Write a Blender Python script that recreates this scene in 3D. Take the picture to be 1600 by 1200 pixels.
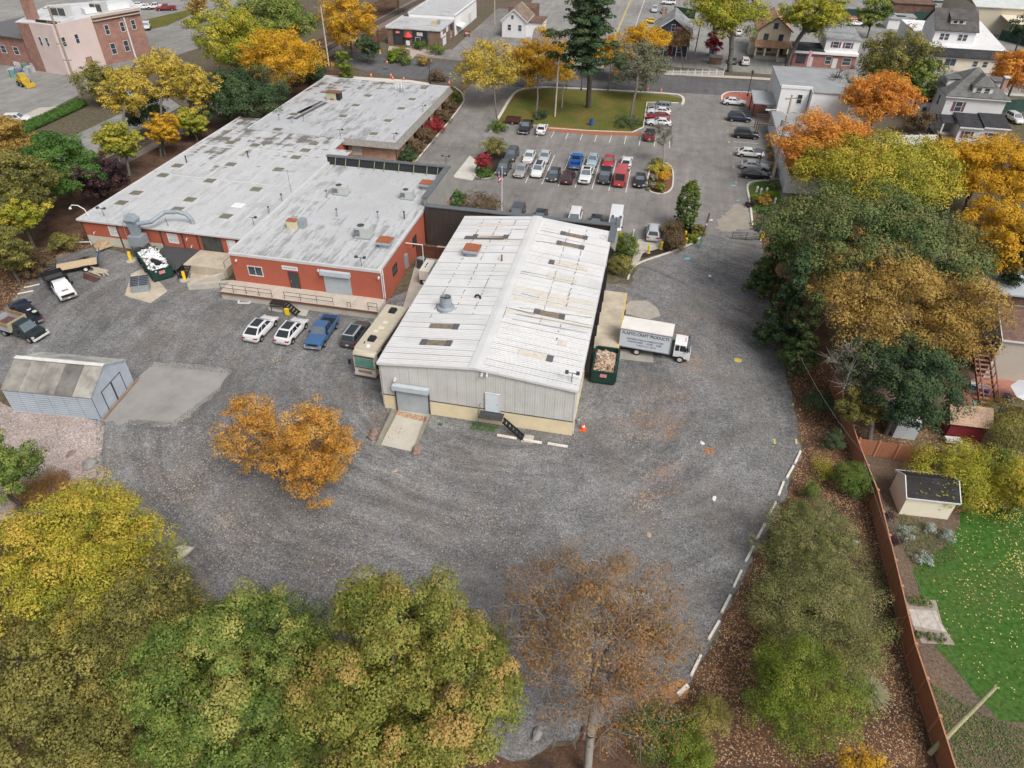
import bpy,math,random
import numpy as np
from mathutils import Vector,Matrix
# ------------------------------------------------------------------ camera, sky, sun, exposure
for _o in list(bpy.data.objects):
 bpy.data.objects.remove(_o)
SC = bpy.context.scene
COL = SC.collection
CAM_H = 45.0
FPX = 1089.0
PITCH,ROLL,YAW = [math.radians(a) for a in(38.67,1.04,11.16)]
_h = Vector((-math.sin(YAW),math.cos(YAW),0)); _r = Vector((math.cos(YAW),math.sin(YAW),0))
C_F = math.cos(PITCH)*_h+Vector((0,0,-math.sin(PITCH)))
_u = _r.cross(C_F)
C_R = math.cos(ROLL)*_r+math.sin(ROLL)*_u
C_U = -math.sin(ROLL)*_r+math.cos(ROLL)*_u
cam = bpy.data.cameras.new('camera'); cam.sensor_width = 36.0; cam.lens = 36.0*FPX/1600.0
cam.clip_start = 0.5; cam.clip_end = 3000.0
camo = bpy.data.objects.new('camera',cam); COL.objects.link(camo)
camo.matrix_world = Matrix(((C_R.x,C_U.x,-C_F.x,0),(C_R.y,C_U.y,-C_F.y,0),(C_R.z,C_U.z,-C_F.z,CAM_H),(0,0,0,1)))
SC.camera = camo
SUN_EL,SUN_AZ = 50.0,132.0
W_ = bpy.data.worlds.new('World'); SC.world = W_; W_.use_nodes = True
_nt = W_.node_tree; _nt.nodes.clear()
_sky = _nt.nodes.new('ShaderNodeTexSky'); _sky.sky_type = 'NISHITA'; _sky.sun_disc = False
_sky.sun_elevation = math.radians(SUN_EL); _sky.sun_rotation = math.radians(SUN_AZ)
_sky.air_density = 1.0; _sky.dust_density = 6.0; _sky.ozone_density = 1.0
_hs = _nt.nodes.new('ShaderNodeHueSaturation'); _hs.inputs['Saturation'].default_value = 0.36
_bg = _nt.nodes.new('ShaderNodeBackground'); _bg.inputs['Strength'].default_value = 0.125
_out = _nt.nodes.new('ShaderNodeOutputWorld')
_nt.links.new(_sky.outputs[0],_hs.inputs['Color']); _nt.links.new(_hs.outputs[0],_bg.inputs['Color']); _nt.links.new(_bg.outputs[0],_out.inputs[0])
sun = bpy.data.lights.new('sun','SUN'); sun.energy = 1.75; sun.angle = math.radians(26); sun.color = (1.0,0.95,0.88)
suno = bpy.data.objects.new('sun',sun); COL.objects.link(suno)
_el,_az = math.radians(SUN_EL),math.radians(SUN_AZ)
_sd = Vector((math.sin(_az)*math.cos(_el),math.cos(_az)*math.cos(_el),math.sin(_el)))
suno.rotation_euler = _sd.to_track_quat('Z','Y').to_euler()
SC.view_settings.view_transform = 'Standard'; SC.view_settings.look = 'None'
SC.view_settings.exposure = 0.22; SC.view_settings.gamma = 1.0; SC.view_settings.use_curve_mapping = False
SC.render.engine = 'CYCLES'
SC.cycles.max_bounces = 5; SC.cycles.diffuse_bounces = 3; SC.cycles.glossy_bounces = 2
SC.cycles.transmission_bounces = 3; SC.cycles.transparent_max_bounces = 4
SC.cycles.use_denoising = True; SC.cycles.denoiser = 'OPENIMAGEDENOISE'; SC.cycles.denoising_prefilter = 'ACCURATE'
# ------------------------------------------------------------------ helpers
RND = random.Random(7)
RNG = np.random.default_rng(11)
def G(px,py,z=0.0):
 """world point at height z that the photograph shows at pixel (px, py)"""
 d = C_R*((px-800)/FPX)-C_U*((py-600)/FPX)+C_F
 t = (z-CAM_H)/d.z
 return Vector((d.x*t,d.y*t,z))
def depth(p):
 return(Vector(p)-Vector((0,0,CAM_H))).dot(C_F)
def hgt(base,top):
 """height of a point straight above the ground pixel base, seen at pixel top"""
 g = G(*base); best = (1e9,0)
 for k in range(0,900):
  z = k*0.03
  v = Vector((g.x,g.y,z-CAM_H)); d = v.dot(C_F)
  px = 800+FPX*v.dot(C_R)/d; py = 600-FPX*v.dot(C_U)/d
  e = (px-top[0])**2+(py-top[1])**2
  if e<best[0]:best = (e,z)
 return best[1]
def S(r,g,b,k=1.0):
 """sRGB 0-255 to a linear colour"""
 f = lambda c:(c/255/12.92) if c<=10 else((c/255+0.055)/1.055)**2.4
 return(min(f(r)*k,.92),min(f(g)*k,.92),min(f(b)*k,.92))
def tag(o,label=None,cat=None,group=None,kind=None):
 if label:o['label'] = label
 if cat:o['category'] = cat
 if group:o['group'] = group
 if kind:o['kind'] = kind
 return o
def thing(name,label,cat,loc,rz=0.0,group=None):
 o = bpy.data.objects.new(name,None); COL.objects.link(o)
 o.empty_display_size = 0.3
 o.location = loc; o.rotation_euler = (0,0,math.radians(rz))
 return tag(o,label,cat,group)
class MB:
 """collects faces of ONE mesh"""
 def __init__(self):
  self.v = []; self.f = []; self.m = []; self.xf = None
 def add(self,vs,fs,m=0):
  n = len(self.v)
  for p in vs:
   p = Vector(p)
   self.v.append(self.xf@p if self.xf else p)
  for f in fs:
   self.f.append([i+n for i in f]); self.m.append(m)
  return self
 def box(self,x0,x1,y0,y1,z0,z1,m=0):
  return self.add([(x0,y0,z0),(x1,y0,z0),(x1,y1,z0),(x0,y1,z0),(x0,y0,z1),(x1,y0,z1),(x1,y1,z1),(x0,y1,z1)],[(0,3,2,1),(4,5,6,7),(0,1,5,4),(1,2,6,5),(2,3,7,6),(3,0,4,7)],m)
 def bar(self,p,q,w,h,m=0):
  """box-section bar from p to q (w sideways, h up)"""
  p,q = Vector(p),Vector(q); d = (q-p).normalized()
  s = d.cross(Vector((0,0,1)))
  s = Vector((1,0,0)) if s.length<1e-4 else s.normalized()
  u = s.cross(d).normalized(); s = s*(w/2); u = u*(h/2)
  vs = [p-s-u,p+s-u,p+s+u,p-s+u,q-s-u,q+s-u,q+s+u,q-s+u]
  return self.add(vs,[(0,1,2,3),(7,6,5,4),(0,4,5,1),(1,5,6,2),(2,6,7,3),(3,7,4,0)],m)
 def tube(self,pts,rad,n=8,m=0,caps=True):
  pts = [Vector(p) for p in pts]
  rad = [rad]*len(pts) if isinstance(rad,(int,float)) else rad
  rings = []
  for i,p in enumerate(pts):
   d = (pts[min(i+1,len(pts)-1)]-pts[max(i-1,0)]).normalized()
   s = d.cross(Vector((0,0,1)))
   s = Vector((1,0,0)) if s.length<1e-3 else s.normalized()
   u = s.cross(d)
   rings.append([p+rad[i]*(math.cos(2*math.pi*k/n)*s+math.sin(2*math.pi*k/n)*u) for k in range(n)])
  fs = []
  for i in range(len(pts)-1):
   for k in range(n):
    a,b = i*n+k,i*n+(k+1)%n
    fs.append((a,b,b+n,a+n))
  if caps:
   fs.append(tuple(range(n))[::-1]); fs.append(tuple((len(pts)-1)*n+k for k in range(n)))
  return self.add([v for r in rings for v in r],fs,m)
 def lathe(self,prof,n=12,c=(0,0,0),m=0):
  c = Vector(c)
  vs = [c+Vector((r*math.cos(2*math.pi*k/n),r*math.sin(2*math.pi*k/n),z)) for r,z in prof for k in range(n)]
  fs = [(i*n+k,i*n+(k+1)%n,(i+1)*n+(k+1)%n,(i+1)*n+k) for i in range(len(prof)-1) for k in range(n)]
  fs.append(tuple((len(prof)-1)*n+k for k in range(n)))
  return self.add(vs,fs,m)
 def prism(self,poly,z0,z1,m=0):
  n = len(poly)
  vs = [(p[0],p[1],z0) for p in poly]+[(p[0],p[1],z1) for p in poly]
  return self.add(vs,[tuple(range(n))[::-1],tuple(range(n,2*n))]+[(i,(i+1)%n,n+(i+1)%n,n+i) for i in range(n)],m)
 def poly(self,pts,m=0):
  return self.add(pts,[tuple(range(len(pts)))],m)
 def slab(self,pts,t,m=0):
  """flat polygon with thickness t along minus its normal"""
  pts = [Vector(p) for p in pts]; n = len(pts)
  nrm = (pts[1]-pts[0]).cross(pts[2]-pts[0]).normalized()
  vs = pts+[p-nrm*t for p in pts]
  return self.add(vs,[tuple(range(n)),tuple(range(n,2*n))[::-1]]+[(i,i+n,(i+1)%n+n,(i+1)%n) for i in range(n)],m)
 def mesh(self,name,mats,smooth=None):
  me = bpy.data.meshes.new(name)
  me.from_pydata([tuple(v) for v in self.v],[],self.f)
  mats = mats if isinstance(mats,(list,tuple)) else[mats]
  for m in mats:me.materials.append(m)
  if len(mats)>1:me.polygons.foreach_set('material_index',self.m)
  if smooth is not None:
   me.polygons.foreach_set('use_smooth',[True]*len(me.polygons))
   me.set_sharp_from_angle(angle=math.radians(smooth))
  me.update()
  return me
 def build(self,name,mats,parent=None,local=False,smooth=None):
  """one object; world=vertices are world points unless local"""
  if parent is not None and not local:
   L = parent.location
   self.v = [v-L for v in self.v]
  o = bpy.data.objects.new(name,self.mesh(name,mats,smooth)); COL.objects.link(o)
  if parent is not None:o.parent = parent
  return o
def put(name,me,parent,loc=(0,0,0),rot=(0,0,0)):
 o = bpy.data.objects.new(name,me); COL.objects.link(o)
 o.location = loc; o.rotation_euler = rot
 if parent is not None:o.parent = parent
 return o
 # ------------------------------------------------------------------ materials
MATS = {}
def _new(name):
 m = bpy.data.materials.new(name); m.use_nodes = True
 nt = m.node_tree; b = nt.nodes['Principled BSDF']
 return m,nt,b
def nd(nt,typ,**kw):
 n = nt.nodes.new(typ)
 for k,v in kw.items():
  if k in n.inputs:n.inputs[k].default_value = v
  else:setattr(n,k,v)
 return n
def noise(nt,vec,scale,detail=4.0,rough=0.6):
 n = nt.nodes.new('ShaderNodeTexNoise'); n.inputs['Scale'].default_value = scale
 n.inputs['Detail'].default_value = detail; n.inputs['Roughness'].default_value = rough
 if vec is not None:nt.links.new(vec,n.inputs['Vector'])
 return n.outputs['Fac']
def math_(nt,op,a,b=None,c=None,clamp=False):
 n = nt.nodes.new('ShaderNodeMath'); n.operation = op; n.use_clamp = clamp
 for i,x in enumerate((a,b,c)):
  if x is None:continue
  if isinstance(x,(int,float)):n.inputs[i].default_value = x
  else:nt.links.new(x,n.inputs[i])
 return n.outputs[0]
def mrange(nt,x,a,b,c,d):
 n = nt.nodes.new('ShaderNodeMapRange'); nt.links.new(x,n.inputs[0])
 for i,v in enumerate((a,b,c,d)):n.inputs[i+1].default_value = v
 return n.outputs[0]
def mixc(nt,fac,a,b,mode='MIX'):
 n = nt.nodes.new('ShaderNodeMix'); n.data_type = 'RGBA'; n.blend_type = mode
 for i,x in((0,fac),(6,a),(7,b)):
  if isinstance(x,(int,float)):n.inputs[i].default_value = x
  elif isinstance(x,tuple):n.inputs[i].default_value = (*x[:3],1)
  else:nt.links.new(x,n.inputs[i])
 return n.outputs[2]
def vmap(nt,vec,scale=(1,1,1),rot=(0,0,0),loc=(0,0,0)):
 n = nt.nodes.new('ShaderNodeMapping'); nt.links.new(vec,n.inputs[0])
 n.inputs['Scale'].default_value = scale; n.inputs['Rotation'].default_value = rot; n.inputs['Location'].default_value = loc
 return n.outputs[0]
def wpos(nt):
 return nt.nodes.new('ShaderNodeNewGeometry').outputs['Position']
def opos(nt):
 return nt.nodes.new('ShaderNodeTexCoord').outputs['Object']
def bump(nt,b,h,strength=0.3,dist=0.05):
 n = nt.nodes.new('ShaderNodeBump'); n.inputs['Strength'].default_value = strength; n.inputs['Distance'].default_value = dist
 nt.links.new(h,n.inputs['Height']); nt.links.new(n.outputs[0],b.inputs['Normal'])
def M(name,rgb,rough=0.75,var=0.14,scale=1.5,metal=0.0,bmp=0.0,bscale=20.0,spec=0.35,coat=0.0,world=False):
 """plain surface: base colour with soft grain and dirt variation"""
 if name in MATS:return MATS[name]
 m,nt,b = _new(name)
 b.inputs['Roughness'].default_value = rough; b.inputs['Metallic'].default_value = metal
 b.inputs['Specular IOR Level'].default_value = spec; b.inputs['Coat Weight'].default_value = coat
 if var>0:
  p = wpos(nt) if world else opos(nt)
  n1 = noise(nt,p,scale,6,0.65)
  k = mrange(nt,n1,0.25,0.75,1-var,1+var)
  c = nt.nodes.new('ShaderNodeCombineColor')
  col = mixc(nt,1.0,(*rgb,),k,'MULTIPLY')
  nt.nodes.remove(c)
  nt.links.new(col,b.inputs['Base Color'])
 else:
  b.inputs['Base Color'].default_value = (*rgb,1)
 if bmp>0:
  p = wpos(nt) if world else opos(nt)
  bump(nt,b,noise(nt,p,bscale,4,0.6),bmp,0.03)
 MATS[name] = m
 return m
def paint(name,rgb):
 return M('car_paint_'+name,rgb,rough=0.32,var=0.04,scale=0.8,spec=0.5,coat=0.5)
def gravel_mat(name,base,arcs=True):
 if name in MATS:return MATS[name]
 m,nt,b = _new(name); b.inputs['Roughness'].default_value = 0.95; b.inputs['Specular IOR Level'].default_value = 0.125
 p = wpos(nt)
 grain = noise(nt,p,6.5,3,0.8); grain2 = noise(nt,p,2.2,5,0.75)
 big = noise(nt,p,0.09,5,0.62); mid = noise(nt,p,0.5,5,0.65)
 col = mixc(nt,mrange(nt,big,0.32,0.68,0,1),tuple(x*0.74 for x in base),tuple(x*1.28 for x in base))
 col = mixc(nt,1.0,col,mrange(nt,mid,0.3,0.7,0.78,1.2),'MULTIPLY')
 col = mixc(nt,1.0,col,mrange(nt,grain,0.36,0.64,0.5,1.55),'MULTIPLY')
 col = mixc(nt,1.0,col,mrange(nt,grain2,0.34,0.66,0.72,1.28),'MULTIPLY')
 # brownish dirt patches
 brown = noise(nt,vmap(nt,p,loc=(13,5,0)),0.16,6,0.7)
 col = mixc(nt,mrange(nt,brown,0.48,0.66,0,0.42),col,(base[0]*0.95,base[1]*0.80,base[2]*0.64))
 if arcs:
 # wheel tracks: worn bands that follow the turning circle
  c = (-12.0,56.0)
  sp = nt.nodes.new('ShaderNodeSeparateXYZ'); nt.links.new(p,sp.inputs[0])
  warp = math_(nt,'MULTIPLY',noise(nt,p,0.07,2,0.5),7.0)
  dx = math_(nt,'SUBTRACT',sp.outputs[0],c[0]); dy = math_(nt,'MULTIPLY',math_(nt,'SUBTRACT',sp.outputs[1],c[1]),1.15)
  r = math_(nt,'SQRT',math_(nt,'ADD',math_(nt,'MULTIPLY',dx,dx),math_(nt,'MULTIPLY',dy,dy)))
  r = math_(nt,'ADD',r,warp)
  th = math_(nt,'ARCTAN2',dy,dx)
  cb = nt.nodes.new('ShaderNodeCombineXYZ'); nt.links.new(math_(nt,'MULTIPLY',r,0.75),cb.inputs[0]); nt.links.new(math_(nt,'MULTIPLY',th,1.1),cb.inputs[1])
  st = noise(nt,cb.outputs[0],1.0,5,0.65)
  cb2 = nt.nodes.new('ShaderNodeCombineXYZ'); nt.links.new(math_(nt,'MULTIPLY',r,2.6),cb2.inputs[0]); nt.links.new(math_(nt,'MULTIPLY',th,2.0),cb2.inputs[1])
  st2 = noise(nt,cb2.outputs[0],1.0,3,0.6)
  msk = mrange(nt,noise(nt,p,0.06,2,0.5),0.36,0.56,0.15,1.0)
  s = mrange(nt,st,0.36,0.64,0.80,1.2); s2 = mrange(nt,st2,0.34,0.66,0.9,1.1)
  col = mixc(nt,msk,col,mixc(nt,1.0,col,s,'MULTIPLY'))
  col = mixc(nt,msk,col,mixc(nt,1.0,col,s2,'MULTIPLY'))
 nt.links.new(col,b.inputs['Base Color'])
 bump(nt,b,math_(nt,'ADD',grain,math_(nt,'MULTIPLY',mid,2.0)),0.5,0.06)
 MATS[name] = m; return m
def asphalt_mat(name,base,crack=0.5,stain=0.5):
 if name in MATS:return MATS[name]
 m,nt,b = _new(name); b.inputs['Roughness'].default_value = 0.9; b.inputs['Specular IOR Level'].default_value = 0.2
 p = wpos(nt)
 big = noise(nt,p,0.07,5,0.6); mid = noise(nt,p,0.35,5,0.65); fine = noise(nt,p,5.0,4,0.7)
 streak = noise(nt,vmap(nt,p,(0.9,0.06,1)),1.0,4,0.6)
 col = mixc(nt,mrange(nt,big,0.3,0.7,0,1),tuple(x*0.82 for x in base),tuple(x*1.16 for x in base))
 for x,a,c in((mid,0.84,1.14),(fine,0.86,1.14),(streak,0.86,1.12)):
  col = mixc(nt,1.0,col,mrange(nt,x,0.3,0.7,a,c),'MULTIPLY')
 vor = nt.nodes.new('ShaderNodeTexVoronoi'); vor.feature = 'DISTANCE_TO_EDGE'; vor.inputs['Scale'].default_value = 0.13
 wp = nt.nodes.new('ShaderNodeVectorMath'); wp.operation = 'ADD'
 nn = nt.nodes.new('ShaderNodeTexNoise'); nn.inputs['Scale'].default_value = 0.35; nn.inputs['Detail'].default_value = 5
 nt.links.new(p,nn.inputs['Vector'])
 sc = nt.nodes.new('ShaderNodeVectorMath'); sc.operation = 'SCALE'; sc.inputs['Scale'].default_value = 3.5
 nt.links.new(nn.outputs['Color'],sc.inputs[0]); nt.links.new(p,wp.inputs[0]); nt.links.new(sc.outputs[0],wp.inputs[1])
 nt.links.new(wp.outputs[0],vor.inputs['Vector'])
 cr = mrange(nt,vor.outputs['Distance'],0.0,0.014,crack,0.0)
 col = mixc(nt,cr,col,tuple(x*0.35 for x in base))
 s = mrange(nt,noise(nt,vmap(nt,p,loc=(40,9,0)),0.22,4,0.55),0.62,0.75,0,stain)
 col = mixc(nt,s,col,tuple(x*0.5 for x in base))
 nt.links.new(col,b.inputs['Base Color']); bump(nt,b,fine,0.25,0.02)
 MATS[name] = m; return m
def litter_mat(name,cols,scale=3.0):
 """ground covered in leaf litter, mulch, lawn: several colours mixed by noise"""
 if name in MATS:return MATS[name]
 m,nt,b = _new(name); b.inputs['Roughness'].default_value = 0.95; b.inputs['Specular IOR Level'].default_value = 0.1
 p = wpos(nt)
 n1 = noise(nt,p,scale,6,0.75); n2 = noise(nt,p,scale*0.12,5,0.65); n3 = noise(nt,p,scale*2.6,3,0.7)
 col = mixc(nt,mrange(nt,n1,0.38,0.62,0,1),cols[0],cols[1])
 col = mixc(nt,mrange(nt,n2,0.42,0.66,0,0.85),col,cols[2])
 col = mixc(nt,1.0,col,mrange(nt,n3,0.3,0.7,0.6,1.4),'MULTIPLY')
 nt.links.new(col,b.inputs['Base Color']); bump(nt,b,math_(nt,'ADD',n1,n3),0.6,0.08)
 MATS[name] = m; return m
def roof_mat(name,base,dark,worn=0.5,axis='y',rust=0.0,strip=1.0,moss=None):
 """white-coated roofing whose coating wears through along the sheet joints"""
 if name in MATS:return MATS[name]
 m,nt,b = _new(name); b.inputs['Roughness'].default_value = 0.7; b.inputs['Specular IOR Level'].default_value = 0.3
 p = wpos(nt)
 q = vmap(nt,p,rot=(0,0,math.radians(90) if axis=='y' else 0))
 br = nt.nodes.new('ShaderNodeTexBrick'); br.inputs['Scale'].default_value = 1.0
 br.inputs['Color1'].default_value = (0,0,0,1); br.inputs['Color2'].default_value = (1,1,1,1); br.inputs['Mortar'].default_value = (.5,.5,.5,1)
 br.inputs['Brick Width'].default_value = 3.3*strip; br.inputs['Row Height'].default_value = 0.9*strip; br.inputs['Mortar Size'].default_value = 0.0
 nt.links.new(q,br.inputs['Vector'])
 big = noise(nt,p,0.12,5,0.65); fine = noise(nt,p,3.5,5,0.75)
 st = noise(nt,vmap(nt,q,(0.5,3.4,1)),1.0,5,0.75)
 st2 = noise(nt,vmap(nt,q,(0.22,2.2,1),loc=(7,3,0)),1.0,6,0.7)
 v = math_(nt,'ADD',math_(nt,'MULTIPLY',st,0.5),math_(nt,'MULTIPLY',st2,0.5))
 v = math_(nt,'ADD',v,math_(nt,'MULTIPLY',math_(nt,'SUBTRACT',big,0.5),0.65))
 sepb = nt.nodes.new('ShaderNodeSeparateColor'); nt.links.new(br.outputs['Color'],sepb.inputs[0])
 v = math_(nt,'ADD',v,math_(nt,'MULTIPLY',math_(nt,'SUBTRACT',sepb.outputs[0],0.5),0.10))
 wear = mrange(nt,v,0.51,0.64,0,worn)
 col = mixc(nt,mrange(nt,fine,0.3,0.7,0,1),tuple(x*0.88 for x in base),tuple(min(x*1.08,.9) for x in base))
 col = mixc(nt,1.0,col,mrange(nt,big,0.3,0.7,0.86,1.1),'MULTIPLY')
 col = mixc(nt,wear,col,dark)
 if rust>0:
  rn = noise(nt,vmap(nt,p,loc=(3,77,0)),0.16,6,0.65)
  col = mixc(nt,mrange(nt,rn,0.60,0.74,0,rust),col,(0.16,0.11,0.07))
 if moss:
 # mossy stains where the water stands, broken up by the sheet joints
  sp = nt.nodes.new('ShaderNodeSeparateXYZ'); nt.links.new(p,sp.inputs[0])
  far = mrange(nt,math_(nt,'SUBTRACT',sp.outputs[1],math_(nt,'MULTIPLY',sp.outputs[0],.35)),moss[0],moss[1],-.16,.05)
  blk = noise(nt,vmap(nt,p,(.75,.16,1)),1.0,2,.5); blk2 = noise(nt,vmap(nt,p,(.2,.9,1),loc=(5,1,0)),1.0,5,.7)
  ms = math_(nt,'ADD',math_(nt,'ADD',math_(nt,'MULTIPLY',blk,.55),math_(nt,'MULTIPLY',blk2,.45)),far)
  col = mixc(nt,mrange(nt,ms,.53,.60,0,.85),col,(.10,.088,.068))
 nt.links.new(col,b.inputs['Base Color']); bump(nt,b,math_(nt,'ADD',st,fine),0.15,0.02)
 MATS[name] = m; return m
def rib_mat(name,base,period,axis,var=0.12,streak=0.2,strength=0.5,dirt=(0.3,0.28,0.24)):
 """ribbed or lapped cladding too fine to model: fine relief along one axis (object space)"""
 if name in MATS:return MATS[name]
 m,nt,b = _new(name); b.inputs['Roughness'].default_value = 0.6
 p = opos(nt)
 sp = nt.nodes.new('ShaderNodeSeparateXYZ'); nt.links.new(p,sp.inputs[0])
 x = sp.outputs['XYZ'.index(axis.upper())]
 w = math_(nt,'FRACT',math_(nt,'DIVIDE',x,period))
 big = noise(nt,p,0.5,5,0.65)
 sv = (0.25,0.25,2.5) if axis=='z' else(2.2,2.2,0.25)
 stn = noise(nt,vmap(nt,p,sv),1.0,5,0.7)
 col = mixc(nt,mrange(nt,big,0.3,0.7,0,1),tuple(c*(1-var) for c in base),tuple(min(.9,c*(1+var)) for c in base))
 col = mixc(nt,mrange(nt,stn,0.5,0.75,0,streak),col,dirt)
 line = mrange(nt,w,0.0,0.09,0.72,1.0)
 col = mixc(nt,1.0,col,line,'MULTIPLY')
 nt.links.new(col,b.inputs['Base Color']); bump(nt,b,w,strength,0.03)
 MATS[name] = m; return m
def brick_mat(name,c1,c2,mortar,sc=1.0):
 if name in MATS:return MATS[name]
 m,nt,b = _new(name); b.inputs['Roughness'].default_value = 0.85; b.inputs['Specular IOR Level'].default_value = 0.2
 p = opos(nt)
 sp = nt.nodes.new('ShaderNodeSeparateXYZ'); nt.links.new(p,sp.inputs[0])
 cb = nt.nodes.new('ShaderNodeCombineXYZ')
 nt.links.new(math_(nt,'ADD',sp.outputs[0],sp.outputs[1]),cb.inputs[0]); nt.links.new(sp.outputs[2],cb.inputs[1])
 br = nt.nodes.new('ShaderNodeTexBrick'); br.inputs['Scale'].default_value = sc
 br.inputs['Color1'].default_value = (*c1,1); br.inputs['Color2'].default_value = (*c2,1); br.inputs['Mortar'].default_value = (*mortar,1)
 br.inputs['Brick Width'].default_value = 0.3; br.inputs['Row Height'].default_value = 0.1; br.inputs['Mortar Size'].default_value = 0.012
 br.inputs['Bias'].default_value = 0.0
 nt.links.new(cb.outputs[0],br.inputs['Vector'])
 big = noise(nt,p,0.7,5,0.7)
 col = mixc(nt,1.0,br.outputs['Color'],mrange(nt,big,0.3,0.7,0.75,1.25),'MULTIPLY')
 nt.links.new(col,b.inputs['Base Color']); bump(nt,b,br.outputs['Fac'],-0.4,0.02)
 MATS[name] = m; return m
def shingle_mat(name,base,var=0.3):
 if name in MATS:return MATS[name]
 m,nt,b = _new(name); b.inputs['Roughness'].default_value = 0.9; b.inputs['Specular IOR Level'].default_value = 0.125
 p = opos(nt)
 sp = nt.nodes.new('ShaderNodeSeparateXYZ'); nt.links.new(p,sp.inputs[0])
 row = math_(nt,'FRACT',math_(nt,'MULTIPLY',sp.outputs[2],5.2))
 n1 = noise(nt,p,6.0,4,0.75); n2 = noise(nt,p,0.45,6,0.65); st = noise(nt,vmap(nt,p,(1.6,1.6,.3)),1.0,5,0.7)
 col = mixc(nt,mrange(nt,n1,0.3,0.7,0,1),tuple(c*(1-var) for c in base),tuple(c*(1+var) for c in base))
 col = mixc(nt,1.0,col,mrange(nt,n2,0.3,0.7,0.68,1.35),'MULTIPLY')
 col = mixc(nt,1.0,col,mrange(nt,st,0.3,0.7,0.85,1.18),'MULTIPLY')
 col = mixc(nt,1.0,col,mrange(nt,row,0.0,0.2,0.72,1.0),'MULTIPLY')
 nt.links.new(col,b.inputs['Base Color']); bump(nt,b,math_(nt,'ADD',row,n1),0.35,0.02)
 MATS[name] = m; return m
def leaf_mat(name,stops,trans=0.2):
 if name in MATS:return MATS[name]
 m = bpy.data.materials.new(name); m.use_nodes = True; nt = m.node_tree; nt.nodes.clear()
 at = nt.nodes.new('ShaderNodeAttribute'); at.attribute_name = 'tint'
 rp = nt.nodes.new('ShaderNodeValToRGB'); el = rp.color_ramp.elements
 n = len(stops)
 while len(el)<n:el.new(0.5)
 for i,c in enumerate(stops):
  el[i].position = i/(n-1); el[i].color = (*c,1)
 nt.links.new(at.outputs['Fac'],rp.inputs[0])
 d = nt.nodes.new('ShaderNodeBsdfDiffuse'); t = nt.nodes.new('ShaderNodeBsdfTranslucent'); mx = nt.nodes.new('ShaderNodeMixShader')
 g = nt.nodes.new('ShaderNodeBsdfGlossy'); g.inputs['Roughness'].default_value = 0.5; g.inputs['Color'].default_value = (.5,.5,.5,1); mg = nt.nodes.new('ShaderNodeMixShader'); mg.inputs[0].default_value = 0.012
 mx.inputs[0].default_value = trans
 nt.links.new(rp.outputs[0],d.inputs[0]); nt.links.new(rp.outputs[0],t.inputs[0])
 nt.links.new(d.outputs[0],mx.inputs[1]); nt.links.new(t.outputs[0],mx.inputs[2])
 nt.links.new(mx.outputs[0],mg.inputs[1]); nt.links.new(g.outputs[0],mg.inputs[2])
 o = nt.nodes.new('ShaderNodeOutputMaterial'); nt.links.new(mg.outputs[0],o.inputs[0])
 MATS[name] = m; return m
GLASS = M('dark_glass',(0.02,0.026,0.03),rough=0.08,var=0,spec=0.8)
GLASS_B = M('glass_painted_sky',(0.10,0.13,0.15),rough=0.12,var=0.25,scale=0.9,spec=0.9)  # windscreens: sky reflection painted in as a paler, mottled base colour
WIN_GL = M('window_glass',(0.045,0.06,0.075),rough=0.1,var=0.3,scale=0.6,spec=0.8)
WHITE = M('white_paint',(0.64,0.65,0.66),rough=0.5,var=0.06)
TRIMW = M('white_trim',(0.60,0.60,0.60),rough=0.55,var=0.08)
BLACK = M('black_paint',(0.02,0.02,0.022),rough=0.45,var=0.1)
RUBBER = M('tyre_rubber',(0.018,0.018,0.018),rough=0.85,var=0.1)
ALLOY = M('wheel_alloy',(0.45,0.46,0.47),rough=0.4,var=0.05,metal=0.5)
CHROME = M('bright_metal',(0.62,0.62,0.62),rough=0.28,var=0.05,metal=0.8)
GALV = M('galvanised_steel',(0.30,0.34,0.37),rough=0.5,var=0.16,scale=2.0,metal=0.25)
STEEL_D = M('dark_steel',(0.06,0.062,0.065),rough=0.6,var=0.2)
RUST = M('rusted_steel',(0.30,0.10,0.05),rough=0.85,var=0.4,scale=3.0)
CONC = M('concrete',(0.42,0.39,0.34),rough=0.9,var=0.2,scale=0.9,bmp=0.1,world=True)
CONC_T = M('tan_concrete',(0.44,0.385,0.30),rough=0.9,var=0.3,scale=0.6,bmp=0.1,world=True)
KERB = M('kerb_concrete',(0.56,0.53,0.47),rough=0.85,var=0.16,scale=1.5,world=True)
YEL = M('safety_yellow',(0.72,0.50,0.02),rough=0.55,var=0.12)
ORANGE = M('cone_orange',(0.75,0.10,0.02),rough=0.55,var=0.06)
REDL = M('red_lens',(0.28,0.015,0.015),rough=0.25,var=0,spec=0.6)
LAMPL = M('clear_lens',(0.55,0.56,0.56),rough=0.2,var=0,spec=0.7)
PLATE = M('plate_white',(0.62,0.61,0.56),rough=0.5,var=0)
WOOD = M('weathered_wood',(0.24,0.18,0.12),rough=0.85,var=0.3,scale=4.0)
POLEW = M('pole_wood',(0.30,0.25,0.19),rough=0.9,var=0.3,scale=3.0)
PLY = M('raw_lumber',(0.52,0.40,0.26),rough=0.8,var=0.2,scale=3.0)
BARK = M('bark_brown',(0.095,0.078,0.062),rough=0.95,var=0.3,scale=5.0,bmp=0.3)
BARK_G = M('bark_grey',(0.105,0.095,0.083),rough=0.95,var=0.25,scale=5.0,bmp=0.2)
BARK_L = M('bark_pale',(0.24,0.22,0.20),rough=0.95,var=0.25,scale=5.0,bmp=0.2)
ORWALL = M('orange_red_wall',(0.375,0.103,0.064),rough=0.8,var=0.10,scale=0.5,world=True)
REDT = M('sign_red',(0.55,0.05,0.05),rough=0.5,var=0.1)
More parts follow.
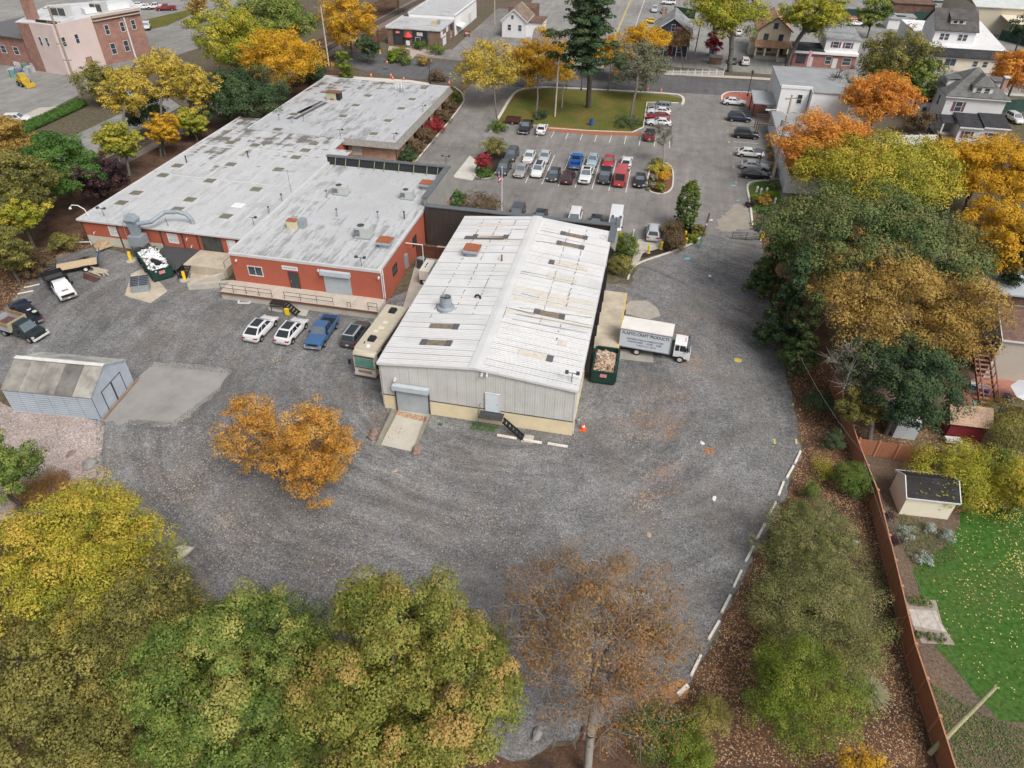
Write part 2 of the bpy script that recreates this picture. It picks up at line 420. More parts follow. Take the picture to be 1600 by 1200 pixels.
NAVYT = M('sign_ink',(0.05,0.07,0.12),rough=0.6,var=0)
# ------------------------------------------------------------------ ground sheets and kerbs
def W2(p):
 return Vector((p[0],p[1],0)) if isinstance(p,Vector) else G(p[0],p[1])
def smooth_poly(pts,step,amp,rnd):
 out = []
 n = len(pts)
 for i in range(n):
  a,b = pts[i],pts[(i+1)%n]
  k = max(1,int((b-a).length/step))
  for j in range(k):
   p = a.lerp(b,j/k)
   if amp and j:p = p+Vector((rnd.uniform(-amp,amp),rnd.uniform(-amp,amp),0))
   out.append(p)
 return out
def sheet(name,pts,level,mat,rough=0.0,step=1.0,world=False,z=None):
 r = random.Random(hash(name)%1000 if False else len(name)*7+level)
 P = [Vector((p[0],p[1],0)) for p in pts] if world else[G(*p) for p in pts]
 if rough:P = smooth_poly(P,step,rough,r)
 zz = 0.004*level if z is None else z
 ar = sum(P[i].x*P[(i+1)%len(P)].y-P[(i+1)%len(P)].x*P[i].y for i in range(len(P)))
 if ar<0:P = P[::-1]
 mb = MB(); mb.poly([(p.x,p.y,zz) for p in P])
 o = mb.build(name,mat); o['kind'] = 'structure'
 return o
def ribbon(mb,P,w,z0,z1,closed=False):
 """mitred strip of rectangular section along P (world xy)"""
 P = [Vector((p[0],p[1],0)) for p in P]; n = len(P); L = []; Rr = []
 for i in range(n):
  a = P[(i-1)%n] if(closed or i) else P[i]; b = P[(i+1)%n] if(closed or i<n-1) else P[i]
  d = (b-a).normalized(); s = Vector((-d.y,d.x,0))*(w/2)
  L.append(P[i]+s); Rr.append(P[i]-s)
 vs = [(p.x,p.y,z) for p in L for z in(z0,z1)]+[(p.x,p.y,z) for p in Rr for z in(z0,z1)]
 fs = []
 for i in range(n if closed else n-1):
  j = (i+1)%n
  a0,a1,b0,b1 = 2*i,2*i+1,2*j,2*j+1
  c0,c1,d0,d1 = a0+2*n,a1+2*n,b0+2*n,b1+2*n
  fs+=[(a1,c1,d1,b1),(a0,a1,b1,b0),(c0,d0,d1,c1)]
 if not closed:fs+=[(0,2*n,2*n+1,1),(2*n-2,2*n-1,4*n-1,4*n-2)]
 mb.add(vs,fs)
def curve_pts(P,k=6):
 """Catmull-Rom through P"""
 P = [Vector((p[0],p[1],0)) for p in P]; out = []
 for i in range(len(P)-1):
  p0,p1,p2,p3 = P[max(i-1,0)],P[i],P[i+1],P[min(i+2,len(P)-1)]
  for j in range(k):
   t = j/k
   out.append(0.5*((2*p1)+(p2-p0)*t+(2*p0-5*p1+4*p2-p3)*t*t+(3*p1-p0-3*p2+p3)*t**3))
 out.append(P[-1]); return out
def kerb(name,px,h=0.13,w=0.22,closed=False,k=4,mat=None):
 P = [G(*p) for p in px]
 if closed:P = P+[P[0]]
 Q = curve_pts(P,k) if k>1 else P
 if closed:Q = Q[:-1]
 mb = MB(); ribbon(mb,Q,w,-0.02,h,closed)
 o = mb.build(name,mat or KERB); o['kind'] = 'structure'; return o
ASPH = asphalt_mat('lot_asphalt',(0.205,0.195,0.185),0.45,0.45)
ASPH_D = asphalt_mat('street_asphalt',(0.115,0.115,0.12),0.2,0.25)
ASPH_L = asphalt_mat('old_road_asphalt',(0.24,0.235,0.225),0.3,0.3)
GRAV = gravel_mat('grey_gravel',(0.163,0.162,0.163))
STONE_B = gravel_mat('pinkish_stone',(0.34,0.285,0.265),arcs=False)
LAWN = litter_mat('park_grass',((0.07,0.10,0.02),(0.11,0.115,0.03),(0.17,0.12,0.04)),2.0)
LAWN_G = litter_mat('backyard_grass',((0.032,0.095,0.015),(0.055,0.125,0.024),(0.07,0.11,0.03)),1.2)
LITTER = litter_mat('leaf_litter',((0.17,0.092,0.055),(0.085,0.055,0.04),(0.038,0.03,0.026)),3.0)
DIRT = litter_mat('bare_dirt',((0.14,0.105,0.08),(0.11,0.085,0.065),(0.17,0.12,0.08)),2.0)
MULCH = litter_mat('dark_mulch',((0.035,0.028,0.024),(0.05,0.038,0.03),(0.06,0.04,0.03)),4.0)
EARTH = litter_mat('town_earth',((0.12,0.10,0.07),(0.10,0.09,0.06),(0.13,0.10,0.075)),0.6)
g = MB(); g.poly([(-900,-300,0),(900,-300,0),(900,1500,0),(-900,1500,0)])
g.build('ground',EARTH)['kind'] = 'structure'
sheet('back_town_lot',[(-40,186),(160,178),(200,420),(-60,420)],1,ASPH_L,world=True)
sheet('recycling_lot',[(-20,215),(60,180),(130,145),(190,120),(235,75),(345,10),(250,-60),(-40,-20),(-60,150)],1,ASPH_L)
sheet('parking_lot',[(-44,98),(-41.5,160),(-30,166),(40,166),(40,150),(24,146),(21,96),(17.5,89.5),(6,90),(-46,84)],1,ASPH,world=True)
sheet('gravel_yard',[(1190,372),(1199,440),(1212,520),(1238,620),(1252,706),(1215,800),(1162,900),(1105,1020),(1062,1090),(960,1130),(800,1190),(620,1120),(420,1010),(240,890),(158,755),(160,680),(140,655),(0,600),(-60,540),(20,470),(60,420),(90,400),(150,385),(370,440),(600,470),(720,420),(900,440),(985,445),(1000,412),(1040,397),(1088,378),(1110,366),(1150,372)],2,GRAV,rough=0.22)
sheet('side_street',[(-78,166),(-60,158.8),(-30,158.6),(1.5,161.4),(4,163),(60,166),(110,168),(110,178),(20,177),(-20,174.5),(-44,172),(-62,176),(-80,180)],2,ASPH_D,world=True)
sheet('main_street',[(-22,175),(-7.5,175),(-5,420),(-24,420)],3,ASPH_L,world=True)
sheet('street_pavement',[(-7,176.2),(20,178.2),(110,180.5),(110,182.5),(20,180.2),(-7,178.2)],4,CONC,world=True)
sheet('shop_forecourt',[(-66,178),(-40,175.5),(-41,240),(-54,240),(-54,186),(-66,187)],3,ASPH,world=True)
# railway side and the lane by the hedge
sheet('railway_ballast',[(-92,90),(-86.5,90),(-80,190),(-76,300),(-82,300),(-86,190)],2,M('ballast',(.17,.145,.13),var=.4,scale=4,world=True),world=True)
sheet('service_lane',[(60,238),(200,172),(260,150),(282,166),(215,205),(110,262)],2,ASPH_L)
sheet('pavement_strip',[(10,192),(62,168),(100,166),(60,184),(20,206)],3,CONC)
sheet('grass_verge',[(222,32),(300,14),(305,20),(262,40),(232,47)],3,LAWN)
sheet('curved_road',[(225,52),(262,44),(330,12),(380,-30),(430,-30),(345,40),(300,60),(310,75),(250,95),(215,80)],2,ASPH_L)
sheet('woodland_floor',[(-70,430),(0,300),(60,250),(170,230),(300,195),(378,184),(126,346),(146,384),(90,402),(50,425),(20,470),(-60,540)],1,LITTER,rough=0.4)
sheet('woodland_floor',[(300,180),(420,110),(560,20),(640,-30),(600,60),(560,110),(508,122),(410,186)],1,LITTER,rough=0.4)
sheet('stone_bed',[(-60,600),(30,640),(158,657),(164,668),(160,700),(158,752),(120,800),(-60,820)],3,STONE_B,rough=0.2)
sheet('concrete_apron',[(152,660),(210,600),(240,566),(300,570),(362,578),(345,610),(290,655),(268,668),(200,662)],4,M('stained_apron',(.27,.26,.245),var=.22,scale=.4,world=True,bmp=.1),rough=0.35,step=.45)
sheet('leaf_bed',[(1186,365),(1260,365),(1310,600),(1355,720),(1400,900),(1440,1050),(1500,1260),(1000,1260),(1062,1092),(1107,1020),(1165,900),(1218,800),(1255,704),(1240,618),(1214,520),(1201,440)],3,LITTER,rough=0.25)
sheet('woodland_floor',[(-200,780),(120,800),(160,760),(240,890),(420,1010),(620,1120),(800,1190),(960,1130),(1062,1092),(1000,1290),(400,1400),(-500,1400)],1,LITTER,rough=0.4)
sheet('backyard_ground',[(1298,605),(1330,600),(1480,560),(1700,540),(1900,900),(1700,1300),(1500,1260),(1450,1060),(1405,890),(1352,702)],2,DIRT,rough=0.2)
sheet('backyard_lawn',[(1500,778),(1700,800),(1800,1000),(1640,1130),(1560,1125),(1520,1080),(1460,1010),(1440,940),(1425,890),(1470,860),(1500,820)],4,LAWN_G,rough=0.12)
sheet('brick_patio',[(1545,582),(1600,590),(1720,600),(1720,655),(1540,640),(1500,632),(1500,600)],4,M('patio_paving',(.36,.16,.115),var=.25,scale=2,world=True))
sheet('paved_seat_area',[(1420,952),(1462,955),(1470,975),(1480,988),(1428,978)],6,M('stone_flags',(.42,.39,.35),var=.3,scale=3,world=True))
sheet('seat_area_gravel',[(1414,935),(1462,938),(1472,975),(1492,1008),(1440,1005),(1425,975)],5,M('pale_gravel',(.30,.25,.21),var=.3,scale=6,world=True))
# parking lot islands, lawn, beds
sheet('park_lawn',[(767,206),(801,150),(816,141),(850,138),(1044,148),(1066,154),(1064,160),(1013,161),(1006,199),(988,206),(920,203),(850,199),(800,186),(782,196)],4,LAWN)
sheet('leaf_drift',[(852,197),(920,203),(986,206),(1006,208),(1000,212),(930,211),(850,204)],5,M('wet_orange_leaves',(.30,.12,.055),var=.4,scale=5,world=True),rough=0.15)
kerb('park_kerb',[(765,207),(783,178),(801,149),(816,140),(850,136.5),(950,141),(1045,146.5),(1063,150),(1068,156),(1066,164)],w=0.55)
kerb('lot_kerb',[(1060,161),(1011,160),(1008,180),(1005,199),(988,207)],k=1)
kerb('lawn_edge_kerb',[(988,207),(920,204.5),(852,200),(800,188)],k=1,w=0.16)
sheet('island_bed',[(1030,254),(1044,258),(1050,268),(1050,290),(1043,299),(1030,302),(1016,298),(1012,288),(1018,262)],4,M('island_mulch',(.17,.075,.045),var=.35,scale=4,world=True))
kerb('island_kerb',[(1030,253),(1044,257),(1051,267),(1051,290),(1044,300),(1030,303),(1015,299),(1011,288),(1017,262)],closed=True)
sheet('island_bed',[(741,268),(752,240),(772,232),(792,238),(776,268),(766,277),(748,278)],4,MULCH)
kerb('island_kerb',[(749,262),(740,272),(748,279),(766,278),(776,268)],w=0.2)
sheet('concrete_pad',[(707,277),(734,243),(757,258),(748,268),(738,282)],3,M('pale_pad',(.50,.485,.44),var=.15,scale=.8,world=True,bmp=.1))
sheet('building_bed',[(708,137),(720,146),(723,158),(700,190),(668,228),(640,258),(622,256),(660,205),(704,150)],3,LITTER)
kerb('bed_kerb',[(709,136),(720,144),(725,154),(722,163),(700,192),(668,230),(645,258)],w=0.22)
sheet('bed_grass',[(709,139),(719,147),(722,156),(713,166),(705,152)],4,LAWN_G)
sheet('garden_bed',[(1214,283),(1183,284),(1169,291),(1172,318),(1176,330),(1222,318),(1216,290)],4,litter_mat('garden_green',((.06,.16,.02),(.05,.11,.02),(.10,.10,.03)),3))
kerb('garden_kerb',[(1216,281),(1184,283),(1168,290),(1172,318),(1176,355)],w=0.3)
sheet('dirt_verge',[(1176,332),(1222,320),(1232,352),(1176,358)],3,DIRT)
sheet('sand_patch',[(1120,345),(1150,318),(1172,322),(1176,355),(1150,362),(1120,358)],3,M('sandy_patch',(.28,.25,.21),var=.2,scale=.8,world=True),rough=0.5,step=.5)
sheet('entry_bed',[(962,425),(988,406),(1010,402),(1046,393),(1086,376),(1093,362),(1080,355),(1046,352),(1037,378),(1014,384),(985,380),(962,384)],5,MULCH)
sheet('entry_path',[(978,374),(1034,374),(1031,388),(1004,396),(997,412),(985,418),(990,396),(980,384)],6,CONC)
kerb('entry_kerb',[(981,437),(986,424),(1000,411),(1040,397),(1070,386),(1090,375),(1097,362)],w=0.25)
kerb('lot_end_kerb',[(1036,380),(1042,352),(1060,349),(1097,358)],w=0.2,k=1)
sheet('patched_concrete',[(985,470),(1010,470),(1028,482),(1032,494),(1015,499),(975,490),(976,478)],4,M('patch_concrete',(.34,.31,.27),var=.2,scale=1.2,world=True),rough=0.1)
sheet('truck_pad',[(962,545),(1020,548),(1021,567),(960,560)],4,M('pad_concrete',(.30,.28,.25),var=.2,scale=1.0,world=True))
sheet('brick_corner',[(1130,146),(1170,146),(1200,150),(1196,172),(1176,180),(1168,166),(1128,158)],4,M('red_pavers',(.42,.14,.10),var=.2,scale=3,world=True))
kerb('corner_kerb',[(1198,146),(1168,144.5),(1140,144),(1129,149),(1128,156)],w=0.4)
sheet('shed_path',[(630,480),(652,402),(706,372),(715,345),(725,345),(655,482)],3,CONC)
sheet('dock_pad',[(418,480),(486,478),(478,494),(421,485)],4,CONC)
sheet('skip_pad',[(195,462),(235,474),(262,455),(240,430),(222,420),(205,428)],4,CONC_T)
sheet('dock_apron',[(296,440),(338,446),(356,425),(330,418),(300,420)],4,CONC_T)
sheet('front_pavement',[(608,72),(690,80),(676,88),(652,84),(636,100),(622,100),(640,84),(606,80)],5,M('pink_pavement',(.42,.34,.29),var=.15,scale=1,world=True))
sheet('street_kerb_strip',[(505,117),(560,120),(640,125),(672,130),(672,133),(640,129),(560,125),(505,122)],5,KERB)
sheet('dark_patch',[(668,98),(720,97),(722,106),(668,108)],5,ASPH_D)
# painted markings (flush sheets)
mk = MB(); zz = 0.016
for k in range(7):
 x = -19.5+2.7*k
 mk.poly([(x,106.6,zz),(x+.12,106.6,zz),(x+.12,119.8,zz),(x,119.8,zz)])
 if k<6:mk.poly([(x+.12,113.1,zz),(x+1.2,113.1,zz),(x+1.2,113.22,zz),(x+.12,113.22,zz)])
for k in range(11):
 x = -24.2+2.7*k
 mk.poly([(x,128.2,zz),(x+.11,128.2,zz),(x+.11,132.8,zz),(x,132.8,zz)])
for x in(-22.7,-20.0,-17.3,-14.6,-9.2,-6.5,-3.8,-1.1):
 mk.poly([(x,88.5,zz),(x+.13,88.5,zz),(x+.13,94,zz),(x,94,zz)])
for y in(118,121,131.5,134.5,144.6,147.5):
 mk.poly([(14.4,y,zz),(19,y,zz),(19,y+.11,zz),(14.4,y+.11,zz)])
mk.build('parking_lines',M('worn_line_paint',(.62,.62,.60),var=.35,scale=5,world=True))['kind'] = 'structure'
yl = MB()
for x in(-14.9,-14.6):yl.poly([(x,178,zz),(x+.14,178,zz),(x+1.2,420,zz),(x+1.06,420,zz)])
yl.build('centre_line',M('yellow_line_paint',(.62,.45,.08),var=.2,world=True))['kind'] = 'structure'
wl = MB(); wl.poly([(-10.2,178,zz),(-10.06,178,zz),(-9.0,420,zz),(-9.14,420,zz)])
wl.build('edge_line',TRIMW)['kind'] = 'structure'
ym = MB()
for px in[(1133,190),(1137,205),(1139,222),(1142,240),(1146,262),(1150,285),(1250,640),(1244,690),(1239,632),(1210,690)]:
 p = G(*px); s = RND.uniform(.2,.5)
 ym.poly([(p.x-.08,p.y-s,.02),(p.x+.08,p.y-s,.02),(p.x+.1,p.y+s,.02),(p.x-.06,p.y+s,.02)])
ym.build('survey_marks',M('survey_yellow',(.6,.5,.12),var=.3,world=True))['kind'] = 'structure'
bm_ = MB()
for px,s in[((1074,404),.55),((1146,290),.5),((1153,313),.35),((1000,1000),.01)]:
 p = G(*px)
 bm_.poly([(p.x-s,p.y-s*.5,.02),(p.x+s*.3,p.y-s*.7,.02),(p.x+s,p.y+s*.6,.02),(p.x-s*.4,p.y+s*.5,.02)])
bm_.build('blue_survey_marks',M('survey_blue',(.16,.38,.5),var=.3,world=True))['kind'] = 'structure'
# ------------------------------------------------------------------ trees
def leaf_mesh(name,c,nrm,size,tint,mat):
 n = len(c)
 a = RNG.normal(size=(n,3)); a-=(a*nrm).sum(1,keepdims=True)*nrm
 a/=np.linalg.norm(a,axis=1,keepdims=True)+1e-9
 b = np.cross(nrm,a)
 s = size[:,None]
 V = np.empty((n,3,3))
 V[:,0] = c+a*s*1.15; V[:,1] = c-a*s*.7+b*s*.75; V[:,2] = c-a*s*.7-b*s*.75
 me = bpy.data.meshes.new(name)
 me.vertices.add(3*n); me.vertices.foreach_set('co',V.astype(np.float32).ravel())
 me.loops.add(3*n); me.loops.foreach_set('vertex_index',np.arange(3*n,dtype=np.int32))
 me.polygons.add(n); me.polygons.foreach_set('loop_start',np.arange(0,3*n,3,dtype=np.int32))
 at = me.attributes.new('tint','FLOAT','FACE'); at.data.foreach_set('value',np.clip(tint,0,1).astype(np.float32))
 me.materials.append(mat)
 me.update(calc_edges=True)
 return me
def tubes_mesh(name,P,Q,r0,r1,k,mat):
 n = len(P)
 P,Q,r0,r1 = [np.asarray(x,float) for x in(P,Q,r0,r1)]
 d = Q-P; d/=np.linalg.norm(d,axis=1,keepdims=True)+1e-9
 ref = np.where(np.abs(d[:,2:3])>0.9,np.array([[1.0,0,0]]),np.array([[0,0,1.0]]))
 s = np.cross(d,ref); s/=np.linalg.norm(s,axis=1,keepdims=True)+1e-9
 u = np.cross(s,d)
 ang = 2*np.pi*np.arange(k)/k
 ring = np.cos(ang)[None,:,None]*s[:,None]+np.sin(ang)[None,:,None]*u[:,None]
 V = np.concatenate([P[:,None]+ring*r0[:,None,None],Q[:,None]+ring*r1[:,None,None]],1).reshape(-1,3)
 idx = []
 for j in range(k):
  idx.append([j,(j+1)%k,k+(j+1)%k,k+j])
 F = (np.array(idx)[None]+(np.arange(n)*2*k)[:,None,None]).reshape(-1,4)
 me = bpy.data.meshes.new(name)
 me.vertices.add(len(V)); me.vertices.foreach_set('co',V.astype(np.float32).ravel())
 me.loops.add(F.size); me.loops.foreach_set('vertex_index',F.astype(np.int32).ravel())
 me.polygons.add(len(F)); me.polygons.foreach_set('loop_start',np.arange(0,F.size,4,dtype=np.int32))
 me.polygons.foreach_set('use_smooth',np.ones(len(F),dtype=bool))
 me.materials.append(mat); me.update(calc_edges=True)
 return me
def clumps(shape,n,R,rz,rnd):
 """clump centres relative to the crown centre, and an outwardness 0..1"""
 ph = rnd.uniform(0,6.28,6)
 lob = rnd.normal(size=(13,3)); lob[:,2] = np.abs(lob[:,2])*.8-.15; lob/=np.linalg.norm(lob,axis=1,keepdims=True); la = rnd.uniform(.06,.27,13)
 out = []
 while len(out)<n:
  v = rnd.normal(size=3); v/=np.linalg.norm(v)
  if shape in('round','open'):
   if v[2]<-0.55 and rnd.random()<0.75:continue
   az = math.atan2(v[1],v[0])
   env = float(np.max(la*np.clip((lob@v-.72)/.28,0,1)**.7))+0.80+0.04*math.sin(2*az+ph[0])+0.07*math.sin(3*az+ph[1]+2*v[2])+0.07*math.sin(5*az+ph[2]-3*v[2])+0.05*math.sin(4*v[2]+ph[3])
   f = (0.74+0.26*rnd.random()**.5 if rnd.random()<.72 else 0.3+0.45*rnd.random()) if shape=='round' else 0.38+0.62*rnd.random()**.7
   out.append((v[0]*R*env*f,v[1]*R*env*f,v[2]*rz*env*f,f))
  elif shape=='ball':
   if v[2]<-0.3:continue
   f = 0.72+0.28*rnd.random()
   out.append((v[0]*R*f,v[1]*R*f,v[2]*rz*f,f))
  elif shape=='column':
   t = rnd.random(); r = R*min(1.0,(math.sin(math.pi*min(1,(t*0.86+0.10)))**0.7))*(0.75+0.25*rnd.random())
   a = rnd.uniform(0,6.283)
   out.append((r*math.cos(a),r*math.sin(a),(t*2-1)*rz,0.9))
  elif shape=='cone':
   t = rnd.random()**1.5; a = rnd.uniform(0,6.283)
   f = 0.45+0.55*rnd.random()**0.5
   r = R*(1-t)*f*(1+0.15*math.sin(3*a+ph[0]+9*t))
   out.append((r*math.cos(a),r*math.sin(a),(t*2-1)*rz-0.12*r,f))
  elif shape=='pine':
   t = rnd.integers(0,9)/9.0+rnd.normal()*.02; a = ph[int(t*9)%6]+rnd.integers(0,5)*1.2566+t*7+rnd.normal()*0.2
   f = 0.25+0.75*rnd.random()
   r = R*(1.0-0.6*t)*f*(0.7+0.3*math.sin(a*2+ph[1]))
   out.append((r*math.cos(a),r*math.sin(a),(t*2-1)*rz+0.12*r,f))
 return np.array(out)
LEAVES_TOTAL = [0]
def tree(name,label,cat,x,y,zc,R,rz,mat,nl,ls,nc,cr=0.2,shape='round',tr=0.25,bark=None,twigs=0,group=None,flat=0.75,lean=(0,0),tvar=0.3,up=0.7,tri=None,stem=True,twig_r=0.018,droop=0.0,z0=0.0):
 rnd = np.random.default_rng(int(abs(x*131+y*17+zc*7))+nc)
 t = thing(name,label,cat,(x,y,z0),0,group)
 C = clumps(shape,nc,R,rz,rnd)
 cen = C[:,:3]+np.array([lean[0],lean[1],zc]); outw = C[:,3]
 cen[:,2] = np.maximum(cen[:,2],0.12)
 crr = cr*R*rnd.uniform(0.65,1.35,nc)
 if shape=='pine':crr*=0.9
 bark = bark or BARK
 # skeleton
 if stem:
  top = zc+rz*(0.85 if shape in('pine','cone','column') else 0.25)
  nt_ = 8
  tp = [np.array([lean[0]*(i/nt_)**1.5+rnd.normal()*0.03*top*0.3*(i>0),lean[1]*(i/nt_)**1.5+rnd.normal()*0.03*top*0.3*(i>0),top*i/nt_]) for i in range(nt_+1)]
  nodes = list(tp); par = [-1]+list(range(nt_)); istr = [True]*(nt_+1)
  order = np.argsort(np.linalg.norm(cen-np.array([lean[0],lean[1],zc*0.75]),axis=1))
  nsub = order if len(order)<170 else order[rnd.choice(len(order),170,replace=False)]
  nsub = sorted(nsub,key=lambda i:np.linalg.norm(cen[i]-np.array([lean[0],lean[1],zc*0.75])))
  endn = []
  for i in nsub:
   c = cen[i]; N = np.array(nodes)
   dd = np.linalg.norm(N-c,axis=1)+1.6*np.maximum(0,N[:,2]-c[2]+0.15*np.hypot(N[:,0]-c[0],N[:,1]-c[1]))+np.where(N[:,2]<0.22*zc,50,0)
   j = int(np.argmin(dd)); a = N[j]
   m1 = a+(c-a)*0.5+np.array([0,0,0.10*np.linalg.norm(c-a)-droop])+rnd.normal(size=3)*0.06*np.linalg.norm(c-a)
   nodes.append(m1); par.append(j); istr.append(False)
   nodes.append(c.copy()); par.append(len(nodes)-2); istr.append(False); endn.append(len(nodes)-1)
  cnt = np.ones(len(nodes))
  for k in range(len(nodes)-1,0,-1):cnt[par[k]]+=cnt[k] if k not in() else 0
  rad = np.maximum(0.014,tr*(cnt/cnt[0])**0.5)
  rad[:nt_+1] = np.maximum(rad[:nt_+1],tr*(1-0.85*np.arange(nt_+1)/nt_)*0.8); rad[0] = tr*1.25
  N = np.array(nodes)
  Pt,Qt,a0,a1 = [],[],[],[]
  for k in range(1,nt_+1):Pt.append(N[k-1]); Qt.append(N[k]); a0.append(rad[k-1]); a1.append(rad[k])
  put('trunk',tubes_mesh('trunk',Pt,Qt,a0,a1,8,bark),t)
  P2,Q2,b0,b1 = [],[],[],[]
  for k in range(nt_+1,len(nodes)):
   P2.append(N[par[k]]); Q2.append(N[k]); b0.append(min(rad[par[k]],rad[k]*1.25)); b1.append(rad[k])
  for i in range(nc):
   for _ in range(twigs):
    c = cen[i] if not len(endn) else cen[i]
    o_ = c-np.array([lean[0],lean[1],zc*0.7]); o_ = o_/(np.linalg.norm(o_)+1e-6)
    d = o_+rnd.normal(size=3)*0.75+np.array([0,0,0.25]); d = d/np.linalg.norm(d)*crr[i]*rnd.uniform(0.8,1.9)
    mid_ = c+d*0.5+rnd.normal(size=3)*0.12*crr[i]
    P2+=[c,mid_]; Q2+=[mid_,c+d]; b0+=[twig_r*1.3,twig_r]; b1+=[twig_r,twig_r*0.5]
  if P2:put('branches',tubes_mesh('branches',P2,Q2,b0,b1,4,bark),t)['kind'] = 'stuff'
 if nl>0:
  nl = int(nl*1.55); ls = ls*.8
  # leaf sprays: every clump breaks up into a handful of small domes with gaps between them
  ns = 1 if shape in('ball','column') else(4 if nl>3000 else 3)
  if ns==1:crr = crr*1.9
  so = rnd.normal(size=(nc,ns,3)); so/=np.linalg.norm(so,axis=2,keepdims=True)+1e-9
  so[:,:,2] = so[:,:,2]*.75+.15
  cen = (cen[:,None]+so*(crr*.8)[:,None,None]*np.array([1,1,flat])).reshape(-1,3)
  cl_t = np.repeat(rnd.normal(size=nc)*tvar*.55,ns)+rnd.normal(size=nc*ns)*tvar*.4
  C = np.repeat(C,ns,0); crr = np.repeat(crr,ns)*rnd.uniform(.45,.78,nc*ns); nc = nc*ns
  w = crr**2; k = rnd.choice(nc,nl,p=w/w.sum())
  off = rnd.normal(size=(nl,3)); off/=np.linalg.norm(off,axis=1,keepdims=True)+1e-9
  off[:,2] = np.where((off[:,2]<-.1)&(rnd.random(nl)<.65),-off[:,2],off[:,2])
  rr = (0.62+0.4*rnd.random(nl)**.6)*np.where(rnd.random(nl)<.12,1.25,1)
  off = off*rr[:,None]
  pos = cen[k]+off*crr[k][:,None]*np.array([1,1,flat])
  outd = cen[k]-np.array([lean[0],lean[1],zc-0.4*rz]); outd/=np.linalg.norm(outd,axis=1,keepdims=True)+1e-9
  nr = off*1.7+outd*0.4+np.array([0,0,up*.6])+rnd.normal(size=(nl,3))*0.40
  nr/=np.linalg.norm(nr,axis=1,keepdims=True)+1e-9
  ct = cl_t
  tn = 0.45+ct[k]+rnd.normal(size=nl)*0.11+0.30*(off[:,2]-.25)+0.12*C[k,2]/(rz+1e-6)  # yellower outer leaves, plus painted light: tuft tops brighter, undersides darker
  sz = ls*rnd.uniform(0.6,1.35,nl)
  keep = pos[:,2]>0.05
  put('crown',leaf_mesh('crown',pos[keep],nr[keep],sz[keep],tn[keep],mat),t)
  LEAVES_TOTAL[0]+=int(keep.sum())
 return t
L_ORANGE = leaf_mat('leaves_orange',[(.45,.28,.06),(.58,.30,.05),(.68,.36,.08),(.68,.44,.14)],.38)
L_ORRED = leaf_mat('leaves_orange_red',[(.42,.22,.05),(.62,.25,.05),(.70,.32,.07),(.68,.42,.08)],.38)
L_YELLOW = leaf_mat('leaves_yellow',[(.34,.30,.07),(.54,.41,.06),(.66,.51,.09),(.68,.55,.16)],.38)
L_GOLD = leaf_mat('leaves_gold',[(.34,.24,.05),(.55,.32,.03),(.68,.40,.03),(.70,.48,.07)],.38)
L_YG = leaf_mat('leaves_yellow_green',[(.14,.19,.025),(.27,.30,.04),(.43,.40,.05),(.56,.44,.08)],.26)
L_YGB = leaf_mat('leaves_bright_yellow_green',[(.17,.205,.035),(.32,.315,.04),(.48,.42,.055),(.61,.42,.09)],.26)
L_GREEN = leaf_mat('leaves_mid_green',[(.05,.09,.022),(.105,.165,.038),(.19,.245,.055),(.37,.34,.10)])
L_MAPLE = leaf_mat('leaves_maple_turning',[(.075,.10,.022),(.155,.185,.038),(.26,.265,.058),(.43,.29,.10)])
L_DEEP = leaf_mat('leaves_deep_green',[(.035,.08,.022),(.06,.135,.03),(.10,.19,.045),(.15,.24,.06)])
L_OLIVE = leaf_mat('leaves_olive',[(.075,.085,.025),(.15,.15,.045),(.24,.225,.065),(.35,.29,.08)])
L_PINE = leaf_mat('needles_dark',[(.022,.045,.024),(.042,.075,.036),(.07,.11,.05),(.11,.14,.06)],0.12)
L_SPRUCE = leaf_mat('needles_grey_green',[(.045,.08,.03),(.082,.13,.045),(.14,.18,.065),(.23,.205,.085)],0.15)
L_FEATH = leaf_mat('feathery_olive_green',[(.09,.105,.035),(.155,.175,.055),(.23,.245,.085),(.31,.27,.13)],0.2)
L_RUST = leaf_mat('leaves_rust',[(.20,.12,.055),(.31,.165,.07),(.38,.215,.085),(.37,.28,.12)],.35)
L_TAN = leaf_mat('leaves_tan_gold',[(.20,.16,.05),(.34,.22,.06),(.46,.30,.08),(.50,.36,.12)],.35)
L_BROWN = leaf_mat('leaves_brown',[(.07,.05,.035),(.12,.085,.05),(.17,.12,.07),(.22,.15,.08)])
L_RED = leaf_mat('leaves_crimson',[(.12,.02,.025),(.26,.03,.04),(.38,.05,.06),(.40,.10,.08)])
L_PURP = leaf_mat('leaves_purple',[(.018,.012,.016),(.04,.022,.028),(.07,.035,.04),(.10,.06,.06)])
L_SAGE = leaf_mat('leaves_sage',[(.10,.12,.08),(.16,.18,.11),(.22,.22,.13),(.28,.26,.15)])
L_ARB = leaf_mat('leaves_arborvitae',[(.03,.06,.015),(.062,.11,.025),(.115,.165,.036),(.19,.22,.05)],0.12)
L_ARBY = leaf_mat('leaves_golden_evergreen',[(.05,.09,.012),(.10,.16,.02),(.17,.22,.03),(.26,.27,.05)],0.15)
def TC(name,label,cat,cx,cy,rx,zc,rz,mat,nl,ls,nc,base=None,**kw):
 """tree whose crown centre (at height zc) shows at pixel cx, cy with half width rx pixels"""
 c = G(cx,cy,zc); R = rx*depth(c)/FPX
 if base:
  b = G(*base); kw['lean'] = (c.x-b.x,c.y-b.y); x,y = b.x,b.y
 else:x,y = c.x,c.y
 return tree(name,label,cat,x,y,zc,R,rz,mat,nl,ls,nc,**kw)
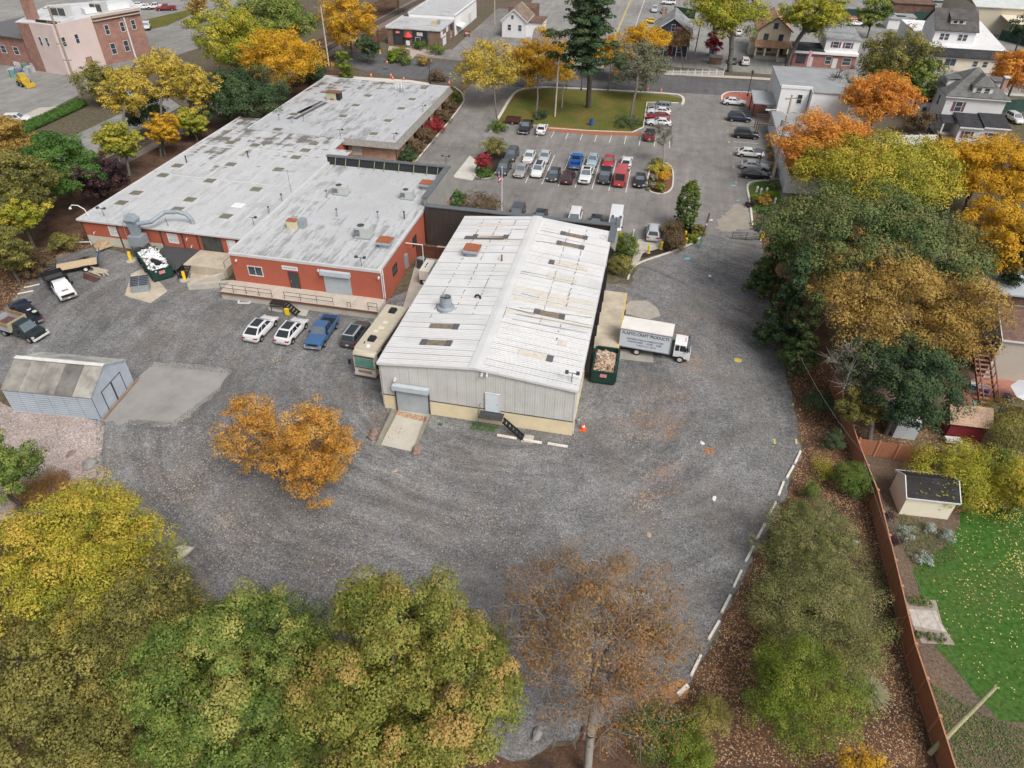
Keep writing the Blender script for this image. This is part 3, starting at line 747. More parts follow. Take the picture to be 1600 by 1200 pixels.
 # ------------------------------------------------------------------ building helpers
_WC = {}
def window(parent,o,u,n,w,h,frame=None,pane=None,sash=True,name='window',fw=0.08,mull=0):
 """framed window lying on a wall: o lower-left corner (world), u along the wall, n outward"""
 frame = frame or TRIMW; pane = pane or WIN_GL
 key = ('w',round(w,2),round(h,2),frame.name,sash,mull,fw,tuple(round(c,3) for c in u),tuple(round(c,3) for c in n))
 up = Vector((0,0,1)); u = Vector(u).normalized(); n = Vector(n).normalized()
 if key not in _WC:
  mb = MB()
  def blk(a0,a1,b0,b1,d):
   q = [u*a0+up*b0,u*a1+up*b0,u*a1+up*b1,u*a0+up*b1]
   q = [p+n*d for p in q]
   if u.cross(up).dot(n)<0:q = q[::-1]
   mb.slab(q,d+0.03)
  blk(-fw,w+fw,-fw*1.4,0,.075); blk(-fw,w+fw,h,h+fw,.07); blk(-fw,0,0,h,.065); blk(w,w+fw,0,h,.065)
  if sash:blk(0,w,h/2-.03,h/2+.03,.05)
  for k in range(mull):blk(w*(k+1)/(mull+1)-.025,w*(k+1)/(mull+1)+.025,0,h/2-.03 if sash else h,.05)
  pm = MB(); q = [u*.0,u*w,u*w+up*h,up*h]; q = [p+n*.02 for p in q]
  if u.cross(up).dot(n)<0:q = q[::-1]
  pm.slab(q,.04)
  _WC[key] = (mb.mesh('window_frame',frame),{})
  _WC[key][1]['v'] = pm
 fm,d = _WC[key]
 if pane.name not in d:d[pane.name] = d['v'].mesh('window_pane',pane)
 f = put(name,fm,parent,Vector(o)-parent.location)
 put('pane',d[pane.name],f)
 return f
def door(parent,o,u,n,w,h,mat,name='door',frame=None,thick=.06):
 up = Vector((0,0,1)); u = Vector(u).normalized(); n = Vector(n).normalized(); o = Vector(o)
 mb = MB(); q = [o+n*thick,o+u*w+n*thick,o+u*w+up*h+n*thick,o+up*h+n*thick]
 if u.cross(up).dot(n)<0:q = q[::-1]
 mb.slab(q,thick+.02); d = mb.build(name,mat,parent)
 if frame:
  fb = MB()
  for a0,a1,b0,b1 in((-.09,-.003,0,h+.09),(w+.003,w+.09,0,h+.09),(-.003,w+.003,h+.003,h+.088)):
   q = [o+u*a0+up*b0+n*.085,o+u*a1+up*b0+n*.085,o+u*a1+up*b1+n*.085,o+u*a0+up*b1+n*.085]
   if u.cross(up).dot(n)<0:q = q[::-1]
   fb.slab(q,.1)
  fb.build('door_frame',frame,parent)
 return d
def handle(d,p,parent):
 """a knob as a sub-part of door d (world point p)"""
 mb = MB(); mb.box(p[0]-.04,p[0]+.04,p[1]-.05,p[1]+.02,p[2]-.04,p[2]+.04)
 mb.v = [v-parent.location for v in mb.v]
 o = mb.build('handle',CHROME,d,local=True); return o
class House:
 """rectangular building; local frame with origin at one ground corner, +x along the front, +y to the back"""
 def __init__(s,name,label,cat,origin,w,d,rz=0.0,group=None):
  s.t = thing(name,label,cat,(origin[0],origin[1],0),0,group); s.w,s.d = w,d
  a = math.radians(rz); s.o = Vector((origin[0],origin[1],0)); s.ux = Vector((math.cos(a),math.sin(a),0)); s.uy = Vector((-math.sin(a),math.cos(a),0))
 def P(s,x,y,z):return s.o+s.ux*x+s.uy*y+Vector((0,0,z))
 def block(s,name,x0,x1,y0,y1,z0,z1,mat):
  mb = MB(); mb.prism([(0,0)],0,0) if False else None
  c = [s.P(x0,y0,z0),s.P(x1,y0,z0),s.P(x1,y1,z0),s.P(x0,y1,z0)]
  mb.add(c+[p+Vector((0,0,z1-z0)) for p in c],[(0,3,2,1),(4,5,6,7),(0,1,5,4),(1,2,6,5),(2,3,7,6),(3,0,4,7)])
  return mb.build(name,mat,s.t)
 def wall_gable(s,name,x0,x1,y0,y1,z0,ze,zr,mat,axis='y'):
  """solid block with gable ends, ridge along axis"""
  mb = MB()
  if axis=='y':
   m = (x0+x1)/2
   prof = [(x0,z0),(x1,z0),(x1,ze),(m,zr),(x0,ze)]
   a = [s.P(x,y0,z) for x,z in prof]; b = [s.P(x,y1,z) for x,z in prof]
  else:
   m = (y0+y1)/2
   prof = [(y1,z0),(y0,z0),(y0,ze),(m,zr),(y1,ze)]
   a = [s.P(x0,y,z) for y,z in prof]; b = [s.P(x1,y,z) for y,z in prof]
  mb.add(a+b,[(0,1,2,3,4),(9,8,7,6,5)]+[(i+5,(i+1)%5+5,(i+1)%5,i) for i in range(5)])
  return mb.build(name,mat,s.t)
 def roof_gable(s,x0,x1,y0,y1,ze,zr,mat,axis='y',ov=.4,th=.14,trim=None,name='roof'):
  """two roof slopes as separate parts"""
  out = []
  for sg in(-1,1):
   if axis=='y':
    m = (x0+x1)/2; hw = (x1-x0)/2; k = (zr-ze)/hw
    e = m+sg*(hw+ov); z_e = ze-k*ov
    q = [s.P(m,y0-ov,zr+th+.02),s.P(e,y0-ov,z_e+th+.02),s.P(e,y1+ov,z_e+th+.02),s.P(m,y1+ov,zr+th+.02)]
    if sg>0:pass
    else:q = q[::-1]
   else:
    m = (y0+y1)/2; hw = (y1-y0)/2; k = (zr-ze)/hw
    e = m+sg*(hw+ov); z_e = ze-k*ov
    q = [s.P(x0-ov,m,zr+th+.02),s.P(x0-ov,e,z_e+th+.02),s.P(x1+ov,e,z_e+th+.02),s.P(x1+ov,m,zr+th+.02)]
    if sg<0:pass
    else:q = q[::-1]
   mb = MB(); mb.slab(q,th); out.append(mb.build(name,mat,s.t))
   if trim:
    tb = MB()
    qq = [Vector(p) for p in q]
    el = [p for p in qq if abs(p.z-min(v.z for v in qq))<.01]; ri = [p for p in qq if p not in el]
    dz = Vector((0,0,-th/2-.02))
    for a_ in el:
     b_ = min(ri,key=lambda r:(r-a_).length)
     tb.bar(a_+dz,b_+dz,.07,th+.1)
    tb.bar(el[0]+dz,el[1]+dz,.075,th+.06)
    tb.build('roof_trim',trim,s.t)
  return out
 def win(s,face,u,z,w,h,x0=0,x1=None,y0=0,y1=None,**kw):
  x1 = s.w if x1 is None else x1; y1 = s.d if y1 is None else y1
  if face=='S':return window(s.t,s.P(x0+u,y0,z),s.ux,-s.uy,w,h,**kw)
  if face=='N':return window(s.t,s.P(x1-u,y1,z),-s.ux,s.uy,w,h,**kw)
  if face=='W':return window(s.t,s.P(x0,y1-u,z),-s.uy,-s.ux,w,h,**kw)
  if face=='E':return window(s.t,s.P(x1,y0+u,z),s.uy,s.ux,w,h,**kw)
 def shutters(s,face,u,z,w,h,mat,x0=0,y0=0):
  up = Vector((0,0,1))
  for a in(u-.55,u+w+.1):
   mb = MB()
   if face=='S':o,uu,n = s.P(x0+a,y0,z),s.ux,-s.uy
   else:o,uu,n = s.P(x0,s.d-a,z),-s.uy,-s.ux
   q = [o+n*.05,o+uu*.45+n*.05,o+uu*.45+up*h+n*.05,o+up*h+n*.05]
   mb.slab(q,.07); mb.build('shutter',mat,s.t)
 def door(s,face,u,z,w,h,mat,x0=0,x1=None,y0=0,**kw):
  if face=='S':return door(s.t,s.P(x0+u,y0,z),s.ux,-s.uy,w,h,mat,**kw)
  if face=='E':return door(s.t,s.P(s.w if x1 is None else x1,y0+u,z),s.uy,s.ux,w,h,mat,**kw)
  return door(s.t,s.P(x0,s.d-u,z),-s.uy,-s.ux,w,h,mat,**kw)
  # ------------------------------------------------------------------ white-roofed metal warehouse
WX0,WX1,WY0,WY1,WZE,WZR = -22.35,-3.75,48.75,81.0,5.5,6.45
wh = thing('warehouse','long metal warehouse with ribbed white roof and cream base','warehouse',(WX0,WY0,0))
CREAM = M('cream_masonry',(.70,.60,.41),rough=.85,var=.12,scale=.7,world=True)
CLAD = M('grey_cladding',(.53,.53,.51),rough=.6,var=.12,scale=.6,world=True)
mb = MB(); mb.box(WX0,WX1,WY0,WY1,-.02,1.72); mb.build('base_wall',CREAM,wh)
core = MB(); xm = (WX0+WX1)/2
prof = [(WX0+.08,1.721),(WX1-.08,1.721),(WX1-.08,WZE),(xm,WZR),(WX0+.08,WZE)]
core.add([(x,WY0+.08,z) for x,z in prof]+[(x,WY1-.08,z) for x,z in prof],[(0,1,2,3,4),(9,8,7,6,5)]+[(i+5,(i+1)%5+5,(i+1)%5,i) for i in range(5)])
core.build('wall_core',STEEL_D,wh)
def rib_profile(L,period,d,top=.35):
 """trapezoid rib profile points (s, depth) along a panel of width L"""
 out = []; k = int(round(L/period)); p = L/k
 for i in range(k):
  a = i*p
  out+=[(a+.001,0),(a+p*(.5-top/2),0),(a+p*(.5-top/2)+.03,d),(a+p*(.5+top/2)-.03,d),(a+p*(.5+top/2),0)]
 out.append((L,0)); return out
 # gable wall panels, 0.93 m sheets with vertical ribs
npan = 20; pw = (WX1-WX0)/npan
for k in range(npan):
 x0 = WX0+k*pw; pr = rib_profile(pw-.012,.233,.013)
 mb = MB(); vs = []; n_ = len(pr)
 for s_,d_ in pr:
  x = x0+s_; zt = WZE+(WZR-WZE)*(1-abs(x-xm)/(xm-WX0))-.02
  j = .003*((k*7)%5)
  vs+=[(x,WY0+.05-d_-j,1.74),(x,WY0+.05-d_-j,zt)]
 mb.add(vs,[(2*i,2*i+2,2*i+3,2*i+1) for i in range(n_-1)]); mb.build('wall_panel',CLAD,wh)
npan = 35; pw = (WY1-WY0)/npan
pr = rib_profile(pw-.012,.233,.013); mb = MB(); vs = []
for s_,d_ in pr:vs+=[(d_,s_,0),(d_,s_,WZE-1.8)]
mb.add(vs,[(2*i,2*i+2,2*i+3,2*i+1) for i in range(len(pr)-1)]); side_me = mb.mesh('wall_panel',CLAD)
for k in range(npan):
 put('wall_panel',side_me,wh,(WX1-WX0-.05,k*pw,1.74))
 o = put('wall_panel',side_me,wh,(.05,(k+1)*pw-.012,1.74),(0,0,math.pi))
 # roof sheets: each runs from ridge to eave
WROOF = M('worn_white_roof_metal',(.565,.567,.57),rough=.5,var=.09,scale=.35,world=True)
WROOF2 = M('soiled_white_roof_metal',(.53,.51,.47),rough=.6,var=.12,scale=.5,world=True)
WROOF3 = M('dull_white_roof_metal',(.535,.54,.545),rough=.5,var=.1,scale=.35,world=True)
npan = 36; pw = (WY1-WY0+.2)/npan; sl = math.hypot(xm-WX0+.25,(WZR-WZE)); slope = math.atan2(WZR-WZE,xm-WX0)
rme = []
for mat in(WROOF,WROOF2,WROOF3):
 pr = rib_profile(pw-.022,.3,.06,.42); mb = MB(); vs = []
 lens = [0.0,sl*.25,sl*.5,sl*.75,sl]
 nl_ = len(lens)
 for s_,d_ in pr:
  for L_ in lens:vs.append((L_,s_,d_+.0))
 fs = [(i*nl_+j,(i)*nl_+j+1,(i+1)*nl_+j+1,(i+1)*nl_+j) for i in range(len(pr)-1) for j in range(nl_-1)]
 mb.add(vs,fs); rme.append(mb.mesh('roof_panel',mat))
for k in range(npan):
 for sg in(-1,1):
  dz = RND.uniform(-.012,.022)
  me = RND.choices(rme,[6,.5,3])[0]
  y = WY0-.1+k*pw
  if sg>0:put('roof_panel',me,wh,(xm-WX0,y-WY0,WZR+.05+dz),(0,slope,0))
  else:put('roof_panel',me,wh,(xm-WX0,y-WY0+pw-.02,WZR+.05+dz),(0,slope,math.pi))
mb = MB()
for sg in(-1,1):
 q = [(xm,WY0-.12,WZR+.16),(xm+sg*.62,WY0-.12,WZR+.16-.62*math.tan(slope)),(xm+sg*.62,WY1+.1,WZR+.16-.62*math.tan(slope)),(xm,WY1+.1,WZR+.16)]
 mb.slab(q if sg>0 else q[::-1],.04)
mb.build('ridge_cap',WROOF,wh)
mb = MB()
for sg in(-1,1):
 a = (xm,WY0-.14,WZR+.03); b = (xm+sg*(xm-WX0+.2),WY0-.14,WZE+.0)
 mb.bar(a,b,.07,.26)
mb.build('gable_trim',TRIMW,wh)
for sg in(-1,1):
 x = xm+sg*(xm-WX0+.24)
 mb = MB(); mb.box(x-.07,x+.07,WY0-.05,WY1,WZE-.12,WZE-.01); mb.build('gutter',M('gutter_grey',(.35,.35,.36),var=.1),wh)
 mb = MB(); mb.box(x-sg*.14-.04,x-sg*.14+.04,WY0+.1,WY0+.2,.2,WZE-.13); mb.build('downpipe',TRIMW,wh)
 # dark steel flashing between cladding and base
mb = MB(); mb.box(WX0-.02,WX1+.02,WY0-.03,WY0+.05,1.70,1.76); mb.build('base_flashing',STEEL_D,wh)
# worn skylight strips and missing coating patches
STRIP = M('weathered_fibreglass',(.19,.155,.12),rough=.8,var=.45,scale=3.0,world=True)
STRIP_L = M('faded_fibreglass',(.55,.50,.44),rough=.8,var=.2,scale=2.0,world=True)
BITU = M('bare_dark_patch',(.10,.10,.105),rough=.85,var=.3,scale=3.0,world=True)
def on_roof(px,py):
 """point of the warehouse roof seen at a pixel"""
 p = G(px,py,WZE)
 for _ in range(8):
  z = WZR-abs(p.x-xm)*math.tan(slope)+.1
  p = G(px,py,z)
 return p
for a,b,mat,ends in[((741,365),(792,374),STRIP_L,3),((726,371),(788,372),BITU,0),((876,364),(918,372),STRIP,3),((870,379),(913,387),STRIP,3),((858,409),(918,421),STRIP_L,1),((856,428),(900,440),STRIP_L,0),((842,463),(892,473),STRIP_L,0),((835,485),(882,497),STRIP,3),((811,549),(864,562),STRIP_L,2),((672,508),(716,512),STRIP,2),((658,533),(705,538),STRIP,3),((746,351.5),(790,352.5),STRIP_L,0),((872,535),(886,538),STRIP_L,0)]:
 A = on_roof(*a); B = on_roof(*b); y = (A.y+B.y)/2; hw = .42
 if A.x>B.x:A,B = B,A
 zf = lambda x:WZR-abs(x-xm)*math.tan(slope)+.135
 mb = MB(); mb.slab([(A.x,y-hw,zf(A.x)),(B.x,y-hw,zf(B.x)),(B.x,y+hw,zf(B.x)),(A.x,y+hw,zf(A.x))],.05); sk = mb.build('skylight',mat,wh)
 for e in(1,2):
  if ends&e:
   x0 = (B.x-.62) if e==2 else A.x-.02
   mb = MB(); mb.slab([(x0,y-hw-.05,zf(x0)+.012),(x0+.64,y-hw-.05,zf(x0+.64)+.012),(x0+.64,y+hw+.05,zf(x0+.64)+.012),(x0,y+hw+.05,zf(x0)+.012)],.05)
   mb.v = [v-wh.location for v in mb.v]
   mb.build('dark_patch',BITU,sk,local=True)
   # exposed seams
STEAM = M('seam_grey',(.2,.2,.2),var=.3)
zf = lambda x:WZR-abs(x-xm)*math.tan(slope)+.125
for a,b in[((815,459),(842,466)),((812,481),(925,497)),((806,491),(925,513)),((800,499),(918,521)),((786,497),(792,480)),((768,500),(790,446)),((796,482),(836,492)),((814,424),(858,432)),((845,360),(874,366)),((838,377),(870,381)),((803,359),(829,358)),((784,374),(822,375))]:
 A = on_roof(*a); B = on_roof(*b)
 A.z = zf(A.x)+.02; B.z = zf(B.x)+.02; mb = MB(); mb.bar(A,B,.035,.03); mb.build('open_seam',STEAM,wh)
 # rows of dark fasteners
mb = MB()
for xr in(-19.8,-17.6,-15.6,-8.7,-6.6):
 y = WY0+6+RND.random()*4
 while y<WY1-1:
  if RND.random()<.55:
   x = xr+RND.uniform(-.05,.05); z = zf(x); mb.box(x-.045,x+.045,y-.04,y+.04,z-.02,z+.035)
  y+=.3
mb.build('roof_fasteners',STEEL_D,wh)
# doors
RD = rib_mat('roll_door_grey',(.40,.45,.49),.11,'z',strength=.6,streak=.05)
mb = MB(); mb.box(-20.95,-17.75,WY0-.11,WY0+.02,.02,3.0); d = mb.build('roller_door',RD,wh)
mb = MB(); mb.box(-21.15,-17.55,WY0-.62,WY0-.115,2.9,3.42); mb.build('roller_door_hood',M('hood_grey',(.45,.50,.54),rough=.45,var=.06),wh)
mb = MB()
for x in(-21.06,-17.74):mb.box(x,x+.1,WY0-.18,WY0-.01,0,2.899)
mb.build('door_rail',STEEL_D,wh)
d = door(wh,(-12.05,WY0-.05,1.62),(1,0,0),(0,-1,0),1.25,2.15,M('pale_blue_door',(.62,.68,.73),rough=.5,var=.05),frame=TRIMW)
handle(d,(-10.95,WY0-.13,2.6),wh)
mb = MB(); mb.box(-12.6,-10.3,WY0-1.1,WY0-.05,1.45,1.52); mb.build('landing',STEEL_D,wh)
rail = MB()
for x in(-12.6,-11.5,-10.35):rail.bar((x,WY0-1.08,.0 if x<-12.5 else 1.5),(x,WY0-1.08,2.45),.04,.04)
for z in(1.95,2.45):rail.bar((-12.6,WY0-1.08,z),(-10.35,WY0-1.08,z),.035,.035); rail.bar((-12.6,WY0-1.06,z),(-12.6,WY0-.08,z),.035,.035)
rail.build('handrail',STEEL_D,wh)
st = MB(); st.bar((-10.25,WY0-.55,1.45),(-8.1,WY0-1.05,.03),.05,.22); st.bar((-10.25,WY0-1.15,1.45),(-8.1,WY0-1.75,.03),.05,.22)
st.build('stair_stringer',BLACK,wh)
for k in range(6):
 t_ = (k+.5)/6; x = -10.25+2.15*t_; yy = WY0-.85-.55*t_; z = 1.45*(1-t_)+.03
 mb = MB(); mb.box(x-.15,x+.15,yy-.3,yy+.3,z-.02,z+.03); mb.build('stair_tread',BLACK,wh)
mb = MB(); mb.box(-8.3,-7.2,WY0-1.9,WY0-.9,0,.1); mb.build('step_slab',CONC,wh)
for p in((-20.9,3.9),(-12.4,6.0),(-11.9,6.05)):
 mb = MB(); mb.box(p[0]-.09,p[0]+.09,WY0-.3,WY0,p[1]-.1,p[1]+.12); mb.lathe([(.02,-.02),(.1,.0),(.12,.12),(.03,.16)],8,(p[0],WY0-.36,p[1]-.1)); mb.build('wall_lamp',TRIMW,wh)
for y in(57.5,61.5,66.5,71.5):
 mb = MB(); mb.box(WX1-.02,WX1+.12,y,y+2.4,1.3,4.0); mb.build('dock_door',M('dock_door_black',(.03,.03,.032),var=.2),wh)
 for ya in(y-.3,y+2.45):mb = MB(); mb.box(WX1+.121,WX1+.5,ya,ya+.25,1.25,4.3); mb.build('dock_seal',RUBBER,wh)
 # ------------------------------------------------------------------ orange-red building with parapet
MX0,MX1,MY0,MY1,MZ = -47.7,-28.85,66.15,95.4,4.9
mid = thing('factory_building','orange-red flat-roofed building with a grey roller door and rooftop units','building',(MX0,MY0,0))
mb = MB(); mb.box(MX0,MX1,MY0,MY1,0,MZ-.3); mb.build('wall',ORWALL,mid)
MROOF = roof_mat('white_membrane_weathered',(.46,.47,.485),(.21,.21,.215),.8,'y')
mb = MB(); mb.box(MX0+.32,MX1-.32,MY0+.22,MY1-.3,MZ-.299,MZ-.14); mb.build('roof',MROOF,mid)
COPE = M('white_coping',(.52,.525,.53),rough=.5,var=.1,world=True)
SLATE = M('slate_coloured_metal',(.115,.125,.135),rough=.5,var=.2,scale=.8,world=True)
mb = MB(); mb.box(MX0-.06,MX1+.06,MY0-.07,MY0+.2,MZ-.299,MZ+.02); mb.build('front_coping',COPE,mid)
mb = MB(); mb.box(MX0-.06,MX0+.3,MY0+.201,MY1,MZ-.299,MZ+.25); mb.build('side_coping',COPE,mid)
mb = MB(); mb.box(MX1-.3,MX1+.06,MY0+.201,84.0,MZ-.299,MZ+.02); mb.build('side_coping',COPE,mid)
# raised dark parapet at the back and mansard on the entrance side
mb = MB(); mb.box(MX0,MX1-.5,MY1-.28,MY1-.1,MZ-.139,MZ+1.1); mb.build('parapet_wall',M('parapet_black',(.03,.032,.036),rough=.7,var=.2),mid)
mb = MB(); mb.box(MX0-.1,MX1+.2,MY1-.45,MY1+.3,MZ+1.101,MZ+1.22); mb.build('parapet_cap',SLATE,mid)
for k in range(9):
 x = MX0+1.2+k*2.05+RND.uniform(-.3,.3)
 mb = MB(); mb.bar((x,MY1-.32,MZ+1.05),(x,MY1-1.0,MZ-.12),.09,.09); mb.build('parapet_brace',M('mossy_timber',(.22,.26,.14),var=.3),mid)
MAN = rib_mat('mansard_shakes',(.22,.215,.20),.35,'y',streak=.5,dirt=(.12,.12,.12))
mb = MB()
pts = [(MX1-.3,MZ+1.1),(MX1+.25,MZ+1.1),(MX1+1.15,3.0),(MX1+.02,3.0)]
mb.add([(x,84.0,z) for x,z in pts]+[(x,MY1+.3,z) for x,z in pts],[(0,1,2,3),(7,6,5,4),(4,5,1,0),(5,6,2,1),(6,7,3,2),(7,4,0,3)])
mb.build('mansard',MAN,mid)
mb = MB(); mb.box(MX1-.55,MX1+.3,83.9,MY1+.3,MZ+1.105,MZ+1.225); mb.v = [Vector(v) for v in mb.v]; mb.build('mansard_cap',SLATE,mid)
BRK = brick_mat('entrance_brick',(.36,.13,.09),(.46,.24,.17),(.40,.36,.32))
mb = MB(); mb.box(MX1+.003,MX1+.25,84.0,MY1,0,3.05); mb.build('brick_wall',BRK,mid)
for y in(86.2,89.4):window(mid,(MX1+.25,y,.6),(0,1,0),(1,0,0),1.6,2.1,frame=BLACK,pane=GLASS)
# east and front openings
for y in(70.2,77.9):window(mid,(MX1,y,2.0),(0,1,0),(1,0,0),1.35,1.05,frame=BLACK,pane=WIN_GL,mull=1,sash=False)
window(mid,(-45.6,MY0,2.25),(1,0,0),(0,-1,0),1.75,1.15,frame=TRIMW,pane=WIN_GL,mull=1,sash=False)
d = door(mid,(-40.35,MY0,1.12),(1,0,0),(0,-1,0),1.15,2.15,M('charcoal_door',(.05,.06,.065),rough=.5,var=.1),frame=M('dark_red_frame',(.16,.03,.02),var=.05))
handle(d,(-40.2,MY0-.08,2.1),mid)
sg = MB(); sg.box(-41.1,-39.1,MY0-.06,MY0+.01,3.55,4.05); s_ = sg.build('sign_board',WHITE,mid)
sg = MB(); sg.box(-40.95,-39.25,MY0-.075,MY0-.061,3.76,3.92); sg.v = [v-mid.location for v in sg.v]; sg.build('lettering',M('grey_print',(.35,.42,.46),var=.5,scale=9),s_,local=True)
mb = MB(); mb.box(-35.9,-32.6,MY0-.1,MY0+.01,1.12,3.9); mb.build('roller_door',RD,mid)
mb = MB(); mb.box(-36.1,-32.4,MY0-.6,MY0-.11,3.7,4.25); mb.build('roller_door_hood',MATS['hood_grey'],mid)
for x in(-46.9,-36.4,-28.95):
 mb = MB(); mb.box(x-.08,x+.08,MY0-.28,MY0,3.9,4.15); mb.build('wall_lamp',TRIMW,mid)
for x in(-28.72,-28.5):
 mb = MB(); mb.tube([(x,MY0+.1,1.2),(x,MY0+.1,4.4),(x-.1,MY0+.3,4.9)],.07,6); mb.build('conduit',TRIMW,mid)
mb = MB(); mb.tube([(-28.8,75.2,3.9),(-26.6,75.2,3.9),(-26.6,75.2,1.2)],.07,6); mb.build('conduit',TRIMW,mid)
mb = MB(); mb.box(-28.83,-28.55,74.2,75.0,.8,2.6); mb.build('meter_box',GALV,mid)
# timber screen wall from the mansard corner along the back of the warehouse
scr = thing('screen_wall','dark timber screen wall with slate cap behind the warehouse','wall',(MX1+.3,82.6,0))
mb = MB(); mb.box(MX1+.3,WX1+.3,82.6,82.85,0,5.55); mb.build('board_wall',rib_mat('dark_boards',(.045,.036,.032),.3,'x',streak=.1),scr)
mb = MB(); mb.box(MX1+.3,WX1+.75,82.45,83.35,5.551,5.68); mb.build('wall_cap',SLATE,scr)
mb = MB(); mb.slab([(WX1+.02,78.2,5.4),(WX1+.95,78.2,4.4),(WX1+.95,83.35,4.4),(WX1+.02,83.35,5.55)],.1); mb.build('mansard',MAN,scr)
mb = MB(); mb.box(WX1-.1,WX1+.75,78.15,82.449,5.551,5.68); mb.build('wall_cap',SLATE,scr)
# dock along the front of the orange-red building
dk = thing('loading_dock','long concrete loading dock with railings before the orange-red building','loading dock',(MX0-.6,63.4,0))
mb = MB(); mb.box(MX0-.6,MX1+.4,63.5,MY0-.001,0,.96); mb.build('dock_base',CONC,dk)
DTOP = M('dock_top',(.46,.41,.35),rough=.9,var=.16,scale=.8,world=True)
for k in range(6):
 a = MX0-.6+k*3.31; mb = MB(); mb.box(a,a+3.28,63.4,MY0-.002,.961,1.1+.004*(k%3)); mb.build('deck_slab',DTOP,dk)
mb = MB(); mb.box(MX0-.6,MX1+.4,63.33,63.399,.86,1.08); mb.build('edge_angle',M('rusty_edge',(.16,.075,.05),var=.3,world=True),dk)
for a,b in((MX0-.5,-41.6),(-40.0,-33.9),(-29.6,-28.5)):
 mb = MB(); k = max(1,int((b-a)/1.6))
 for i in range(k+1):mb.bar((a+(b-a)*i/k,63.55,1.1),(a+(b-a)*i/k,63.55,2.1),.045,.045)
 for z in(1.6,2.1):mb.bar((a,63.55,z),(b,63.55,z),.04,.04)
 mb.build('railing',STEEL_D,dk)
mb = MB()
for x in(-32.2,-31.8):mb.bar((x,63.6,1.1),(x,63.6,1.75),.045,.045)
mb.bar((-32.2,63.6,1.75),(-31.8,63.6,1.75),.045,.045); mb.build('railing',STEEL_D,dk)
mb = MB(); mb.box(-41.4,-39.6,62.3,63.32,1.0,1.06); mb.build('landing',BLACK,dk)
st = MB(); st.bar((-39.55,62.35,1.0),(-37.9,61.9,.05),.05,.2); st.bar((-39.55,63.2,1.0),(-37.9,62.8,.05),.05,.2); st.build('stair_stringer',BLACK,dk)
for k in range(5):
 t_ = (k+.5)/5; x = -39.55+1.65*t_; mb = MB(); mb.box(x-.14,x+.14,61.95,62.95,1.0*(1-t_)+.02,1.0*(1-t_)+.07); mb.build('stair_tread',BLACK,dk)
mb = MB()
for x,y in((-41.3,62.4),(-39.7,62.4)):mb.bar((x,y,0),(x,y,1.0),.07,.07)
mb.build('landing_leg',BLACK,dk)
mb = MB(); mb.box(-39.3,-38.8,61.75,62.0,.1,.95); mb.build('bumper_board',YEL,dk)
# ------------------------------------------------------------------ long white-roofed factory with orange-red wall
LX0,LX1,LY0,LY1,LZ = -73.0,-47.9,72.3,114.6,3.6
lf = thing('factory_building','wide low factory with skylights in its white roof and an orange-red front','building',(LX0,LY0,0))
mb = MB(); mb.prism([(LX0,LY0),(LX1,LY0),(LX1,104.0),(-51.0,104.0),(-51.0,112.0),(-69.0,115.0),(LX0,LY1)],0,LZ-.2); mb.build('wall',ORWALL,lf)
LROOF = roof_mat('white_roof_coating',(.485,.495,.51),(.19,.185,.17),.4,'y',rust=.3,moss=(108,126))
mb = MB(); mb.prism([(LX0-.25,LY0-.3),(LX1+.2,LY0-.3),(LX1+.2,104.2),(-50.8,104.2),(-50.8,109.19),(-68.8,109.19),(-68.8,LY1+.3),(LX0-.25,LY1+.3)],LZ-.199,LZ); mb.build('roof',LROOF,lf)
mb = MB(); mb.box(LX0-.32,LX0-.1,LY0-.35,LY1+.3,LZ-.12,LZ+.1); mb.box(LX0-.099,LX1+.1,LY0-.35,LY0-.15,LZ-.16,LZ+.06); mb.build('roof_edge',COPE,lf)
for y,x0,x1 in((88.3,LX0,-48.2),(100.8,LX0,-49.0)):
 mb = MB(); mb.box(x0+.05,x1,y-.13,y+.13,LZ+.004,LZ+.07); mb.build('roof_joint',COPE,lf)
for x in(-64.5,-57.5):
 mb = MB(); mb.box(x-.1,x+.1,88.45,100.6,LZ+.004,LZ+.05); mb.build('roof_joint',COPE,lf)
mb = MB(); mb.box(LX0-.03,-61.5,LY0-.04,LY0+.2,0,1.3); mb.build('plinth',M('block_plinth',(.48,.46,.40),var=.16,world=True),lf)
for x in(-72.9,-67.7,-61.4,-58.3,-56.1,-50.6):
 mb = MB(); mb.box(x-.1,x+.1,LY0-.1,LY0-.041,0,LZ-.2); mb.build('wall_pilaster',M('pilaster_dark',(.09,.05,.04),var=.2),lf)
GLB = M('glass_block',(.48,.50,.48),rough=.35,var=.2,scale=3)
for x in(-69.0,-60.4,-51.9):window(lf,(x,LY0,1.75),(1,0,0),(0,-1,0),1.3,1.15,frame=TRIMW,pane=GLB,sash=True,mull=1)
d = door(lf,(-55.6,LY0,1.15),(1,0,0),(0,-1,0),2.9,2.05,M('weathered_black_door',(.055,.058,.055),rough=.7,var=.5,scale=1.2,world=True),name='cargo_door',frame=M('brick_red_frame',(.33,.1,.06),var=.1))
d = door(lf,(-51.7,LY0-.001,1.15),(1,0,0),(0,-1,0),.95,1.9,WHITE)
for x,z in((-71.4,1.9),(-57.6,2.6),(-57.2,1.6)):
 mb = MB(); mb.tube([(x,LY0,z),(x,LY0-.25,z+.05),(x,LY0-.3,z-.2)],.06,6); mb.build('vent_pipe',TRIMW,lf)
SKYL = M('skylight_amber',(.155,.15,.11),rough=.35,var=.25,scale=1.2,world=True)
SKYW = M('skylight_white',(.70,.70,.68),rough=.4,var=.05)
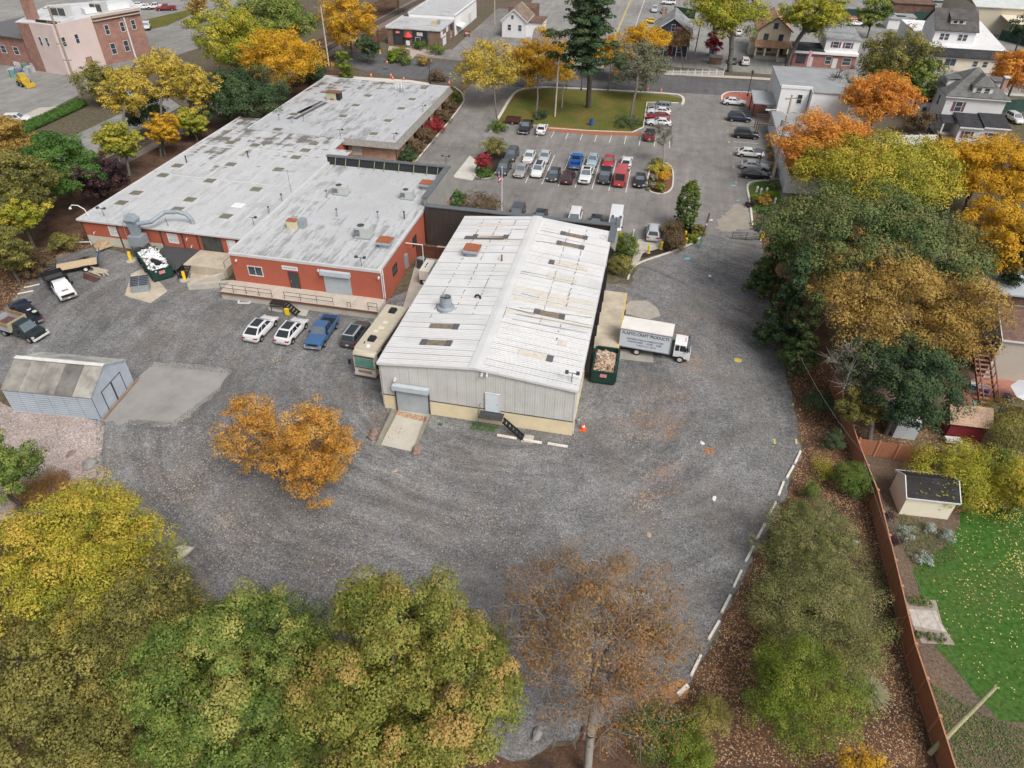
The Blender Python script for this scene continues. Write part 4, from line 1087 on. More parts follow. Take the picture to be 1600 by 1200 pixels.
for px,py in[(213,301.5),(190,317),(297,312),(277,327),(353,338),(372,321),(400,296),(328,282.5),(361,257),(277.5,259),(255,274),(360,223),(398.5,227),(435,265),(462,246),(477,235),(490,224.5),(434,202.5),(403,296)]:
 if(px,py)==(403,296):continue
 p = G(px,py,LZ+.12)
 mb = MB(); mb.box(p.x-.84,p.x+.84,p.y-.74,p.y+.74,LZ-.01,LZ+.13); sk = mb.build('skylight',COPE,lf)
 mb = MB(); mb.add([(p.x-.76,p.y-.66,LZ+.14),(p.x+.76,p.y-.66,LZ+.14),(p.x+.76,p.y+.66,LZ+.14),(p.x-.76,p.y+.66,LZ+.14),(p.x-.68,p.y-.58,LZ+.22),(p.x+.68,p.y-.58,LZ+.22),(p.x+.68,p.y+.58,LZ+.22),(p.x-.68,p.y+.58,LZ+.22)],[(4,5,6,7),(0,1,5,4),(1,2,6,5),(2,3,7,6),(3,0,4,7)])
 mb.v = [v-lf.location for v in mb.v]; mb.build('pane',SKYW if px==372 else SKYL,sk,local=True)
 # dock, platform and steps before it
pl = thing('loading_platform','dark loading platform with tan concrete deck in front of the wide low factory','loading dock',(-61,66.5,0))
mb = MB(); mb.box(-61.2,-56.2,66.8,LY0-.12,1.06,1.16); mb.build('deck',M('rubber_deck',(.06,.062,.065),rough=.8,var=.2,world=True),pl)
mb = MB(); mb.box(-56.1,-50.2,68.2,LY0-.12,0,1.17); mb.build('concrete_deck',CONC_T,pl)
mb = MB()
for x in(-61,-58.6,-56.4):
 for y in(67,69.5):mb.bar((x,y,0),(x,y,1.05),.1,.1)
mb.build('platform_leg',STEEL_D,pl)
mb = MB()
for x0,y0,x1,y1 in((-61.1,66.9,-56.3,66.9),(-61.1,66.9,-61.1,70.0)):
 for i in range(4):mb.bar((x0+(x1-x0)*i/3,y0+(y1-y0)*i/3,1.16),(x0+(x1-x0)*i/3,y0+(y1-y0)*i/3,2.15),.045,.045)
 for z in(1.65,2.15):mb.bar((x0,y0,z),(x1,y1,z),.04,.04)
for y in(68.4,70.6):mb.bar((-50.4,y,1.17),(-50.4,y,2.1),.045,.045)
mb.bar((-50.4,68.4,2.1),(-50.4,70.6,2.1),.04,.04); mb.build('railing',STEEL_D,pl)
for k in range(5):
 t_ = (k+.5)/5; mb = MB(); mb.box(-56.05,-55.1,66.6+1.55*t_,66.85+1.55*t_,1.1*t_-.02,1.1*t_+.04); mb.build('stair_tread',BLACK,pl)
mb = MB()
for x in(-56.09,-55.06):mb.bar((x,66.5,.05),(x,68.18,1.15),.05,.16)
mb.build('stair_stringer',BLACK,pl)
rw = thing('retaining_wall','angled concrete wall around the pit beside the orange-red building','wall',(-51,66,0))
mb = MB(); mb.bar((-53.4,64.6,.35),(-48.4,66.6,.35),.45,.75); mb.bar((-53.5,64.75,.36),(-50.6,68.1,.36),.4,.74); mb.build('wall_body',CONC,rw)
# ------------------------------------------------------------------ brick building behind
BX0,BX1,BY0,BY1,BZ = -68.6,-41.9,109.0,141.6,3.75
bb = thing('brick_building','flat-roofed brick building with grey shake fascia and clipped bushes along it','building',(BX0,BY0,0))
BRW = brick_mat('red_tan_brick',(.40,.19,.12),(.52,.31,.21),(.46,.40,.34))
mb = MB(); mb.prism([(BX0+.3,BY0+5.6),(-51.0+.4,BY0+5.6),(-51.0+.4,BY0+.3),(BX1-.3,BY0+.3),(BX1-.3,BY1),(BX0+.3,BY1)],0,BZ-.35); mb.build('wall',BRW,bb)
BROOF = roof_mat('white_roof_streaked',(.44,.45,.47),(.17,.17,.168),.75,'y',rust=.25,moss=(144,160))
mb = MB(); mb.prism([(BX0,109.2),(-51.0,BY0-.2),(BX1,BY0-.2),(BX1,BY1),(BX0,BY1)],BZ-.349,BZ+.01); mb.build('roof',BROOF,bb)
FAS = rib_mat('grey_shake_fascia',(.20,.19,.175),.4,'x',streak=.5,dirt=(.42,.40,.37))
mb = MB()
for(x0,y0,x1,y1,nx,ny) in((-51.0,BY0-.2,BX1,BY0-.2,0,-1),(BX1,BY0-.2,BX1,BY1,1,0)):
 ex = .75
 a,b = Vector((x0,y0,BZ+.06)),Vector((x1,y1,BZ+.06)); n_ = Vector((nx,ny,0)); dn = Vector((0,0,-.85))
 c_ = Vector((0,-ex,0)) if nx else Vector((ex,0,0))
 if nx:q = [a,a+n_*ex+Vector((0,-ex,0))+dn,b+n_*ex+dn,b]
 else:q = [a,a+n_*ex+dn,b+n_*ex+Vector((ex,0,0))+dn,b]
 if(q[1]-q[0]).cross(q[2]-q[0]).dot(n_)<0:q = q[::-1]
 mb.slab(q,.1)
mb.build('fascia',FAS,bb)
mb = MB(); mb.box(BX0-.15,BX1+.05,BY1,BY1+.25,BZ-.1,BZ+.12); mb.box(BX0-.2,BX0+.05,109.3,BY1-.001,BZ-.1,BZ+.1); mb.build('roof_edge',COPE,bb)
mb = MB(); mb.tube([(BX1+.1,BY0+.1,2.9),(BX1-.15,BY0+.2,2.5),(BX1-.15,BY0+.2,0)],.07,6); mb.build('downpipe',BLACK,bb)
window(bb,(-49.8,BY0+.3,1.1),(1,0,0),(0,-1,0),1.5,1.3,frame=TRIMW,pane=GLB,sash=False)
for k in range(6):
 window(bb,(BX1-.3,114.5+4.4*k,.7),(0,1,0),(1,0,0),.8,2.0,frame=BLACK,pane=GLASS)
for px,py in[(460,179),(536,182),(556,165),(575,150),(627,170),(644,155.5),(606,189),(584,209.5),(662,138),(506,144.5),(527,130)]:
 p = G(px,py,BZ+.12)
 mb = MB(); mb.box(p.x-.8,p.x+.8,p.y-.7,p.y+.7,BZ-.01,BZ+.16); sk = mb.build('skylight',COPE,bb)
 mb = MB(); mb.box(p.x-.66,p.x+.66,p.y-.56,p.y+.56,BZ+.161,BZ+.24); mb.v = [v-bb.location for v in mb.v]; mb.build('pane',SKYL,sk,local=True)
for a,b in[((450,186),(503,158)),((460,186),(510,160)),((466,176),(487,166))]:
 A = G(*a,BZ+.03); B = G(*b,BZ+.03); mb = MB(); mb.bar((A.x,A.y,BZ+.02),(B.x,B.y,BZ+.02),.8,.05); mb.build('tar_strip',BITU,bb)
 # ------------------------------------------------------------------ vehicles
def at(t,v):return v
def loft(mb,rings,caps=True,m=0):
 n = len(rings[0]); vs = [p for r in rings for p in r]; fs = []
 for i in range(len(rings)-1):
  for k in range(n):
   a,b = i*n+k,i*n+(k+1)%n
   fs.append((a,a+n,b+n,b))
 if caps:fs.append(tuple(range(n))); fs.append(tuple((len(rings)-1)*n+k for k in range(n))[::-1])
 mb.add(vs,fs,m)
def hull_ring(x,w,zb,zt,crown=.03):
 hw = w/2
 p = [(hw*.80,zb),(hw*.97,zb+.10),(hw,zb+(zt-zb)*.45),(hw*.975,zt-.10),(hw*.88,zt),(hw*.45,zt+crown)]
 return[(x,y,z) for y,z in p]+[(x,-y,z) for y,z in p[::-1]]
_WH = {}
def wheel(parent,x,y,r,w=.22,rim=ALLOY):
 key = (round(r,2),w,rim.name)
 if key not in _WH:
  mb = MB(); n = 18; vs = []; prof = [(-w/2,r*.6),(-w/2,r*.94),(-w*.38,r),(w*.38,r),(w/2,r*.94),(w/2,r*.6)]
  for yy,rr in prof:vs+=[(rr*math.cos(6.2832*k/n),yy,rr*math.sin(6.2832*k/n)) for k in range(n)]
  fs = [(i*n+k,i*n+(k+1)%n,(i+1)*n+(k+1)%n,(i+1)*n+k) for i in range(5) for k in range(n)]
  mb.add(vs,fs)
  rb = MB(); rb.lathe([(r*.62,0),(r*.58,.03),(r*.25,.02),(r*.18,.05),(.01,.05)],14)
  rb.v = [Vector((v.x,-v.z,v.y)) for v in rb.v]
  _WH[key] = (mb.mesh('tyre',RUBBER),rb.mesh('rim',rim))
 ty,ri = _WH[key]
 o = put('wheel',ty,parent,(x,y,r))
 if y>0:put('rim',ri,o,(0,w/2-.04,0),(math.pi,0,0) if True else 0)
 else:put('rim',ri,o,(0,-w/2+.04,0))
 return o
def quad_on(c00,c10,c11,c01,a0,a1,b0,b1,off,th=.02):
 """panel on a bilinear patch, pushed out by off"""
 c = [Vector(v) for v in(c00,c10,c11,c01)]
 f = lambda a,b:c[0]*(1-a)*(1-b)+c[1]*a*(1-b)+c[2]*a*b+c[3]*(1-a)*b
 q = [f(a0,b0),f(a1,b0),f(a1,b1),f(a0,b1)]
 n = (q[1]-q[0]).cross(q[2]-q[0]).normalized()
 return[p+n*off for p in q],n
def pane_part(parent,name,corners,a0,a1,b0,b1,mat,off=.012):
 q,n = quad_on(*corners,a0,a1,b0,b1,off)
 mb = MB(); mb.slab(q,.025); return mb.build(name,mat,parent,local=True)
 # kind: length, width, height, belt profile [(x fraction from rear 0..1, top z, width factor)], cab (rear base, rear roof, front roof, front base) fractions
KINDS = dict(sedan=dict(L=4.75,W=1.82,H=1.45,zb=.26,r=.32,hull=[(0,.66,.80),(.015,.84,.9),(.06,.98,.95),(.2,1.0,1),(.45,.95,1),(.70,.93,1),(.86,.86,.97),(.96,.74,.9),(1,.56,.78)],cab=(.07,.24,.52,.71)),suv=dict(L=4.7,W=1.9,H=1.70,zb=.32,r=.36,hull=[(0,.70,.84),(.012,1.0,.93),(.05,1.06,.97),(.3,1.06,1),(.66,1.05,1),(.74,1.05,1),(.90,.98,.97),(.97,.86,.92),(1,.62,.82)],cab=(.015,.10,.56,.72)),coupe_suv=dict(L=4.85,W=1.94,H=1.62,zb=.30,r=.37,hull=[(0,.72,.78),(.02,1.0,.9),(.07,1.07,.96),(.3,1.06,1),(.66,1.0,1),(.78,.98,1),(.92,.86,.95),(.975,.74,.88),(1,.55,.74)],cab=(.04,.24,.58,.76)),jeep=dict(L=4.3,W=1.9,H=1.82,zb=.42,r=.4,hull=[(0,.75,.95),(.01,1.08,.96),(.3,1.1,1),(.62,1.1,1),(.68,1.1,.96),(.92,1.06,.9),(.975,1.0,.9),(1,.62,.88)],cab=(.01,.05,.56,.64)),van=dict(L=5.9,W=2.0,H=2.55,zb=.35,r=.36,hull=[(0,.7,.94),(.01,1.15,.98),(.3,1.2,1),(.78,1.2,1),(.86,1.2,.98),(.95,1.05,.94),(.985,.9,.88),(1,.6,.8)],cab=(.0,.015,.74,.87)),minivan=dict(L=5.0,W=1.95,H=1.78,zb=.3,r=.34,hull=[(0,.68,.86),(.01,.98,.95),(.3,1.03,1),(.7,1.02,1),(.8,1.0,.98),(.93,.9,.95),(.98,.76,.88),(1,.58,.78)],cab=(.01,.07,.58,.80)),pickup=dict(L=5.75,W=2.0,H=1.88,zb=.42,r=.40,hull=[(0,.7,.95),(.005,1.12,.96),(.2,1.13,1),(.40,1.13,1),(.64,1.12,1),(.72,1.12,1),(.93,1.06,.97),(.985,.96,.93),(1,.62,.88)],cab=(.375,.395,.60,.71)),)
def car(kind,pos,head,pnt,label,cat='car',name='parked_car',group=None,rails=False,sunroof=False,roof=None,plate=True,dark_trim=True,bedcol=None,rear_glass=True,scale=1.0):
 k = KINDS[kind]; L,Wd,H,zb = k['L']*scale,k['W'],k['H'],k['zb']
 t = thing(name,label,cat,(pos[0],pos[1],0.012),head,group)
 X = lambda f:-L/2+f*L
 mb = MB()
 rings = [hull_ring(X(f),Wd*wf,zb+(.08 if f in(0,1) else 0),z) for f,z,wf in k['hull']]
 # cab shell
 rb,rr,fr,fb = [X(f) for f in k['cab']]
 belt = [z for f,z,w in k['hull'] if.2<=f<=.75][0]-.015
 bw,tw = Wd*.445,Wd*(.36 if kind not in('van','jeep') else.425)
 zr = H-.04
 if kind=='pickup':
  cut = k['cab'][0]
  front = [r for r,(f,z,wf) in zip(rings,k['hull']) if f>=.4]
  r0 = hull_ring(X(cut-.005),Wd,zb,1.13)
  loft(mb,[r0]+front)
  body = mb
  bed = MB(); bx0,bx1 = X(.0),X(cut-.012); hw = Wd/2
  bed.box(bx0+.02,bx1,-hw*.96,hw*.96,zb+.05,.72)
  bed.box(bx0+.02,bx1,hw*.86,hw*.985,.721,1.14); bed.box(bx0+.02,bx1,-hw*.985,-hw*.86,.721,1.14)
  bed.box(bx1-.08,bx1,-hw*.859,hw*.859,.721,1.13)
  bed.build('truck_bed',pnt,t,local=True)
  ln = MB(); ln.box(bx0+.1,bx1-.085,-hw*.855,hw*.855,.722,.75); ln.build('bed_liner',bedcol or BLACK,t,local=True)
  tg = MB(); tg.box(bx0-.04,bx0+.018,-hw*.93,hw*.93,.70,1.12); tg.build('tailgate',pnt,t,local=True)
  bp = MB(); bp.box(bx0-.14,bx0-.02,-hw*.92,hw*.92,.48,.66); bp.build('bumper',CHROME,t,local=True)
 else:
  loft(mb,rings)
 cr = []
 for x,w_,z in((rb,bw,belt),(rr,tw,zr-.02)):pass
 base = [(rb,-bw,belt),(fb,-bw,belt),(fb,bw,belt),(rb,bw,belt)]
 top = [(rr,-tw,zr-.01),(fr,-tw,zr-.02),(fr,tw,zr-.02),(rr,tw,zr-.01)]
 mb.add(base+top,[(0,1,5,4),(1,2,6,5),(2,3,7,6),(3,0,4,7)])
 mb.build('body',pnt,t,local=True,smooth=38)
 # crowned roof panel
 rp = MB(); nx,ny = 6,6; vs = []
 for i in range(nx+1):
  for j in range(ny+1):
   u,v = i/nx,j/ny*2-1
   vs.append((rr-.02+(fr-rr+.04)*u,v*(tw+.012),zr-.015+.055*(1-v**4*.9)*(1-(2*u-1)**4*.8)))
 rp.add(vs,[(i*(ny+1)+j,(i+1)*(ny+1)+j,(i+1)*(ny+1)+j+1,i*(ny+1)+j+1) for i in range(nx) for j in range(ny)])
 rp.build('roof',roof or pnt,t,local=True,smooth=60)
 g_ = GLASS
 B,T = base,top
 pane_part(t,'windscreen',(B[1],B[2],T[2],T[1]),.06,.94,.06,.93,GLASS_B)
 if rear_glass:pane_part(t,'rear_window',(B[3],B[0],T[0],T[3]),.08,.92,.12,.9,g_)
 spans = {'pickup':[(.05,.46),(.52,.90)],'van':[(.80,.97)],'sedan':[(.12,.46),(.5,.90)],'minivan':[(.06,.36),(.4,.63),(.67,.92)]}.get(kind,[(.05,.30),(.34,.62),(.66,.94)])
 for a0,a1 in spans:
  pane_part(t,'side_window',(B[0],B[1],T[1],T[0]),a0,a1,.12,.88,g_)
  pane_part(t,'side_window',(B[2],B[3],T[3],T[2]),1-a1,1-a0,.12,.88,g_)
  # lights, grille, plates, mirrors, trim
 hf = Wd/2
 for s in(-1,1):
  lb = MB(); lb.box(L/2-.22,L/2-.035,s*hf*.80-.16,s*hf*.80+.10*s if False else s*hf*.80+.12,.60,.76); lb.build('headlight',LAMPL,t,local=True)
  tb = MB(); tz = .72 if kind in('sedan','coupe_suv') else.78
  if kind in('van','pickup','jeep','minivan'):tb.box(-L/2-.05,-L/2+.12,s*hf*.90-.07,s*hf*.90+.07,.74,1.08)
  else:tb.box(-L/2-.01,-L/2+.2,s*hf*.72-.2,s*hf*.72+.2,tz,tz+.15)
  tb.build('tail_light',REDL,t,local=True)
  mm = MB(); mx = X(k['cab'][3])-.35; mm.box(mx-.09,mx+.07,s*(hf+.02)-.1,s*(hf+.02)+.1,belt-.02,belt+.15); mm.build('mirror',BLACK if kind in('jeep','van','pickup') else pnt,t,local=True)
  for xf in(.185,.815):
   wheel(t,X(xf),s*(hf-.10),k['r'])
   ar = MB(); n = 12; cx = X(xf); rr_ = k['r']+.07
   q = [(cx+rr_*math.cos(math.pi*i/n),s*(hf+.004),k['r']+rr_*math.sin(math.pi*i/n)*.95) for i in range(n+1)]
   ar.slab(q if s<0 else q[::-1],.03); ar.build('wheel_arch',BLACK,t,local=True)
  if rails:
   rl = MB(); rl.tube([(rr+.1,s*tw*.93,zr+.03),(rr+.3,s*tw*.93,zr+.09),(fr-.3,s*tw*.93,zr+.09),(fr-.05,s*tw*.93,zr+.03)],.022,5); rl.build('roof_rail',BLACK,t,local=True)
 gb = MB(); gb.box(L/2-.12,L/2-.012,-hf*.55,hf*.55,.42 if kind!='pickup' else.6,.66 if kind!='pickup' else.92); gb.build('grille',BLACK,t,local=True)
 if kind=='pickup' or kind=='jeep':
  bp = MB(); bp.box(L/2-.08,L/2+.1,-hf*.92,hf*.92,.44,.62); bp.build('bumper',CHROME if kind=='pickup' else BLACK,t,local=True)
 if plate:
  pb = MB(); pb.box(-L/2-.065,-L/2-.02,-.16,.16,.60,.72); pb.build('licence_plate',PLATE,t,local=True)
  pb = MB(); pb.box(L/2-.02,L/2+.02+(.09 if kind in('pickup','jeep') else 0),-.15,.15,.46,.57); pb.build('licence_plate',PLATE,t,local=True)
 if sunroof:
  sb = MB(); z = zr+.045; sb.box(rr+.12,fr-.1,-tw*.72,tw*.72,z-.02,z+.004); sb.build('sunroof',GLASS,t,local=True)
 lw = MB(); lw.box(X(.22),X(.78),-hf*.985,hf*.985,zb+.01,zb+.12); lw.build('sill_trim',BLACK,t,local=True)
 return t
P_WHITE = paint('white',(.64,.645,.655)); P_PEARL = paint('pearl_white',(.58,.585,.585)); P_SILVER = paint('silver',(.42,.44,.46)); P_GREY = paint('grey',(.20,.215,.23))
P_DGREY = paint('dark_grey',(.06,.068,.075)); P_BLACK = paint('black',(.014,.015,.018)); P_NAVY = paint('navy',(.016,.022,.045)); P_BLUE = paint('blue',(.02,.13,.48))
P_MIDBL = paint('mid_blue',(.045,.11,.24)); P_RED = paint('red',(.40,.025,.03)); P_CRIM = paint('crimson',(.24,.02,.025)); P_VRED = paint('van_red',(.42,.055,.06)); P_MAROON = paint('maroon',(.07,.03,.035))
P_MAUVE = paint('mauve_grey',(.30,.28,.285)); P_ICE = paint('ice_blue',(.30,.38,.42)); P_YEL = paint('yellow',(.6,.42,.04)); P_DGREEN = paint('dark_green_black',(.012,.022,.026))
def cpos(px,py,z=.75):return G(px,py,z)
LOT = 'cars parked in the paved lot'
for kind,px,py,hd,pt,la,kw in[('suv',787,261,-90,P_DGREY,'dark grey sport utility at the left end of the front row in the lot',dict(rails=True)),('suv',799.5,240,-90,P_DGREY,'dark grey sport utility behind the one at the left end of the lot',{}),('sedan',827,244,-90,P_PEARL,'white sedan behind the mauve-grey sedan',{}),('sedan',814.5,265,-90,P_MAUVE,'mauve-grey sedan in the front row of the lot',{}),('suv',841,264,-90,P_WHITE,'white sport utility with sunroof in the front row of the lot',dict(sunroof=True)),('sedan',851,244,-90,P_SILVER,'pale silver sedan directly behind the white sport utility with sunroof',{}),('sedan',865.5,271,-90,P_DGREY,'dark grey sedan in the front row between the white sport utility and the maroon one',{}),('suv',888,274,90,P_MAROON,'maroon sport utility with rails, rear towards the factory',dict(rails=True)),('pickup',900.5,249,90,P_BLUE,'bright blue pickup with its open bed towards the factory',{}),('sedan',926,249,-90,P_ICE,'ice-blue sedan behind the white pickup',{}),('pickup',916.5,271,-90,P_WHITE,'white pickup with sunroof facing the factory',dict(sunroof=True)),('sedan',951,251,-90,P_RED,'red sedan behind the dark off-roader',{}),('jeep',945.5,274,-90,P_DGREY,'dark off-roader with black roof in the front row',dict(roof=BLACK)),('sedan',979,252,90,P_WHITE,'white sedan half hidden by the red van',{}),('van',971,272,90,P_VRED,'tall red van in the front row of the lot',{}),('sedan',1000,280,-90,P_BLACK,'black small car at the right end of the front row',{}),('jeep',1015.5,209,90,P_CRIM,'dark red off-roader beside the lawn corner',dict(roof=BLACK)),('pickup',822,196,-90,P_BLACK,'black pickup at the edge of the lawn',{}),('sedan',847,200,90,P_WHITE,'white sedan beside the black pickup at the lawn',{}),('suv',1031,165,180,P_GREY,'grey sport utility topmost of the four cars in the corner bay',{}),('sedan',1030,173,180,P_WHITE,'white sedan between the grey and the red car in the corner bay',{}),('sedan',1028,181,180,P_CRIM,'dark red sedan in the corner bay',{}),('sedan',1030,190,180,P_WHITE,'white sedan nearest the lawn corner, lowest in the corner bay',{}),('sedan',1148,158,0,P_WHITE,'white sedan by the red pavers at the top of the right-hand bays',{}),('suv',1156,182,0,P_NAVY,'navy sport utility in the right-hand bays',{}),('suv',1167,208,0,P_BLACK,'black sport utility with roof rails in the right-hand bays',dict(rails=True)),('sedan',1173,238,0,P_PEARL,'white sedan behind the grey sign in the right-hand bays',{}),('sedan',1179,258,0,P_SILVER,'silver sedan in the right-hand bays',{}),('sedan',1181,271,0,P_BLACK,'black sedan next to the flower garden',{}),('jeep',808,332,-90,P_DGREY,'grey off-roader peeking over the screen wall near the flagpole',{}),('sedan',844,338,-90,P_DGREEN,'dark green car half hidden behind the screen wall',{}),('minivan',898,340,-90,P_WHITE,'white people carrier behind the warehouse roof',{}),('sedan',931,347,-90,P_BLACK,'black car between the white people carrier and the white van',{}),('van',962,345,-90,P_WHITE,'tall white van behind the warehouse corner',{}),('suv',1021,360,90,P_SILVER,'silver sport utility with silver rails beside the entry bed',dict(rails=True)),]:
 p = cpos(px,py,KINDS[kind]['H']*.5); car(kind,p,hd+RND.uniform(-1.5,1.5),pt,la,cat='van' if kind=='van' else('pickup' if kind=='pickup' else 'car'),group=LOT,**kw)
YARD = 'vehicles parked in the gravel yard'
car('coupe_suv',cpos(407,511),88,P_WHITE,'left white sport utility of the two before the loading dock',group=YARD,sunroof=True)
car('coupe_suv',cpos(455,515),88,P_WHITE,'right white sport utility of the two, beside the blue pickup',group=YARD,sunroof=True)
car('pickup',cpos(503,516,.9),-88,P_MIDBL,'blue pickup with a black bed before the loading dock',cat='pickup',group=YARD,bedcol=BLACK)
car('suv',cpos(556,520),88,P_DGREY,'dark grey sport utility beside the motorhome',group=YARD,sunroof=True,rails=True,roof=P_SILVER)
car('pickup',cpos(38,485,.9),148,P_NAVY,'dark navy pickup with gear in its bed beside the dump truck',cat='pickup',group=YARD)
FAR = 'cars far off by the brick works'
for kind,px,py,hd,pt,la,kw in[('suv',27,185,20,P_WHITE,'white sport utility below the recycling lot',{}),('pickup',196,150,25,P_WHITE,'white pickup under the yellow ash trees',{}),('sedan',213,7,200,P_WHITE,'white car leftmost of the row beyond the brick building',{}),('sedan',226,10,200,P_WHITE,'second white car of the row beyond the brick building',{}),('pickup',243,10,205,P_WHITE,'white pickup in the row beyond the brick building',{}),('pickup',259,12,205,P_CRIM,'dark red pickup ending the row beyond the brick building',{}),('jeep',229,41,-60,P_WHITE,'white off-roader at the corner of the brick building',{}),('sedan',186,3,200,P_BLACK,'black car behind the roof of the brick building',{}),('suv',282,100,30,P_DGREY,'dark car under the trees by the road bend',{})]:
 car(kind,cpos(px,py),hd,pt,la,group=FAR,cat='pickup' if kind=='pickup' else 'car',**kw)
TOP = 'cars near the houses at the top'
for kind,px,py,hd,pt,la,kw in[('suv',1023,14,-90,P_SILVER,'silver sport utility on the lot beside the main street',{}),('sedan',1038,16,-90,P_DGREY,'dark car beside the silver one by the main street',{}),('sedan',1020,32,0,P_YEL,'yellow car beside the navy house roof',{}),('suv',1045,3,180,P_WHITE,'white car at the top edge above the navy house',{}),('suv',1164,95,92,P_WHITE,'white sport utility in the driveway of the tan house',{}),('sedan',1145,93,92,P_DGREY,'grey car in the driveway next to the white sport utility',{}),('sedan',1154,50,90,P_WHITE,'white car behind the tan house driveway',{}),('pickup',888,66,10,P_WHITE,'white pickup behind the tall pine',{}),('sedan',1335,29,10,P_RED,'red car behind the white shop',{}),('sedan',1338,36,10,P_WHITE,'white car below the red car behind the white shop',{}),('sedan',1322,21,10,P_BLACK,'black car above the red car behind the white shop',{}),('suv',1586,184,-80,P_PEARL,'white sport utility beside the big white house',dict(rails=True)),('suv',1452,112,60,P_WHITE,'white car half hidden behind the big white house',{})]:
 car(kind,cpos(px,py),hd,pt,la,group=TOP,cat='pickup' if kind=='pickup' else 'car',**kw)
 # ---- box truck
p = G(968,541); q = G(1082,562); hdg = -4.5
bt = thing('box_truck','white box truck with blue-grey lettered side at the loading dock','truck',(3.3,64.0,.012),hdg)
BOXP = M('truck_box_panel',(.54,.58,.63),rough=.5,var=.05); BOXT = M('truck_box_roof',(.66,.64,.60),rough=.6,var=.1,scale=.8)
mb = MB(); mb.box(-3.9,1.55,-1.2,1.2,.95,3.25); mb.build('box',BOXP,bt,local=True)
mb = MB(); mb.box(-3.92,1.57,-1.22,1.22,3.251,3.33); mb.build('box_roof',BOXT,bt,local=True)
mb = MB()
for y in(-1.225,1.185):mb.box(-3.93,1.58,y,y+.04,3.12,3.25); mb.box(-3.93,1.58,y,y+.04,.93,1.03)
mb.box(1.5,1.6,-1.23,-1.19,1.03,3.12); mb.box(1.5,1.6,1.19,1.23,1.03,3.12); mb.build('box_trim',M('trim_grey',(.30,.31,.33),rough=.4,metal=.3,var=.05),bt,local=True)
mb = MB(); loft(mb,[[(x,y,z) for y,z in((1.02*f,.72),(1.05*f,1.5),(.98*f,2.28+dz),(.55*f,2.36+dz),(-.55*f,2.36+dz),(-.98*f,2.28+dz),(-1.05*f,1.5),(-1.02*f,.72))] for x,f,dz in((1.95,1,0),(2.9,1,0),(3.2,.98,-.06))])
loft(mb,[[(x,y,z) for y,z in((1.0,.55),(1.03,.9),(1.0,zt),(-1.0,zt),(-1.03,.9),(-1.0,.55))] for x,zt in((3.1,1.5),(3.62,1.42),(3.7,1.0),(3.66,.56))])
mb.build('cab',WHITE,bt,local=True,smooth=35)
F0 = [(3.625,-.95,1.44),(3.625,.95,1.44),(3.215,.86,2.24),(3.215,-.86,2.24)]
mb = MB(); mb.slab([Vector(v)+Vector((.02,0,.01)) for v in F0],.1); mb.build('windscreen',GLASS_B,bt,local=True)
for s in(-1,1):
 y = s*1.06
 for x0,x1,xt in((2.05,2.48,2.48),(2.55,3.3,3.08)):
  q_ = [(x0,y,1.5),(x1,y,1.5),(xt,s*1.0,2.18),(x0,s*1.0,2.18)]
  mb = MB(); mb.slab(q_ if s<0 else q_[::-1],.03); mb.build('side_window',GLASS,bt,local=True)
 mb = MB(); mb.box(3.3,3.42,y-.12+s*.15,y+.12+s*.15,1.6,2.05); mb.build('mirror',BLACK,bt,local=True)
 mb = MB(); mb.box(3.64,3.72,s*.78-.14,s*.78+.14,.82,1.0); mb.build('headlight',LAMPL,bt,local=True)
 for x in(2.75,-1.9):wheel(bt,x,s*.95,.42,.3,rim=M('painted_rim',(.5,.5,.48),var=.1))
mb = MB(); mb.box(-3.6,3.0,-.45,.45,.5,.85); mb.box(1.6,1.95,-.8,.8,.7,1.6); mb.build('chassis',STEEL_D,bt,local=True)
mb = MB(); mb.box(3.55,3.74,-1.02,1.02,.42,.68); mb.build('bumper',WHITE,bt,local=True)
mb = MB()
for y in(-.3,0,.3):mb.box(2.95,3.05,y-.05,y+.05,2.36,2.42)
mb.build('marker_lamp',M('amber_lens',(.5,.16,.02),var=0),bt,local=True)
def letters(parent,name,txt,loc,size,rot,mat,bold=0.0,align='CENTER',sx=1.0):
 cu = bpy.data.curves.new(name,'FONT'); cu.body = txt; cu.size = size; cu.align_x = align; cu.align_y = 'CENTER'; cu.extrude = .004; cu.offset = bold
 cu.materials.append(mat); tmp = bpy.data.objects.new(name,cu); me = bpy.data.meshes.new_from_object(tmp); bpy.data.objects.remove(tmp)
 o = bpy.data.objects.new(name,me); COL.objects.link(o)
 o.parent = parent; o.location = loc; o.rotation_euler = rot; o.scale = (sx,1,1); return o
SR = (math.radians(90),0,0)
letters(bt,'lettering','PLASTIC-CRAFT PRODUCTS',(-1.2,-1.206,2.78),.50,SR,NAVYT,.012,sx=.80)
letters(bt,'lettering','DISTRIBUTORS & FABRICATORS',(-1.2,-1.206,2.12),.27,SR,NAVYT,.004,sx=1.02)
letters(bt,'lettering','PLASTIC SHEET  -  RODS  -  TUBE',(-1.2,-1.206,1.78),.27,SR,NAVYT,.004,sx=.92)
letters(bt,'lettering','1-800-627-3010',(-1.0,-1.206,1.42),.30,SR,M('blue_grey_ink',(.14,.2,.3),var=0),.002,sx=1.1)
